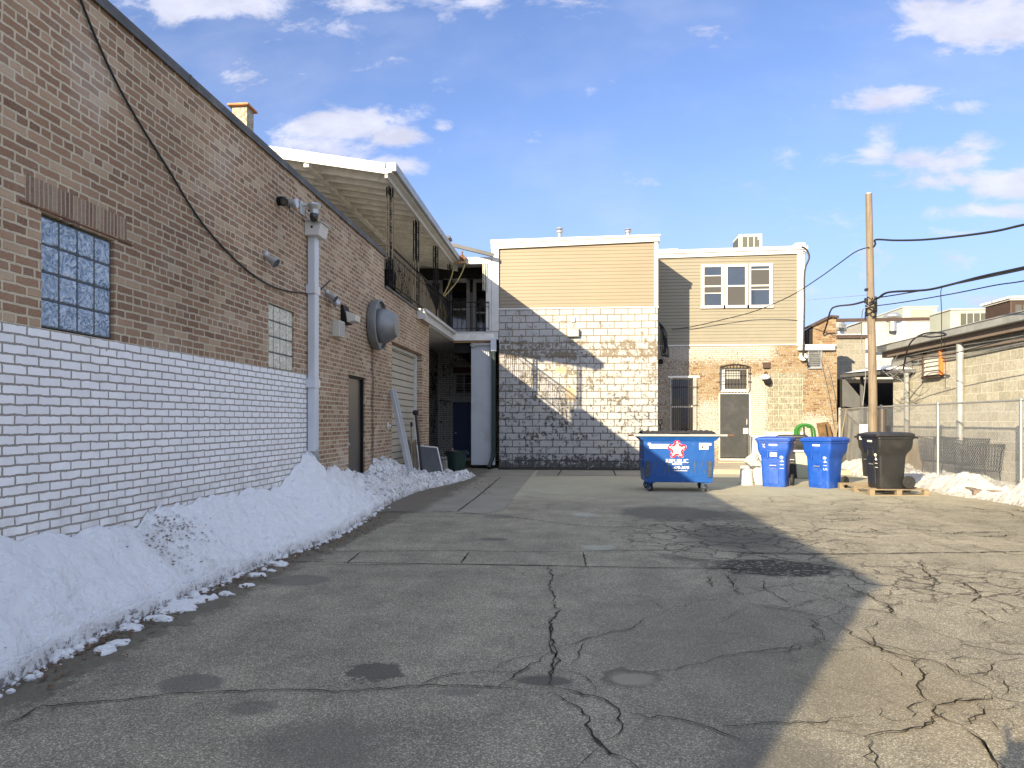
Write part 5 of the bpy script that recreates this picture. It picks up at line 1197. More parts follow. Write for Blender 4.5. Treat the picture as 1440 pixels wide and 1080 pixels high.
# ================================================================== DUMPSTER
DY = 14.55
def dx(px): return at(px, 640, Y=DY).x
DX0, DX1 = dx(902), dx(1008); BX0, BX1 = dx(908), dx(1003)
D = thing('dumpster', 'blue steel dumpster on casters with black lids and a red star logo', 'dumpster', ((DX0+DX1)/2, DY, 0), 0)
cxm = (DX0+DX1)/2; hw, hb = (DX1-DX0)/2, (BX1-BX0)/2
zb, zr_, zt = .19, 1.02, 1.16
def mat_dump():
    t = NT('scuffed_blue_steel'); n = t.noise(9, 8, .72); s = t.noise(3, 5, .6, vec=t.comb(t.math('MULTIPLY', t.xyz()[0], 9), t.math('MULTIPLY', t.xyz()[1], 3), t.xyz()[2]))
    col = t.mix(t.noise(2.5, 4), (.007,.062,.26), (.011,.092,.35))
    col = t.mix(t.math('MULTIPLY', t.step(n, .62, .70), .8), col, (.13,.17,.22)); z = t.xyz()[2]
    m = t.math('MULTIPLY', t.math('SUBTRACT', 1, t.step(t.math('ABSOLUTE', t.math('SUBTRACT', z, .50)), .06, .17)), t.step(t.math('ADD', s, t.math('MULTIPLY', n, .3)), .66, .78))
    col = t.mix(t.math('MULTIPLY', m, .85), col, (.075,.085,.075)); col = t.mix(t.math('MULTIPLY', t.step(t.noise(16, 6, .75), .68, .73), .9), col, (.22,.11,.05))
    col = t.mix(t.math('MULTIPLY', t.step(s, .60, .72), .3), col, (.10,.22,.42))
    return t.fin(col, .42, .1, t.bump(t.noise(4, 4), .02, .6), .5)
MD = mat_dump(); M['wear'] = S('bare_blue_grey_steel', (.06,.075,.10), .5, .3, .3, 20, dirt=(.16,.10,.06), dirt_amt=.5, dscale=12)
b = MB()
def ring(hx, y0, y1, z): return [Vector((-hx,y0,z)), Vector((hx,y0,z)), Vector((hx,y1,z)), Vector((-hx,y1,z))]
b.loft([ring(hb, .03, .92, zb), ring(hb+.035, 0, .96, .62), ring(hw-.05, -.01, .99, zr_)])
b.build('body', MD, D, bevel=.008)
b = MB(); b.loft([ring(hw-.05, -.01, .99, zr_), ring(hw+.075, -.05, 1.03, zr_+.10)]); b.build('flared_top', MD, D)
b = MB(); b.box(-hw-.16, hw+.20, -.08, -.03, zr_+.10, zr_+.145).box(-hw-.12, -hw-.06, -.03, 1.05, zr_+.09, zr_+.14).box(hw+.06, hw+.12, -.03, 1.05, zr_+.09, zr_+.14)
b.build('rim', M['galv_dull'], D, bevel=.006)
b = MB(); b.tube([(hw+.20, -.055, zr_+.122), (hw+.32, -.055, zr_+.122)], .018, 8).tube([(-hw-.26, -.055, zr_+.122), (-hw-.16, -.055, zr_+.122)], .018, 8); b.build('lift_pin', M['rust'], D)
# side pockets and vertical ribs
b = MB()
for s in (-1, 1):
    x = s * (hb + .03)
    b = MB(); b.box(min(x, x+s*.025), max(x, x+s*.025), .12, .85, .50, .64); b.build('fork_pocket', MD, D, bevel=.004)
b = MB(); 
for u in (-hb+.05, hb-.06):
    b = MB(); b.prism([(u-.04,.0,.30),(u+.04,.0,.30),(u+.04,-.012,.62),(u-.04,-.012,.62)], (0,-.008,.0)); b.build('wear_plate', M['wear'], D)
for s in (0, 1):
    b = MB(); x0, x1 = (-hw+.02, -.01) if s == 0 else (.01, hw-.02)
    n = 15; nx = 9
    def lid(u, v, x0=x0, x1=x1):
        x = x0 + (x1-x0)*u; y = -.03 + 1.06*v; z = zr_+.15 + .055*math.sin(math.pi*min(1,v*1.15))**.6 + .012*math.sin(u*math.pi*12) + .02*noise.noise(Vector((x*3,y*3,s)))
        if v == 0: z = zr_+.148
        return Vector((x, y, z))
    b.grid(lid, 40, 12); 
    o = b.build('lid', M['rubber'], D, smooth=True); sol = o.modifiers.new('thick', 'SOLIDIFY'); sol.thickness = .012
b = MB(); b.box(-hw*.25, hw*.25, -.075, .01, zr_+.16, zr_+.185); b.build('lid_handle', M['plastic_black'], D, bevel=.006)
random.seed(5)
for sx in (-1, 1):
    for yy in (.12, .84):
        x = sx * (hb - .12); b = MB(); a = random.uniform(.2, .9) * (1 if sx < 0 else -.25)
        m = Matrix.Translation((x, yy, 0)) @ Matrix.Rotation(a, 4, 'Z')
        b.box(-.075,.075,-.06,.06,.172,.19); b.prism([(-.04,-.03,.17),(-.04,.05,.17),(-.04,.035,.05),(-.04,.005,.05)], (.008,0,0)).prism([(.032,-.03,.17),(.032,.05,.17),(.032,.035,.05),(.032,.005,.05)], (.008,0,0))
        c = b.build('caster', MD, D, m=m)
        b = MB(); b.lathe([(.03,-.026),(.055,-.026),(.074,-.018),(.074,.018),(.055,.026),(.03,.026)], (0,.02,.075), 'X', 22); b.build('tyre', M['rubber'], c, m=m)
        b = MB(); b.lathe([(.02,-.032),(.045,-.028),(.045,.028),(.02,.032)], (0,.02,.075), 'X', 16); b.build('hub', M['galv'], c, m=m)
# front decals follow the slightly sloping front plate
def fy(z): return (.03 - .03*(z-zb)/(.62-zb)) if z < .62 else (-.01*(z-.62)/(zr_-.62))
def fpt(x, z, k=.004): return Vector((x, fy(z) - k, z))
sc_ = at(952, 632, Y=DY); lx, lz = sc_.x - cxm, sc_.z
def poly_decal(pts, k, name, mat, parent=None):
    b = MB(); n = len(pts); b.prism([fpt(x, z, k) for x, z in pts], (0,-.0012,0)); return b.build(name, M[mat], parent or D)
# white five lobed badge, red ribbon star, white inner star, small white letter strokes
def star(ro, ri, rot=math.pi/2, n=5): 
    return [((ro if i % 2 == 0 else ri) * math.cos(rot + i*math.pi/n), (ro if i % 2 == 0 else ri) * math.sin(rot + i*math.pi/n)) for i in range(2*n)]
LR = .195
out = []
for i in range(5):
    a = math.pi/2 + i*2*math.pi/5; a2 = a + math.pi/5
    for da, rr in ((-.25,.90),(-.12,.99),(0,1.02),(.12,.99),(.25,.90)): out.append((lx + LR*rr*math.cos(a+da), lz + LR*rr*math.sin(a+da)))
    out.append((lx + LR*.62*math.cos(a2), lz + LR*.62*math.sin(a2)))
badge = poly_decal(out, .004, 'star_badge', 'white_decal')
b = MB(); r2 = MB(); wl = MB()
for i in range(5):
    a = math.pi/2 + i*2*math.pi/5
    def L(u, v): return (lx + LR*(u*math.cos(a) - v*math.sin(a)), lz + LR*(u*math.sin(a) + v*math.cos(a)))
    def quad(mb, q, k): mb.prism([fpt(*L(*p), k) for p in q], (0,-.0012,0))
    quad(b, [(.38,.34),(.80,.30),(.96,.14),(.84,.02),(.72,.10),(.40,.13)], .006)      # left leg of the lobe
    quad(b, [(.84,.02),(.96,.14),(.99,-.0),(.96,-.14),(.84,-.04)], .006)
    quad(b, [(.84,-.04),(.96,-.14),(.82,-.30),(.66,-.32),(.66,-.10),(.74,-.10)], .006)
    quad(b, [(.61,-.31),(.48,-.36),(.34,-.46),(.30,-.30),(.40,-.16),(.61,-.10)], .006)
    quad(b, [(.56,.15),(.66,.13),(.66,-.12),(.58,-.13)], .006)
b.build('star_ribbon', M['red'], badge)
b = MB(); b.prism([fpt(lx + x*LR, lz + z*LR, .008) for x, z in star(.40, .17)], (0,-.001,0)); b.build('inner_star', M['white_decal'], badge)
b = MB()
for x in (-.03, .03): b.lathe([(.008,0),(.008,.001)], fpt(lx+x, lz-.0, .012), 'Y', 8)
b.build('star_dots', M['galv_dull'], badge)
tilt = (math.pi/2, 0, 0)
t1 = at(952, 648.5, Y=DY); text_mesh(D, 'lettering', 'REPUBLIC', .105, (t1.x-cxm, fy(t1.z)-.006, t1.z), tilt, M['white_decal'], .0015, .0, .0012)
t1 = at(952, 652.8, Y=DY); text_mesh(D, 'lettering', 'SERVICES', .050, (t1.x-cxm, fy(t1.z)-.006, t1.z), tilt, M['white_decal'], .0015, 0, .0004)
t1 = at(957, 657.8, Y=DY); text_mesh(D, 'lettering', '-670-3870', .078, (t1.x-cxm, fy(t1.z)-.008, t1.z), tilt, M['white_decal'], .0015, .25, .0008)
t1 = at(957, 661.8, Y=DY); text_mesh(D, 'lettering', 'republicservices.com', .032, (t1.x-cxm, fy(t1.z)-.009, t1.z), tilt, M['white_decal'], .001, 0, .001)
def stick(px0, px1, py0, py1, name, mat, k=.005):
    a = at(px0, py1, Y=DY); c = at(px1, py0, Y=DY); b = MB(); b.prism([fpt(a.x-cxm, a.z, k), fpt(c.x-cxm, a.z, k), fpt(c.x-cxm, c.z, k), fpt(a.x-cxm, c.z, k)], (0,-.0012,0)); return b.build(name, M[mat], D)
s1 = stick(913, 941, 624.5, 630.5, 'sticker', 'white_decal'); s2 = stick(911, 915, 622.8, 626, 'sticker', 'white_decal'); s3 = stick(983, 996, 623, 632, 'sticker', 'white_decal'); stick(996.2, 1000, 623.2, 626.5, 'sticker', 'white_decal')
stick(984, 995, 624, 625.2, 'warning_strip', 'orange_decal', .008)
q = at(988, 628.5, Y=DY); b = MB(); b.prism([fpt(q.x-cxm-.015, q.z-.03, .008), fpt(q.x-cxm+.02, q.z-.03, .008), fpt(q.x-cxm+.008, q.z+.03, .008), fpt(q.x-cxm-.012, q.z+.02, .008)], (0,-.001,0)); b.build('warning_mark', M['near_black'], s3)
q = at(929, 627.5, Y=DY); text_mesh(D, 'lettering', 'CAUTION DO NOT ENTER', .030, (q.x-cxm, fy(q.z)-.008, q.z), tilt, M['near_black'], .0008) if False else None
q = at(921.5, 627.5, Y=DY); b = MB(); b.box(q.x-cxm-.012, q.x-cxm+.016, fy(q.z)-.008, fy(q.z)-.006, q.z-.022, q.z+.026)
for k in range(14): b.box(q.x-cxm+.05+k*.016, q.x-cxm+.060+k*.016, fy(q.z)-.008, fy(q.z)-.006, q.z-.006, q.z+.004)
b.build('sticker_mark', M['galv_dull'], s1)

# ================================================================== WHEELED CARTS
def rrect(hx, y0, y1, z, r=.05, n=4):
    out = []
    for cx_, cy_, a0 in ((hx-r, y0+r, -90), (hx-r, y1-r, 0), (-hx+r, y1-r, 90), (-hx+r, y0+r, 180)):
        for k in range(n + 1):
            a = R(a0 + 90*k/n); out.append(Vector((cx_ + r*math.cos(a), cy_ + r*math.sin(a), z)))
    return out
def cart(name, label, x, y, z, rot, mat, number, xmark=False, sticker=False, tilt_lid=0):
    t = thing(name, label, 'wheeled bin', (x, y, z), R(rot), 'wheeled bins in front of the old brick house'); t.scale = (1, .96, 1)
    b = MB()
    # front at -Y
    prof = [(0,.235,-.25,.24),(.03,.24,-.255,.245),(.60,.262,-.285,.27),(.66,.268,-.29,.29),(.76,.315,-.325,.36),(.84,.33,-.335,.375),(1.0,.338,-.345,.385)]
    b.loft([rrect(hx, y0, y1, zz, .055) for zz, hx, y0, y1 in prof]); body = auto_smooth(b.build('body', M[mat], t), 28)
    b = MB(); b.loft([rrect(.345,-.352,.392,.955,.055), rrect(.352,-.36,.40,.965,.055), rrect(.352,-.36,.40,.995,.055), rrect(.345,-.352,.392,1.003,.055)]); b.build('rim', M[mat], t)
    b = MB(); b.loft([rrect(.362,-.385,.40,1.008,.06), rrect(.368,-.395,.405,1.02,.06), rrect(.36,-.385,.40,1.055,.06), rrect(.30,-.30,.36,1.085,.08), rrect(.26,-.26,.32,1.088,.08)])
    b.loft([rrect(.372,-.40,-.345,1.0,.02), rrect(.372,-.405,-.345,1.045,.02)])
    lid_ = auto_smooth(b.build('lid', M[mat], t), 25)
    b = MB(); b.tube([(-.30,.40,1.0),(-.30,.47,.985),(.30,.47,.985),(.30,.40,1.0)], .018, 8); b.build('handle', M[mat], t)
    # front relief: label recess frame, grab bar, raised lower panel
    def fy_(zz): 
        for (za,ha,ya,_), (zb_,hb_,yb,__) in zip(prof, prof[1:]):
            if za <= zz <= zb_: return ya + (yb-ya)*(zz-za)/(zb_-za)
        return prof[-1][2]
    b = MB()
    b.hexa([Vector((-.11,fy_(.06)-.0,.06)),Vector((.11,fy_(.06),.06)),Vector((.11,fy_(.36),.36)),Vector((.07,fy_(.40),.41)),Vector((-.07,fy_(.40),.41)),Vector((-.11,fy_(.36),.36))],
           [Vector((-.105,fy_(.06)-.016,.065)),Vector((.105,fy_(.06)-.016,.065)),Vector((.105,fy_(.36)-.016,.355)),Vector((.066,fy_(.40)-.016,.402)),Vector((-.066,fy_(.40)-.016,.402)),Vector((-.105,fy_(.36)-.016,.355))])
    b.hexa([Vector((-.12,fy_(.70)-.002,.70)),Vector((.10,fy_(.70)-.002,.70)),Vector((.10,fy_(.80)-.002,.82)),Vector((-.12,fy_(.80)-.002,.82))], [Vector((-.115,-.345,.70)),Vector((.095,-.345,.70)),Vector((.095,-.35,.81)),Vector((-.115,-.35,.81))]) if False else None
    b.build('front_panel', M[mat], t, bevel=.006)
    b = MB(); b.box(-.13,.11,-.338,-.31,.775,.80); b.build('upper_lip', M[mat], t, bevel=.006)
    for xa_ in (-.125, .08):
        b = MB(); b.box(xa_,xa_+.025,-.325,-.27,.62,.775); b.build('panel_rib', M[mat], t, bevel=.006)
    b = MB(); b.box(-.075,.075,fy_(.46)-.03,fy_(.46)+.01,.455,.475).box(-.07,-.05,fy_(.46)-.02,fy_(.46)+.01,.40,.53).box(.05,.07,fy_(.46)-.02,fy_(.46)+.01,.40,.53).box(-.07,.07,fy_(.5)-.02,fy_(.5)+.01,.51,.53)
    b.build('grab_frame', M['plastic_black'] if mat == 'plastic_black' else M['plastic_blue'], t, bevel=.004)
    b = MB(); b.tube([(-.07,fy_(.46)-.035,.465),(.07,fy_(.46)-.035,.465)], .011, 8); b.build('grab_bar', M['galv'], t)
    b = MB(); b.box(-.08,.09,fy_(.91)-.004,fy_(.91)+.002,.895,.93); lb = b.build('maker_label', M['white_decal'], t)
    b = MB()
    for k in range(7): b.box(-.066+k*.021,-.052+k*.021,fy_(.91)-.006,fy_(.91)-.0045,.903,.922)
    b.build('label_print', M['galv_dull'], lb)
    def stroke(lines, ox, oz, s, onside=False, wd=.006):
        b = MB()
        for ln in lines:
            pts = []
            for (u, v) in ln:
                xx = ox + u*s; zz = oz + v*s
                if onside: pts.append(Vector((.0,0,0)))
                pts_ = Vector((xx, fy_(zz) - .003, zz)); pts.append(pts_)
            b.tube(pts, wd, 5)
        return b.build('handwriting', M['marker'], t)
    if xmark: stroke([[(-.5,1),(-.2,.3),(.2,-.2)],[(.4,.9),(0,.4),(-.4,-.3),(.0,-.3),(.5,-.5)]], -.185, .88, .055)
    if sticker:
        b = MB(); b.box(-.07,.07,-.343,-.3385,.66,.77,) if False else b.prism([(-.06,-.332,.665),(.075,-.332,.655),(.08,-.338,.745),(-.055,-.338,.755)], (0,-.002,0)); k_ = b.build('sticker', M['white_decal'], t)
        b = MB(); b.lathe([(.02,0),(.02,.001)], (-.02,-.342,.715), 'Y', 10); b.build('sticker_mark', M['plastic_black'], k_)
        # figures written sideways, read top to bottom, with round strokes
    dg = {'6': [[(.9,.5),(.4,.9),(.1,.5),(.15,.1),(.5,0),(.8,.2),(.6,.5),(.2,.4)]], '4': [[(.7,1),(.1,.45),(.8,.4)],[(.6,.75),(.55,0)]], '1': [[(.5,1),(.5,0)]], '5': [[(.8,.95),(.3,.95),(.2,.55),(.6,.55),(.75,.25),(.5,0),(.15,.1)]]}
    lines = []
    for i, ch in enumerate(number):
        for ln in dg[ch]: lines.append([(v, -(i*1.05) - u) for u, v in ln])
    b = MB(); s = .075
    ox = {'plastic_black': .10, 'plastic_blue': .135}[mat]; oz = .68
    for ln in lines: b.tube([Vector((ox + u*s*1.1, fy_(oz+v*s) - .003, oz + v*s)) for u, v in ln], .0062, 5)
    b.build('handwriting', M['marker'] if mat == 'plastic_blue' else M['white_decal'], t)
    # axle and wheels
    b = MB(); b.tube([(-.30,.29,.12),(.30,.29,.12)], .012, 8); b.build('axle', M['galv'], t)
    for s in (-1, 1):
        b = MB(); b.lathe([(.085,-.03),(.115,-.03),(.125,-.02),(.125,.02),(.115,.03),(.085,.03)], (s*.30,.29,.125), 'X', 28); w = auto_smooth(b.build('wheel', M['rubber'], t), 30)
        b = MB(); b.lathe([(.02,-.034),(.03,-.03),(.03,.03),(.02,.034)], (s*.30,.29,.125), 'X', 14)
        b.lathe([(.084,-.022),(.09,-.024),(.09,.024),(.084,.022)], (s*.30,.29,.125), 'X', 24)
        for k in range(7):
            a = k*2*math.pi/7; b.bar((s*.30,.29+.02*math.cos(a),.125+.02*math.sin(a)), (s*.30,.29+.088*math.cos(a),.125+.088*math.sin(a)), .014, .045, up=(1,0,0))
        b.build('rim', M['plastic_black'], w)
    # wheel wells at the back
    b = MB(); b.box(-.225,.225,.235,.33,.0,.06); b.build('foot', M[mat], t)
    return t
def cart_at(px, py, z=0): return at(px, py, Z=z)
q = cart_at(1093, 684); cart('wheeled_bin', 'blue wheeled bin marked 6411 next to the white buckets, left of the two blue ones', q.x+.0, q.y+.12, 0, -26, 'plastic_blue', '6411', True, True)
q = cart_at(1161, 686); cart('wheeled_bin', 'blue wheeled bin marked 6415 between the other blue bin and the black ones', q.x+.02, q.y+.12, 0, -50, 'plastic_blue', '6415')
q = cart_at(1249, 686, .13); cart('wheeled_bin', 'black wheeled bin marked 6411 at the front of the wooden pallet', q.x, q.y+.10, .125, -84, 'plastic_black', '6411')
q = cart_at(1233, 672, 0); cart('wheeled_bin', 'black wheeled bin mostly hidden behind the front black bin', q.x+.02, q.y+.05, .0, -80, 'plastic_black', '6415')
q = cart_at(1137, 676); tt = cart('wheeled_bin', 'dark bin in the gap behind the two blue bins', q.x-.1, q.y+.95, 0, -20, 'plastic_black', '6415')

# ================================================================== BUCKETS, HOSE, BOARDS AND BROOMS BY THE WALL
def bucket(name, label, loc, rx_=0, rz_=0, h=.36, r0=.13, r1=.15, mat='bucket_white', handle=True, cat='bucket', group=None):
    t = thing(name, label, cat, loc, 0, group); m = Matrix.Rotation(R(rz_), 4, 'Z') @ Matrix.Rotation(R(rx_), 4, 'Y')
    b = MB(); b.lathe([(r0-.01,0),(r0,.008),(r1-.002,h-.09),(r1+.012,h-.088),(r1+.012,h-.07),(r1+.001,h-.068),(r1+.002,h-.035),(r1+.014,h-.033),(r1+.014,h),(r1-.004,h),(r1-.006,h-.03),(r0-.006,.02)], (0,0,0), 'Z', 30); auto_smooth(b.build('body', M[mat], t, m=m), 30)
    if handle:
        b = MB(); b.tube([Vector((0,(r1+.016)*math.cos(a),h-.05-.16*math.sin(a))) + Vector((.02+ .06*math.sin(a),0,0)) for a in [k*math.pi/12 for k in range(13)]], .004, 6); b.build('handle', M['galv'], t, m=m)
    return t
q = at(1051, 682, Z=0); bucket('bucket', 'upside down white bucket leftmost by the doorstep', (q.x, q.y+.1, .36), 180, 40, handle=False, group='white plastic buckets')
q = at(1069, 682, Z=0); bucket('bucket', 'stained white bucket standing against the left blue bin', (q.x+.02, q.y+.16, 0), -7, 20, group='white plastic buckets')
q = at(1067, 682, Z=0); bucket('bucket', 'white bucket tipped sideways on top of the standing stained bucket', (q.x+.06, q.y+.16, .33), -38, 10, group='white plastic buckets')
q = at(1064, 640, Y=19.7); t = thing('timber_block', 'short pale timber block lying on the edge of the concrete step', 'timber', (q.x-.1, 19.75, .12)); b = MB(); b.box(-.3,.25,-.06,.06,0,.09); b.build('block', M['pallet_wood'], t, bevel=.004); b = MB(); b.box(-.31,-.1,-.065,.065,.0,.095); b.build('painted_end', M['bucket_white'], t)
q = at(1059, 630, Y=23.2); t = thing('grey_sheet', 'grey sheet leaning on the brick beside the charcoal door', 'panel', (q.x+.3, 23.45, .12)); b = MB(); b.prism([(-.35,-.1,0),(.9,-.1,0),(.9,.1,.85),(-.35,.1,.85)], (0,.03,0)); b.build('sheet', M['panel_grey'], t); b = MB(); b.box(-.36,-.33,-.11,.13,0,.86); b.build('edge', M['galv'], t)
# green hose coil on hook
q = at(1132, 606, Y=18.5); t = thing('garden_hose', 'bright green hose coiled over a dark rack between the two blue bins', 'hose', (q.x, 18.5, 0))
b = MB()
for k in range(6):
    w = .13 + k*.022; pts = [Vector((-w*math.cos(a)*1.05, .03*(k % 3)-.03, q.z + .02 - k*.004 + (w*.75)*math.sin(a))) for a in [math.pi*i/12 for i in range(13)]]
    pts = [Vector((pts[0].x+.02, pts[0].y, q.z-.55-random.uniform(0,.15)))] + [pts[0] + Vector((-.01,0,-.25))] + pts + [pts[-1] + Vector((.02,0,-.22)), Vector((pts[-1].x, 0, q.z-.35))]
    b.tube(smooth_pts(pts, 3), .016, 7)
b.build('coil', M['hose'], t)
b = MB()
for k in range(3): b.tube([Vector(((.12+k*.03)*math.cos(a), .05, q.z+.01+k*.012+(.11+k*.02)*math.sin(a))) for a in [math.pi*(.2+.6*i/10) for i in range(11)]], .012, 5)
b.tube([(0,.08,0),(0,.08,q.z+.1)], .02, 6); b.build('rack', M['dark_iron_bars'], t)
q = at(1131, 655, Y=18.0); t = thing('storage_tote', 'dim grey green tote standing behind the gap between the blue bins', 'tote', (q.x+.1, 18.2, 0)); b = MB(); b.loft([ring(.20, 0, .4, 0), ring(.26, -.04, .44, .66)]); b.build('body', M['hvac'], t, bevel=.02); b = MB(); b.box(-.30,.30,-.08,.48,.66,.71); b.build('lid', M['gutter_blue'], t, bevel=.015)
# boards and brooms beside the fence end
q = at(1167, 606, Y=22.8); t = thing('old_board', 'orange brown board propped on the brick by the fence end', 'board', (q.x, 22.9, 0))
b = MB(); b.prism([(-.22,-.3,0),(.22,-.3,0),(.17,.5,q.z+.28),(-.2,.5,q.z+.24)], (0,.03,0)); b.build('plank', M['orange_wood'], t); b = MB(); b.prism([(-.02,-.32,0),(.03,-.32,0),(.10,.46,q.z+.2),(.05,.46,q.z+.2)], (0,.015,0)); b.build('batten', M['near_black'], t)
for i, (a, c, lab) in enumerate((((1168,640),(1181,583),'pale broom handle leaning beside the orange brown board, nearer the carts'), ((1176,640),(1190,575),'pale broom handle leaning right beside the fence post'))):
    p0 = at(*a, Y=21.5); p1 = at(*c, Y=22.3); t = thing('broom', lab, 'broom', (p0.x, p0.y, 0)); d = p1 - Vector((p0.x, p0.y, 0)); b = MB(); b.tube([Vector((-.03,-.1,.15)), d], .016, 7); b.build('handle', M['pallet_wood'], t); b = MB(); b.prism([(-.15,-.14,0),(.10,-.14,0),(.04,-.12,.2),(-.09,-.12,.2)], (0,.06,0)); b.build('bristles', M['weed'], t)
# shovel handle by the block building
q = at(929, 593, Y=21.9); t = thing('shovel', 'shovel with a black D grip standing behind the dumpster', 'shovel', (q.x, 21.9, 0))
b = MB(); b.tube([(0,0,.4),(0,.1,q.z-.12)], .018, 8); b.build('shaft', M['dark_iron_bars'], t)
b = MB(); b.tube([(0,.1,q.z-.12),(-.06,.1,q.z-.03),(-.055,.1,q.z+.05),(.055,.1,q.z+.05),(.06,.1,q.z-.03),(0,.1,q.z-.12)], .018, 8); b.build('grip', M['plastic_black'], t)
b = MB(); b.prism([(-.13,-.03,.02),(.13,-.03,.02),(.12,0,.36),(.03,0,.44),(-.03,0,.44),(-.12,0,.36)], (0,-.008,0)); b.build('blade', M['galv_dull'], t)

# ================================================================== PALLETS
def pallet(name, label, loc, rot, mat, w=1.15, d=1.0, tiltx=0):
    t = thing(name, label, 'pallet', loc, R(rot)); t.rotation_euler = (R(tiltx), 0, R(rot))
    for k in range(7): b = MB(); u = k * (d-.09) / 6; b.box(-.004*(k%3), w+.004*((k+1)%3), u, u+.09, .105, .123); b.build('deck_board', M[mat], t, bevel=.002)
    b = MB()
    for k in range(3): u = k * (w-.04) / 2; 
    for u in (0, (w-.09)/2, w-.09): b.box(u, u+.09, 0.002, d-.002, .016, .104) if False else None
    for u in (.0, (w-.10)/2, w-.10):
        for v in (.0, (d-.10)/2, d-.10): b = MB(); b.box(u+.001, u+.099, v+.001, v+.099, .016, .104); b.build('corner_block', M[mat], t)
    b = MB()
    for v in (0, (d-.1)/2, d-.1): b = MB(); b.box(0, w, v, v+.1, 0, .015); b.build('bottom_board', M[mat], t)
    return t
q = at(1223, 697, Z=0); q2 = at(1305, 697, Z=0)
pallet('pallet', 'light wooden pallet under the front black bin', (q.x, q.y, 0), 2, 'pallet_wood', (q2-q).length, 1.5)
q = at(1369, 700, Z=0); t = pallet('pallet', 'grey broken pallet half buried in the snow bank', (q.x, q.y+.0, .02), -8, 'grey_wood', .62, .8, 4)

# ================================================================== CHAIN LINK FENCE
FX = 8.0; FT = 1.80; FP = [at(px, 600, X=FX).y for px in (1239, 1319, 1436)]; FP.append(2*FP[2]-FP[1]); FE = FP[0] + .02
CF = thing('chain_link_fence', 'galvanised chain link fence in front of the cinder block building', 'fence', (FX, 15.5, 0))
def fence_run(a, b_, h, parent, diag=.075, r=.0036, z0=.06, smooth_end=True):
    a = Vector((*a, 0)); b_ = Vector((*b_, 0)); L = (b_-a).length; u = (b_-a)/L; m = MB(); k = -h
    def add(s0, za, s1, zb):
        m.tube([a + u*s0 + Vector((0,0,za)), a + u*s1 + Vector((0,0,zb))], r, 4, False)
    H = h - z0; s = -H
    while s < L:
        # rising
        s0, s1 = max(s, 0), min(s + H, L)
        if s1 > s0: add(s0, z0 + (s0-s), s1, z0 + (s1-s)); add(s0, h - (s0-s), s1, h - (s1-s))
        s += diag
    return m
fence_run((FX, 9.6), (FX, FE), FT-.03, CF).build('wire_mesh', M['galv'], CF, world=True)
GX = 8.50
fence_run((FX, FE), (GX, 23.5), FT-.03, CF, .075).build('wire_mesh', M['galv'], CF, world=True)
for y, r in ((FP[3],.03),(FP[2],.03),(FP[1],.03),(FP[0],.03)):
    b = MB(); b.tube([(FX,y,0),(FX,y,FT+.02)], r, 12); p_ = auto_smooth(b.build('post', M['galv'], CF, world=True))
    b = MB(); b.lathe([(.036,FT),(.038,FT+.03),(.012,FT+.055)], (FX,y,0), 'Z', 12); b.build('post_cap', M['galv'], p_, world=True)
b = MB(); b.tube([(GX,23.5,0),(GX,23.5,FT+.05)], .045, 12); b.build('post', M['galv'], CF, world=True)
b = MB(); b.tube([(FX-.11,FE-.05,0),(FX-.11,FE-.05,FT-.25)], .03, 12); b.build('post', M['galv_dull'], CF, world=True)
b = MB(); b.tube([(FX,9.6,FT),(FX,FE,FT)], .021, 10); b.build('top_rail', M['galv'], CF, world=True)
b = MB(); b.tube([(FX,FE,FT),(GX,23.5,FT)], .021, 10); b.build('top_rail', M['galv'], CF, world=True)

# ================================================================== SHOPPING CARTS
def shopping_cart(loc, rot, label):
    t = thing('shopping_cart', label, 'shopping cart', loc, R(rot), 'shopping carts behind the fence')
    b = MB(); z0, z1 = .48, .98; nx, ny = 16, 10
    def pt(u, v, w): # u length 0..1, v width -1..1, w height
        L = .82 + .12*w; W = .24 + .05*w; return Vector((-.42 - .04*w + L*u, v*W, z0 + (z1-z0)*w + .05*u*w))
    r = .0055
    for i in range(nx+1):
        u = i/nx
        for s in (-1, 1): b.tube([pt(u,s,0), pt(u,s,1)], r, 4, False)
        b.tube([pt(u,-1,0), pt(u,1,0)], r, 4, False)
    for j in range(ny+1):
        v = -1 + 2*j/ny
        for u in (0, 1): b.tube([pt(u,v,0), pt(u,v,1)], r, 4, False)
        b.tube([pt(0,v,0), pt(1,v,0)], r, 4, False)
    for w in (0,.2,.4,.6,.8,1):
        rr = .012 if w in (0, 1) else .006; b.tube([pt(0,-1,w), pt(1,-1,w), pt(1,1,w), pt(0,1,w), pt(0,-1,w)], rr, 5, False)
    b.build('basket', M['black_iron'], t)
    b = MB(); b.tube([(-.5,-.28,1.02),(-.5,.28,1.02)], .018, 8); b.build('handle', M['rubber'], t)
    b = MB()
    for s in (-1, 1):
        b.tube([(-.5,s*.27,1.02),(-.44,s*.25,.9),(-.36,s*.24,.48),(-.40,s*.26,.16),(.42,s*.2,.16),(.30,s*.22,.48)], .012, 6)
    b.tube([(-.4,-.26,.18),(-.4,.26,.18)], .012, 6); b.tube([(.4,-.2,.18),(.4,.2,.18)], .012, 6)
    for k in range(6): b.tube([(-.4,-.25+.1*k,.2),(.4,-.19+.076*k,.18)], .004, 4)
    b.build('chassis', M['black_iron'], t)
    for x, y in ((-.38,-.25),(-.38,.25),(.38,-.19),(.38,.19)):
        b = MB(); b.lathe([(.03,-.014),(.062,-.012),(.062,.012),(.03,.014)], (x,y,.062), 'Y', 16); w = b.build('wheel', M['rubber'], t); b = MB(); b.box(x-.015,x+.015,y-.024,y-.018,.06,.16).box(x-.015,x+.015,y+.018,y+.024,.06,.16); b.build('fork', M['galv_dull'], w)
    return t
SX = 8.36
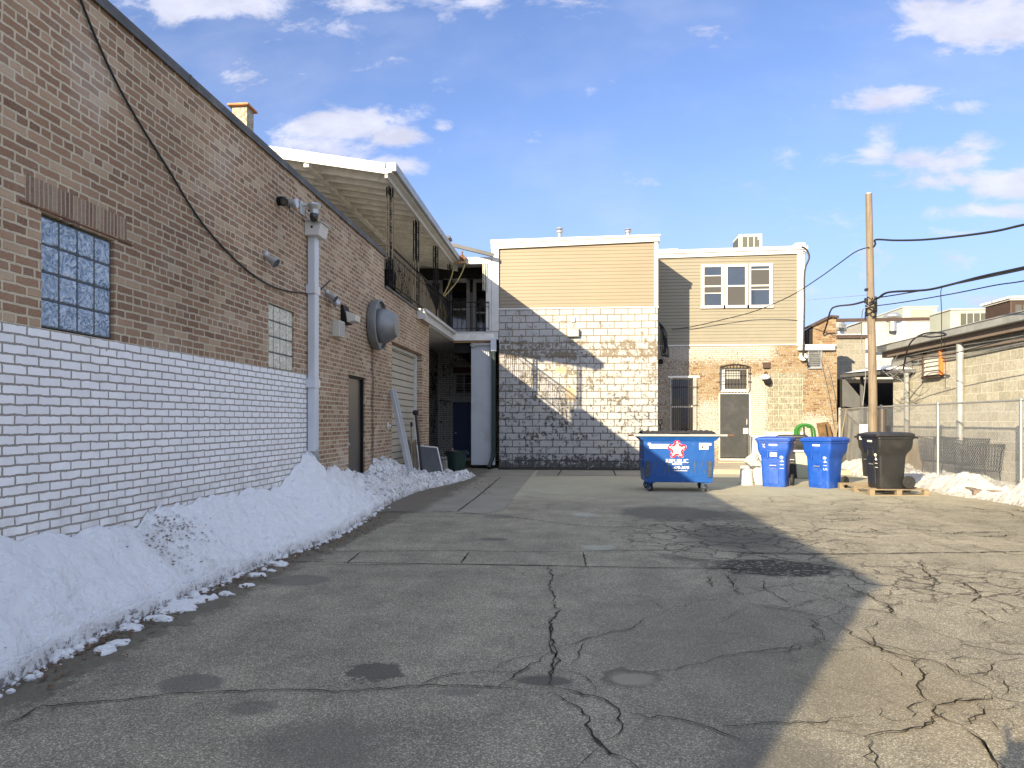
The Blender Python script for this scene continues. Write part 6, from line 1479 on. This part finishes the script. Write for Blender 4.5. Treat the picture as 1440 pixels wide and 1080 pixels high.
for px, lab, rot, dz in ((1320, 'leftmost shopping cart, beside the fence post', 84, 0), (1352, 'middle shopping cart, in front of the grey building post', 96, 0), (1374, 'rightmost shopping cart, partly buried in the snow', 88, -.10)):
    q = at(px, 640, X=SX); shopping_cart((SX, q.y, .03 + dz), rot, lab)

# ================================================================== CLUTTER BESIDE THE GARAGE DOOR
def lean(p0, p1, w, th_, mat, label, name, cat, up=(1,0,0)):
    t = thing(name, label, cat, p0); b = MB(); b.bar(Vector((0,0,0)), Vector(p1) - Vector(p0), w, th_, up); return t, b
p0 = at(577, 663, X=-3.25); p1 = at(552, 548, X=-3.66)
t, b = lean(p0, p1, .14, .03, 'gutter_blue', 'long pale board leaning against the garage door jamb', 'leaning_board', 'board', (0,1,0)); b.build('board', M['panel_grey'], t, bevel=.003)
b = MB(); b.bar(Vector((.02,-.07,0)), Vector(p1)-Vector(p0)+Vector((.02,-.07,0)), .012, .034, (0,1,0)); b.build('edge_strip', M['white_trim'], t)
p0 = at(593, 660, X=-3.3); p1 = at(584.5, 582, X=-3.7); t = thing('snow_brush', 'black broom with thick head up leaning at the garage corner', 'broom', p0)
b = MB(); b.tube([Vector((0,0,0)), p1-p0], [.035,.028], 10); b.build('handle', M['rubber'], t); b = MB(); d = p1-p0; b.lathe([(.05,-.03),(.07,0),(.075,.06),(.04,.09)], d, 'Z', 12); b.build('head', M['rubber'], t)
p0 = at(579, 655, X=-3.5); p1 = at(578.5, 600, X=-3.74); t = thing('shovel', 'shovel with black grip leaning left of the thick black broom', 'shovel', p0)
b = MB(); b.tube([Vector((0,0,0)), p1-p0], .016, 8); b.build('shaft', M['pallet_wood'], t); b = MB(); b.tube([p1-p0+Vector((-.0,-.05,.0)), p1-p0+Vector((0,-.05,.1)), p1-p0+Vector((0,.05,.1)), p1-p0+Vector((0,.05,0)), p1-p0], .016, 6); b.build('grip', M['rubber'], t)
for i in range(5):
    p0 = at(574 + i*3.2, 657, X=-3.52); p1 = at(574.5 + i*2.2, 618 + (i*7) % 9, X=-3.72)
    t = thing('timber_offcut', 'rough timber offcut standing upright behind the leaning pale board', 'timber', p0, 0, 'timber offcuts by the garage door'); b = MB(); b.bar(Vector((0,0,-.1)), p1-p0, .07, .025, (0,1,0)); b.build('board', M['pallet_wood'] if i % 2 else M['grey_wood'], t, bevel=.003); b = MB(); b.bar((p1-p0)*.96, (p1-p0)*1.001, .072, .027, (0,1,0)); b.build('cut_end', M['weed'], t)
# framed screen panel leaning
P4 = [at(593, 660, X=-3.25), at(614, 662, X=-2.95), at(603, 634, X=-3.3), at(591, 629, X=-3.55)]
P4 = [Vector((-3.45,16.1,.05)), Vector((-3.0,16.5,.05)), Vector((-3.22,16.75,.80)), Vector((-3.62,16.35,.86))]
t = thing('screen_frame', 'dark screen in a thin white frame leaning at the corner', 'screen', P4[0])
b = MB(); r_ = [p - P4[0] for p in P4]
for i in range(4): b.bar(r_[i], r_[(i+1) % 4], .028, .028)
b.build('frame', M['white_trim'], t); b = MB(); n_ = (r_[1]-r_[0]).cross(r_[3]-r_[0]).normalized()*.006; b.prism(r_, n_); b.build('mesh', M['door_black'], t)
# green tub, small pail, lid
q = at(641, 664, Z=0); t = thing('trash_tub', 'dark green round plastic tub on the snow by the court', 'tub', (q.x, q.y+.1, .05))
b = MB(); b.lathe([(.22,0),(.235,.01),(.28,.46),(.285,.50),(.305,.505),(.31,.54),(.295,.545),(.27,.50),(.225,.03)], (0,0,0), 'Z', 36); auto_smooth(b.build('body', M['plastic_green'], t), 35)
for s in (-1, 1):
    b = MB(); b.box(s*.29-.05, s*.29+.05, -.07, .07, .44, .50); b.build('grip', M['plastic_green'], t, bevel=.01)
b = MB(); b.lathe([(.03,.0),(.035,.10),(.02,.11)], (-.12,.02,.50), 'Z', 10); b.build('rag', S('faded_red_rag', (.35,.14,.09), .8), t)
q = at(621, 662, Z=0); bucket('pail', 'low pale pail with a dark lid between the screen and the green tub', (q.x+.03, q.y+.35, .02), 0, 0, .30, .16, .19, 'bucket_white', False, 'pail')
t = thing('pot_lid', 'flat grey lid resting on the pale pail', 'lid', (q.x+.01, q.y+.35, .33)); b = MB(); b.lathe([(.24,0),(.25,.015),(.2,.04),(.05,.055)], (0,0,0), 'Z', 26); b.build('disc', M['galv_dull'], t); b = MB(); b.lathe([(.03,.055),(.035,.085)], (0,0,0), 'Z', 10); b.build('knob', M['rubber'], t)

# ================================================================== SNOW BANKS
def interp(tab, x):
    if x <= tab[0][0]: return tab[0][1]
    for (a, va), (b_, vb) in zip(tab, tab[1:]):
        if x <= b_: k = (x-a)/(b_-a); return va + (vb-va)*k
    return tab[-1][1]
edge = [(q.y, q.x) for q in (at(*p, Z=0) for p in ((-120,1050),(0,970),(65,935),(140,896),(210,862),(265,838),(315,820),(350,804),(380,790),(440,770),(493,745),(526,720),(567,700),(600,688),(640,680),(662,673)))]
top = [(q.y, q.z) for q in (at(*p, X=WX) for p in ((-60,775),(0,767),(80,752),(130,742),(190,738),(250,720),(300,702),(345,694),(390,690),(408,668),(425,645),(433,648),(450,663),(472,660),(489,664),(506,666),(516,658),(530,645),(537,641),(554,648),(569,657),(590,660),(604,661)))]
edge.sort(); top.sort()
print('edge', [(round(a,2), round(b_,2)) for a, b_ in edge]); print('top', [(round(a,2), round(b_,2)) for a, b_ in top])
def left_snow(u, v):
    y = -1.5 + v * 19.9
    ex = interp(edge, y) + .035*noise.noise(Vector((y*3, 0, 0))) + .06*noise.noise(Vector((y*.9, 5, 0)))
    h = interp(top, y)
    rough = .085 if y < 9.5 else .12
    if y > 16.8: h *= max(.28, 1 - (y-16.8)*.5)
    inner = WX + .01 if y < 14.3 or y > 17.4 else WX - .16
    x = inner + (ex - inner) * u
    W_ = 1 - u
    lip = .07 if y < 10 else .10
    z = lip * (1.5 if y < 10 else 1) * min(1, (1-u)*26)**.6 * (1 - .35*max(0, 1-abs(u-.90)/.05)) + (h - lip) * (W_ ** 1.25) * (1 + .10*math.sin(u*math.pi))
    z += rough * (noise.noise(Vector((x*2.2, y*2.2, 1))) + .55*noise.noise(Vector((x*6, y*6, 2))) + .3*noise.noise(Vector((x*15, y*15, 3)))) * min(1, (1-u)*9)
    z += .03 * max(0, noise.noise(Vector((x*9, y*5, 12)))) * min(1, (1-u)*6) - .03 * max(0, noise.noise(Vector((x*4.5, y*3.2, 17))) - .25) * min(1, (1-u)*6)
    z += (.05 * noise.noise(Vector((x*1.5, y*1.2, 40))) + .05*(abs(noise.noise(Vector((x*3.4, y*3.0, 50)))) - .2)) * min(1, (1-u)*5)
    if y > 9.6: z += .10 * abs(noise.noise(Vector((x*4, y*3, 9)))) * min(1, (1-u)*5) * min(1, u*8 + .3)
    if y > 17.9: z *= max(0, 1 - ((y-17.9)/.5)**2)
    if u >= 1: z = -.01
    return Vector((x, y, max(z, -.01)))
b = MB(); b.grid(left_snow, 90, 700); o = b.build('snow_bank', M['snow_left'], smooth=True); tag(o, kind='stuff'); tag(o, 'long bank of ploughed snow against the painted brick wall', 'snow')
# right snow field with hills around the pallet
hills = [(7.2,15.6,.16,.8),(8.1,13.2,.38,.75),(8.6,12.4,.40,.9),(7.9,14.9,.26,.8),(7.9,12.0,.32,.7),(8.3,16.6,.20,.8),(6.9,17.2,.25,.9),(7.6,20.0,.30,1.2),(6.9,19.2,.42,.6),(8.2,18.6,.25,1.0),(8.2,10.5,.42,.9),(8.35,11.4,.40,.8)]
redge = [(q.y, q.x) for q in (at(*p, Z=0) for p in ((1490,722),(1440,713),(1410,708),(1385,703),(1350,699),(1325,695),(1306,690),(1280,684),(1240,676),(1195,668)))]
redge.sort(); print('redge', [(round(a,2), round(b_,2)) for a, b_ in redge])
def right_snow(u, v):
    y = 8.8 + v * 13.4; ex = interp(redge, y) + .06*noise.noise(Vector((y*2.5, 3, 0))); x = ex + (8.69 - ex) * u
    h = sum(a * math.exp(-((x-cx_)**2 + (y-cy_)**2)/(s*s*.7)) for cx_, cy_, a, s in hills)
    e = min(1, (x-ex)*2.6)**.7
    z = e * (.07 + min(h, .45)) + .05*e*(noise.noise(Vector((x*3, y*3, 4))) + .6*noise.noise(Vector((x*8, y*8, 5))) + .35*noise.noise(Vector((x*18, y*18, 6))))
    # hollow round the half buried pallet and the pallet with the bins
    z += .10*e*(abs(noise.noise(Vector((x*4.5+y, y*5, 7)))) + .5*abs(noise.noise(Vector((x*11, y*11, 8))))) - .02
    dp = math.hypot((x-7.75)/.42, (y-13.55)/.45)
    if dp < 1: z = min(z, .03 + .22*dp**3)
    return Vector((x, y, max(z, -.01) if u > 0 else -.02))
b = MB(); b.grid(right_snow, 110, 420); o = b.build('snow_bank', M['snow'], smooth=True); tag(o, 'lumpy old snow bank in front of the chain link fence', 'snow', kind='stuff')
# loose snow chunks along the edge of the left bank
random.seed(21)
spots = [(340,946,.045),(158,915,.07),(176,905,.06),(188,884,.07),(230,873,.05),(262,858,.09),(275,848,.075),(297,843,.085),(322,836,.06),(240,872,.05),(398,794,.075),(368,810,.07),(385,803,.04),(352,824,.05),(248,850,.08),(215,870,.06)]
spots = [s for s in spots if s[0] != 340]
CL = ['flat lump of snow nearest the camera beside the left bank']
names_ = ['nearest', 'second nearest', 'third nearest', 'fourth nearest', 'fifth nearest', 'sixth nearest', 'seventh nearest', 'eighth nearest', 'ninth nearest', 'tenth nearest', 'eleventh nearest', 'twelfth nearest', 'fourth farthest', 'third farthest', 'second farthest', 'farthest']
spots = sorted([(at(a, b_, Z=0), s) for a, b_, s in spots], key=lambda k: k[0].y)
for i, (q, s) in enumerate(spots):
    b = MB(); n = 16; sy = random.uniform(.5, .9); rot = random.uniform(0, 3)
    def f(u, v, i=i, s=s, sy=sy, rot=rot):
        a = 2*math.pi*u; ph = math.pi/2*v; rr = s * 1.3 * (1 + .75*noise.noise(Vector((math.cos(a)*1.6, math.sin(a)*1.6, i*3.1))) + .25*noise.noise(Vector((math.cos(a)*4, math.sin(a)*4, i*5.1)))) * math.cos(ph)**.6
        x, y = rr*math.cos(a), rr*math.sin(a)*sy; z = s*.36*math.sin(ph) * (1 + .8*noise.noise(Vector((x*22, y*22, i))))
        return Vector((x*math.cos(rot)-y*math.sin(rot), x*math.sin(rot)+y*math.cos(rot), z))
    b.grid(f, 20, 7); o = auto_smooth(b.build('snow_chunk', M['snow_clean']), 30); o.location = (q.x - random.uniform(0, .06), q.y, 0)
    tag(o, 'white snow lump on the wet asphalt, %s from the camera along the left bank' % names_[min(i, 15)], 'snow lump', 'loose snow lumps beside the left bank')
# crumbled snow along the foot of the bank
b = MB(); random.seed(31)
for k in range(520):
    y = random.uniform(2.6, 11.5); ex = interp(edge, y) + abs(random.gauss(0, .05)) - .02; s = abs(random.gauss(0, .014)) + .005
    if y > 6.5 and random.random() < .4: continue
    vs = []; c = Vector((ex, y, s*.35))
    for dz, rr in ((-.6, .9), (.15, 1.0), (.6, .55)):
        for j in range(6): a = j*math.pi/3 + k; vs.append(c + Vector((rr*s*math.cos(a)*random.uniform(.7, 1.3), rr*s*math.sin(a)*random.uniform(.7, 1.3), dz*s)))
    b.add(vs, [tuple(range(12, 18))] + [(i*6+j, i*6+(j+1) % 6, (i+1)*6+(j+1) % 6, (i+1)*6+j) for i in range(2) for j in range(6)])
tag(b.build('snow_crumbs', M['snow_clean'], smooth=True), 'small crumbs of snow scattered on the wet asphalt beside the left bank', 'snow crumbs', kind='stuff')
# dead leaves and twigs
b = MB(); random.seed(9)
def leaf(p, s):
    a = random.uniform(0, 6.3); u = Vector((math.cos(a), math.sin(a), random.uniform(-.3,.5))); w = Vector((-math.sin(a), math.cos(a), random.uniform(-.4,.4)))
    b.add([p - u*s, p + w*s*.5, p + u*s, p - w*s*.5], [(0,1,2,3)])
for k in range(1100):
    y = random.triangular(3.0, 12, 5); ex = interp(edge, y); p = Vector((ex + abs(random.gauss(0,.14)) + .02, y, .014)); leaf(p, random.uniform(.008,.028))
for k in range(230):
    y = random.gauss(6.0, .22); u = random.gauss(.35, .16); u = min(.9, max(.03, u)); p = left_snow(u, (y+1.5)/19.9) + Vector((0,0,.012)); leaf(p, random.uniform(.006,.022))
for k in range(110):
    y = random.uniform(3, 9.5); u = random.uniform(.05,.97); p = left_snow(u, (y+1.5)/19.9) + Vector((0,0,.010)); leaf(p, random.uniform(.004,.012))
for k in range(200):
    q = at(random.uniform(600, 690), random.uniform(676, 695), Z=0); leaf(q + Vector((0,0,.016)), random.uniform(.01,.03))
tag(b.build('fallen_leaves', M['leaf']), 'dead brown leaves scattered along the foot of the left snow bank', 'leaves', kind='stuff')
# dry weeds behind the fence
q = at(1288, 650, X=8.45); b = MB(); random.seed(4)
for k in range(260):
    a = random.uniform(0, 6.3); rr = random.uniform(0, .28); base = Vector((q.x + rr*math.cos(a)*.6, q.y + rr*math.sin(a)*2.2, 0)); h = random.uniform(.3, 1.15)
    b.tube([base, base + Vector((random.gauss(0,.05), random.gauss(0,.12), h*.6)), base + Vector((random.gauss(0,.1), random.gauss(0,.25), h))], [.004,.003,.001], 3, False)
    for j in range(2):
        s0 = base + Vector((random.gauss(0,.06), random.gauss(0,.16), h*random.uniform(.5,.95))); b.tube([s0, s0 + Vector((random.gauss(0,.06), random.gauss(0,.08), random.uniform(.02,.12)))], [.0035,.001], 3, False)
tag(b.build('dry_weeds', M['weed']), 'clump of dry brown weeds behind the fence beside the black bins', 'weeds', kind='stuff')

# ================================================================== SKY, SUN, CAMERA
EL = R(19.6); az = Vector((.476, .88)).normalized()
ldir = Vector((az.x*math.cos(EL), az.y*math.cos(EL), -math.sin(EL)))
sun = bpy.data.lights.new('sun', 'SUN'); sun.energy = SUN_E; sun.angle = R(.42); sun.color = (1.0, .825, .565)
so = bpy.data.objects.new('sun', sun); COL.objects.link(so); so.rotation_euler = ldir.to_track_quat('-Z', 'Y').to_euler(); so.location = (-20, -30, 20)
W = bpy.data.worlds.new('World'); SC.world = W; W.use_nodes = True; nt = W.node_tree; nt.nodes.clear()
class WN(NT):
    def __init__(s): s.t = nt; s.pos = None
w = WN(); sky = w.n('ShaderNodeTexSky', _sky_type='NISHITA', _sun_disc=False, _sun_elevation=EL, _sun_rotation=math.atan2(-az.x, -az.y), _altitude=200, _air_density=1.0, _dust_density=.6, _ozone_density=2.0)
o = w.xyz()   # view direction
yy = w.math('MAXIMUM', o[1], .05); u = w.math('DIVIDE', o[0], yy); v = w.math('DIVIDE', o[2], yy)
uv = w.comb(u, w.math('MULTIPLY', v, 1.9), 0)
nz = w.noise(9.0, 10, .66, vec=uv, dist=.35); nzl = w.noise(2.2, 4, .5, vec=uv)
cl = None
def blob(px, py, rx_, ry_, amp):
    global cl
    q = at(px, py, Y=1.0); cu, cv = q.x, q.z - CAMH
    a = w.math('DIVIDE', w.math('SUBTRACT', u, cu), rx_/850); c = w.math('DIVIDE', w.math('SUBTRACT', v, cv), ry_/850)
    e = w.math('MULTIPLY', w.math('EXPONENT', w.math('MULTIPLY', w.math('ADD', w.math('MULTIPLY', a, a), w.math('MULTIPLY', c, c)), -1)), amp)
    cl = e if cl is None else w.math('MAXIMUM', cl, e)
for p in ((300,5,110,26,1.0),(530,0,110,20,.6),(440,45,90,25,.42),(480,178,95,24,.95),(450,205,70,22,.85),(560,190,42,16,.75),(626,178,22,11,.75),(555,232,40,13,.65),(690,0,40,14,.55),(790,5,60,14,.5),
          (1380,30,90,34,1.05),(1330,8,70,16,.7),(1322,70,28,11,.6),(1270,138,70,17,.62),(1345,150,40,12,.55),(1240,210,32,30,.62),(1310,222,80,20,.68),(1370,200,35,18,.55),(1330,258,45,14,.6),(1425,262,60,20,.8),(1390,298,90,13,.72),
          (1340,326,60,12,.4),(1140,410,60,12,.45),(1430,428,50,20,.6),(400,90,160,26,.28),(1000,45,40,15,.3),(1100,250,200,70,.16),(1250,370,120,20,.35),(900,260,200,50,.12)): blob(*p)
front = w.step(o[1], .03, .2)
# added broken bright patches overhead and behind, out of view, as fill light
high = w.math('MAXIMUM', w.step(o[2], .56, .72), w.math('SUBTRACT', 1, w.step(o[1], -.15, .12)))
hn = w.step(w.noise(2.4, 7, .6, vec=w.comb(o[0], o[1], o[2])), .38, .60)
dens = w.math('MULTIPLY', cl, front)
m = w.math('SUBTRACT', w.math('ADD', w.math('MULTIPLY', dens, 1.0), w.math('MULTIPLY', nz, 2.1)), 1.29)
m = w.step(m, -.04, .50); m = w.math('MULTIPLY', m, w.step(o[2], .0, .08))
thin = w.math('MULTIPLY', w.step(w.noise(2.6, 7, .6, vec=uv), .40, .8), .26)
m = w.math('MAXIMUM', w.math('MULTIPLY', m, .92), thin)
shade = w.ramp(w.noise(10, 6, .6, vec=w.vmath('ADD', uv, (.0,.05,0))), [(.35, .80), (.62, 1)])
skyc = w.mix(1, sky.outputs[0], SKY_TINT, 'MULTIPLY')
hz = w.math('SUBTRACT', 1, w.step(o[2], -.02, .40)); skyc = w.mix(w.math('MULTIPLY', hz, .78), skyc, SKY_HOR)
cloudc = w.mix(1, CLOUD, shade, 'MULTIPLY')
final = w.mix(w.math('MULTIPLY', w.math('MULTIPLY', high, hn), w.step(o[2], .0, .1)), w.mix(m, skyc, cloudc), HIGH_FILL)
bg = w.n('ShaderNodeBackground'); w.link(final, bg.inputs['Color']); bg.inputs['Strength'].default_value = SKY_S
wo = w.n('ShaderNodeOutputWorld'); w.link(bg.outputs[0], wo.inputs['Surface'])

# the tripod is added, unseen, to cast the camera holder's shadow at lower right
T = thing('shadow_caster', 'tripod added out of view, casting the small shadow at the lower right corner', 'shadow_caster', (.05, -.16, 0))
b = MB(); b.box(-.05,.045,-.03,.02,.95,1.36); b.build('column', M['plastic_black'], T, bevel=.005)
b = MB(); b.tube([(.0,0,1.39),(.62,-.04,1.44)], [.028,.05], 10); b.build('cross_arm', M['plastic_black'], T)
b = MB(); b.tube([(-.01,0,1.36),(-.01,0,1.49)], .012, 8); b.build('top_pin', M['plastic_black'], T)
for k in range(3):
    a = math.pi*(.75+.25*k); b = MB(); b.tube([(0,0,1.0),(.42*math.cos(a),.42*math.sin(a)-.12,0)], .014, 8); b.build('leg', M['plastic_black'], T)

cam = bpy.data.cameras.new('camera'); co = bpy.data.objects.new('camera', cam); COL.objects.link(co)
cam.sensor_fit = 'HORIZONTAL'; cam.sensor_width = 36; cam.lens = 36 * 1000 / 1440; cam.shift_y = 52 / 1440; cam.clip_end = 2000; cam.clip_start = .05
co.location = (0, 0, CAMH); co.rotation_euler = (math.pi/2, 0, TH); SC.camera = co
SC.view_settings.view_transform = 'Standard'; SC.view_settings.look = 'None'; SC.view_settings.exposure = EXPO; SC.view_settings.gamma = 1
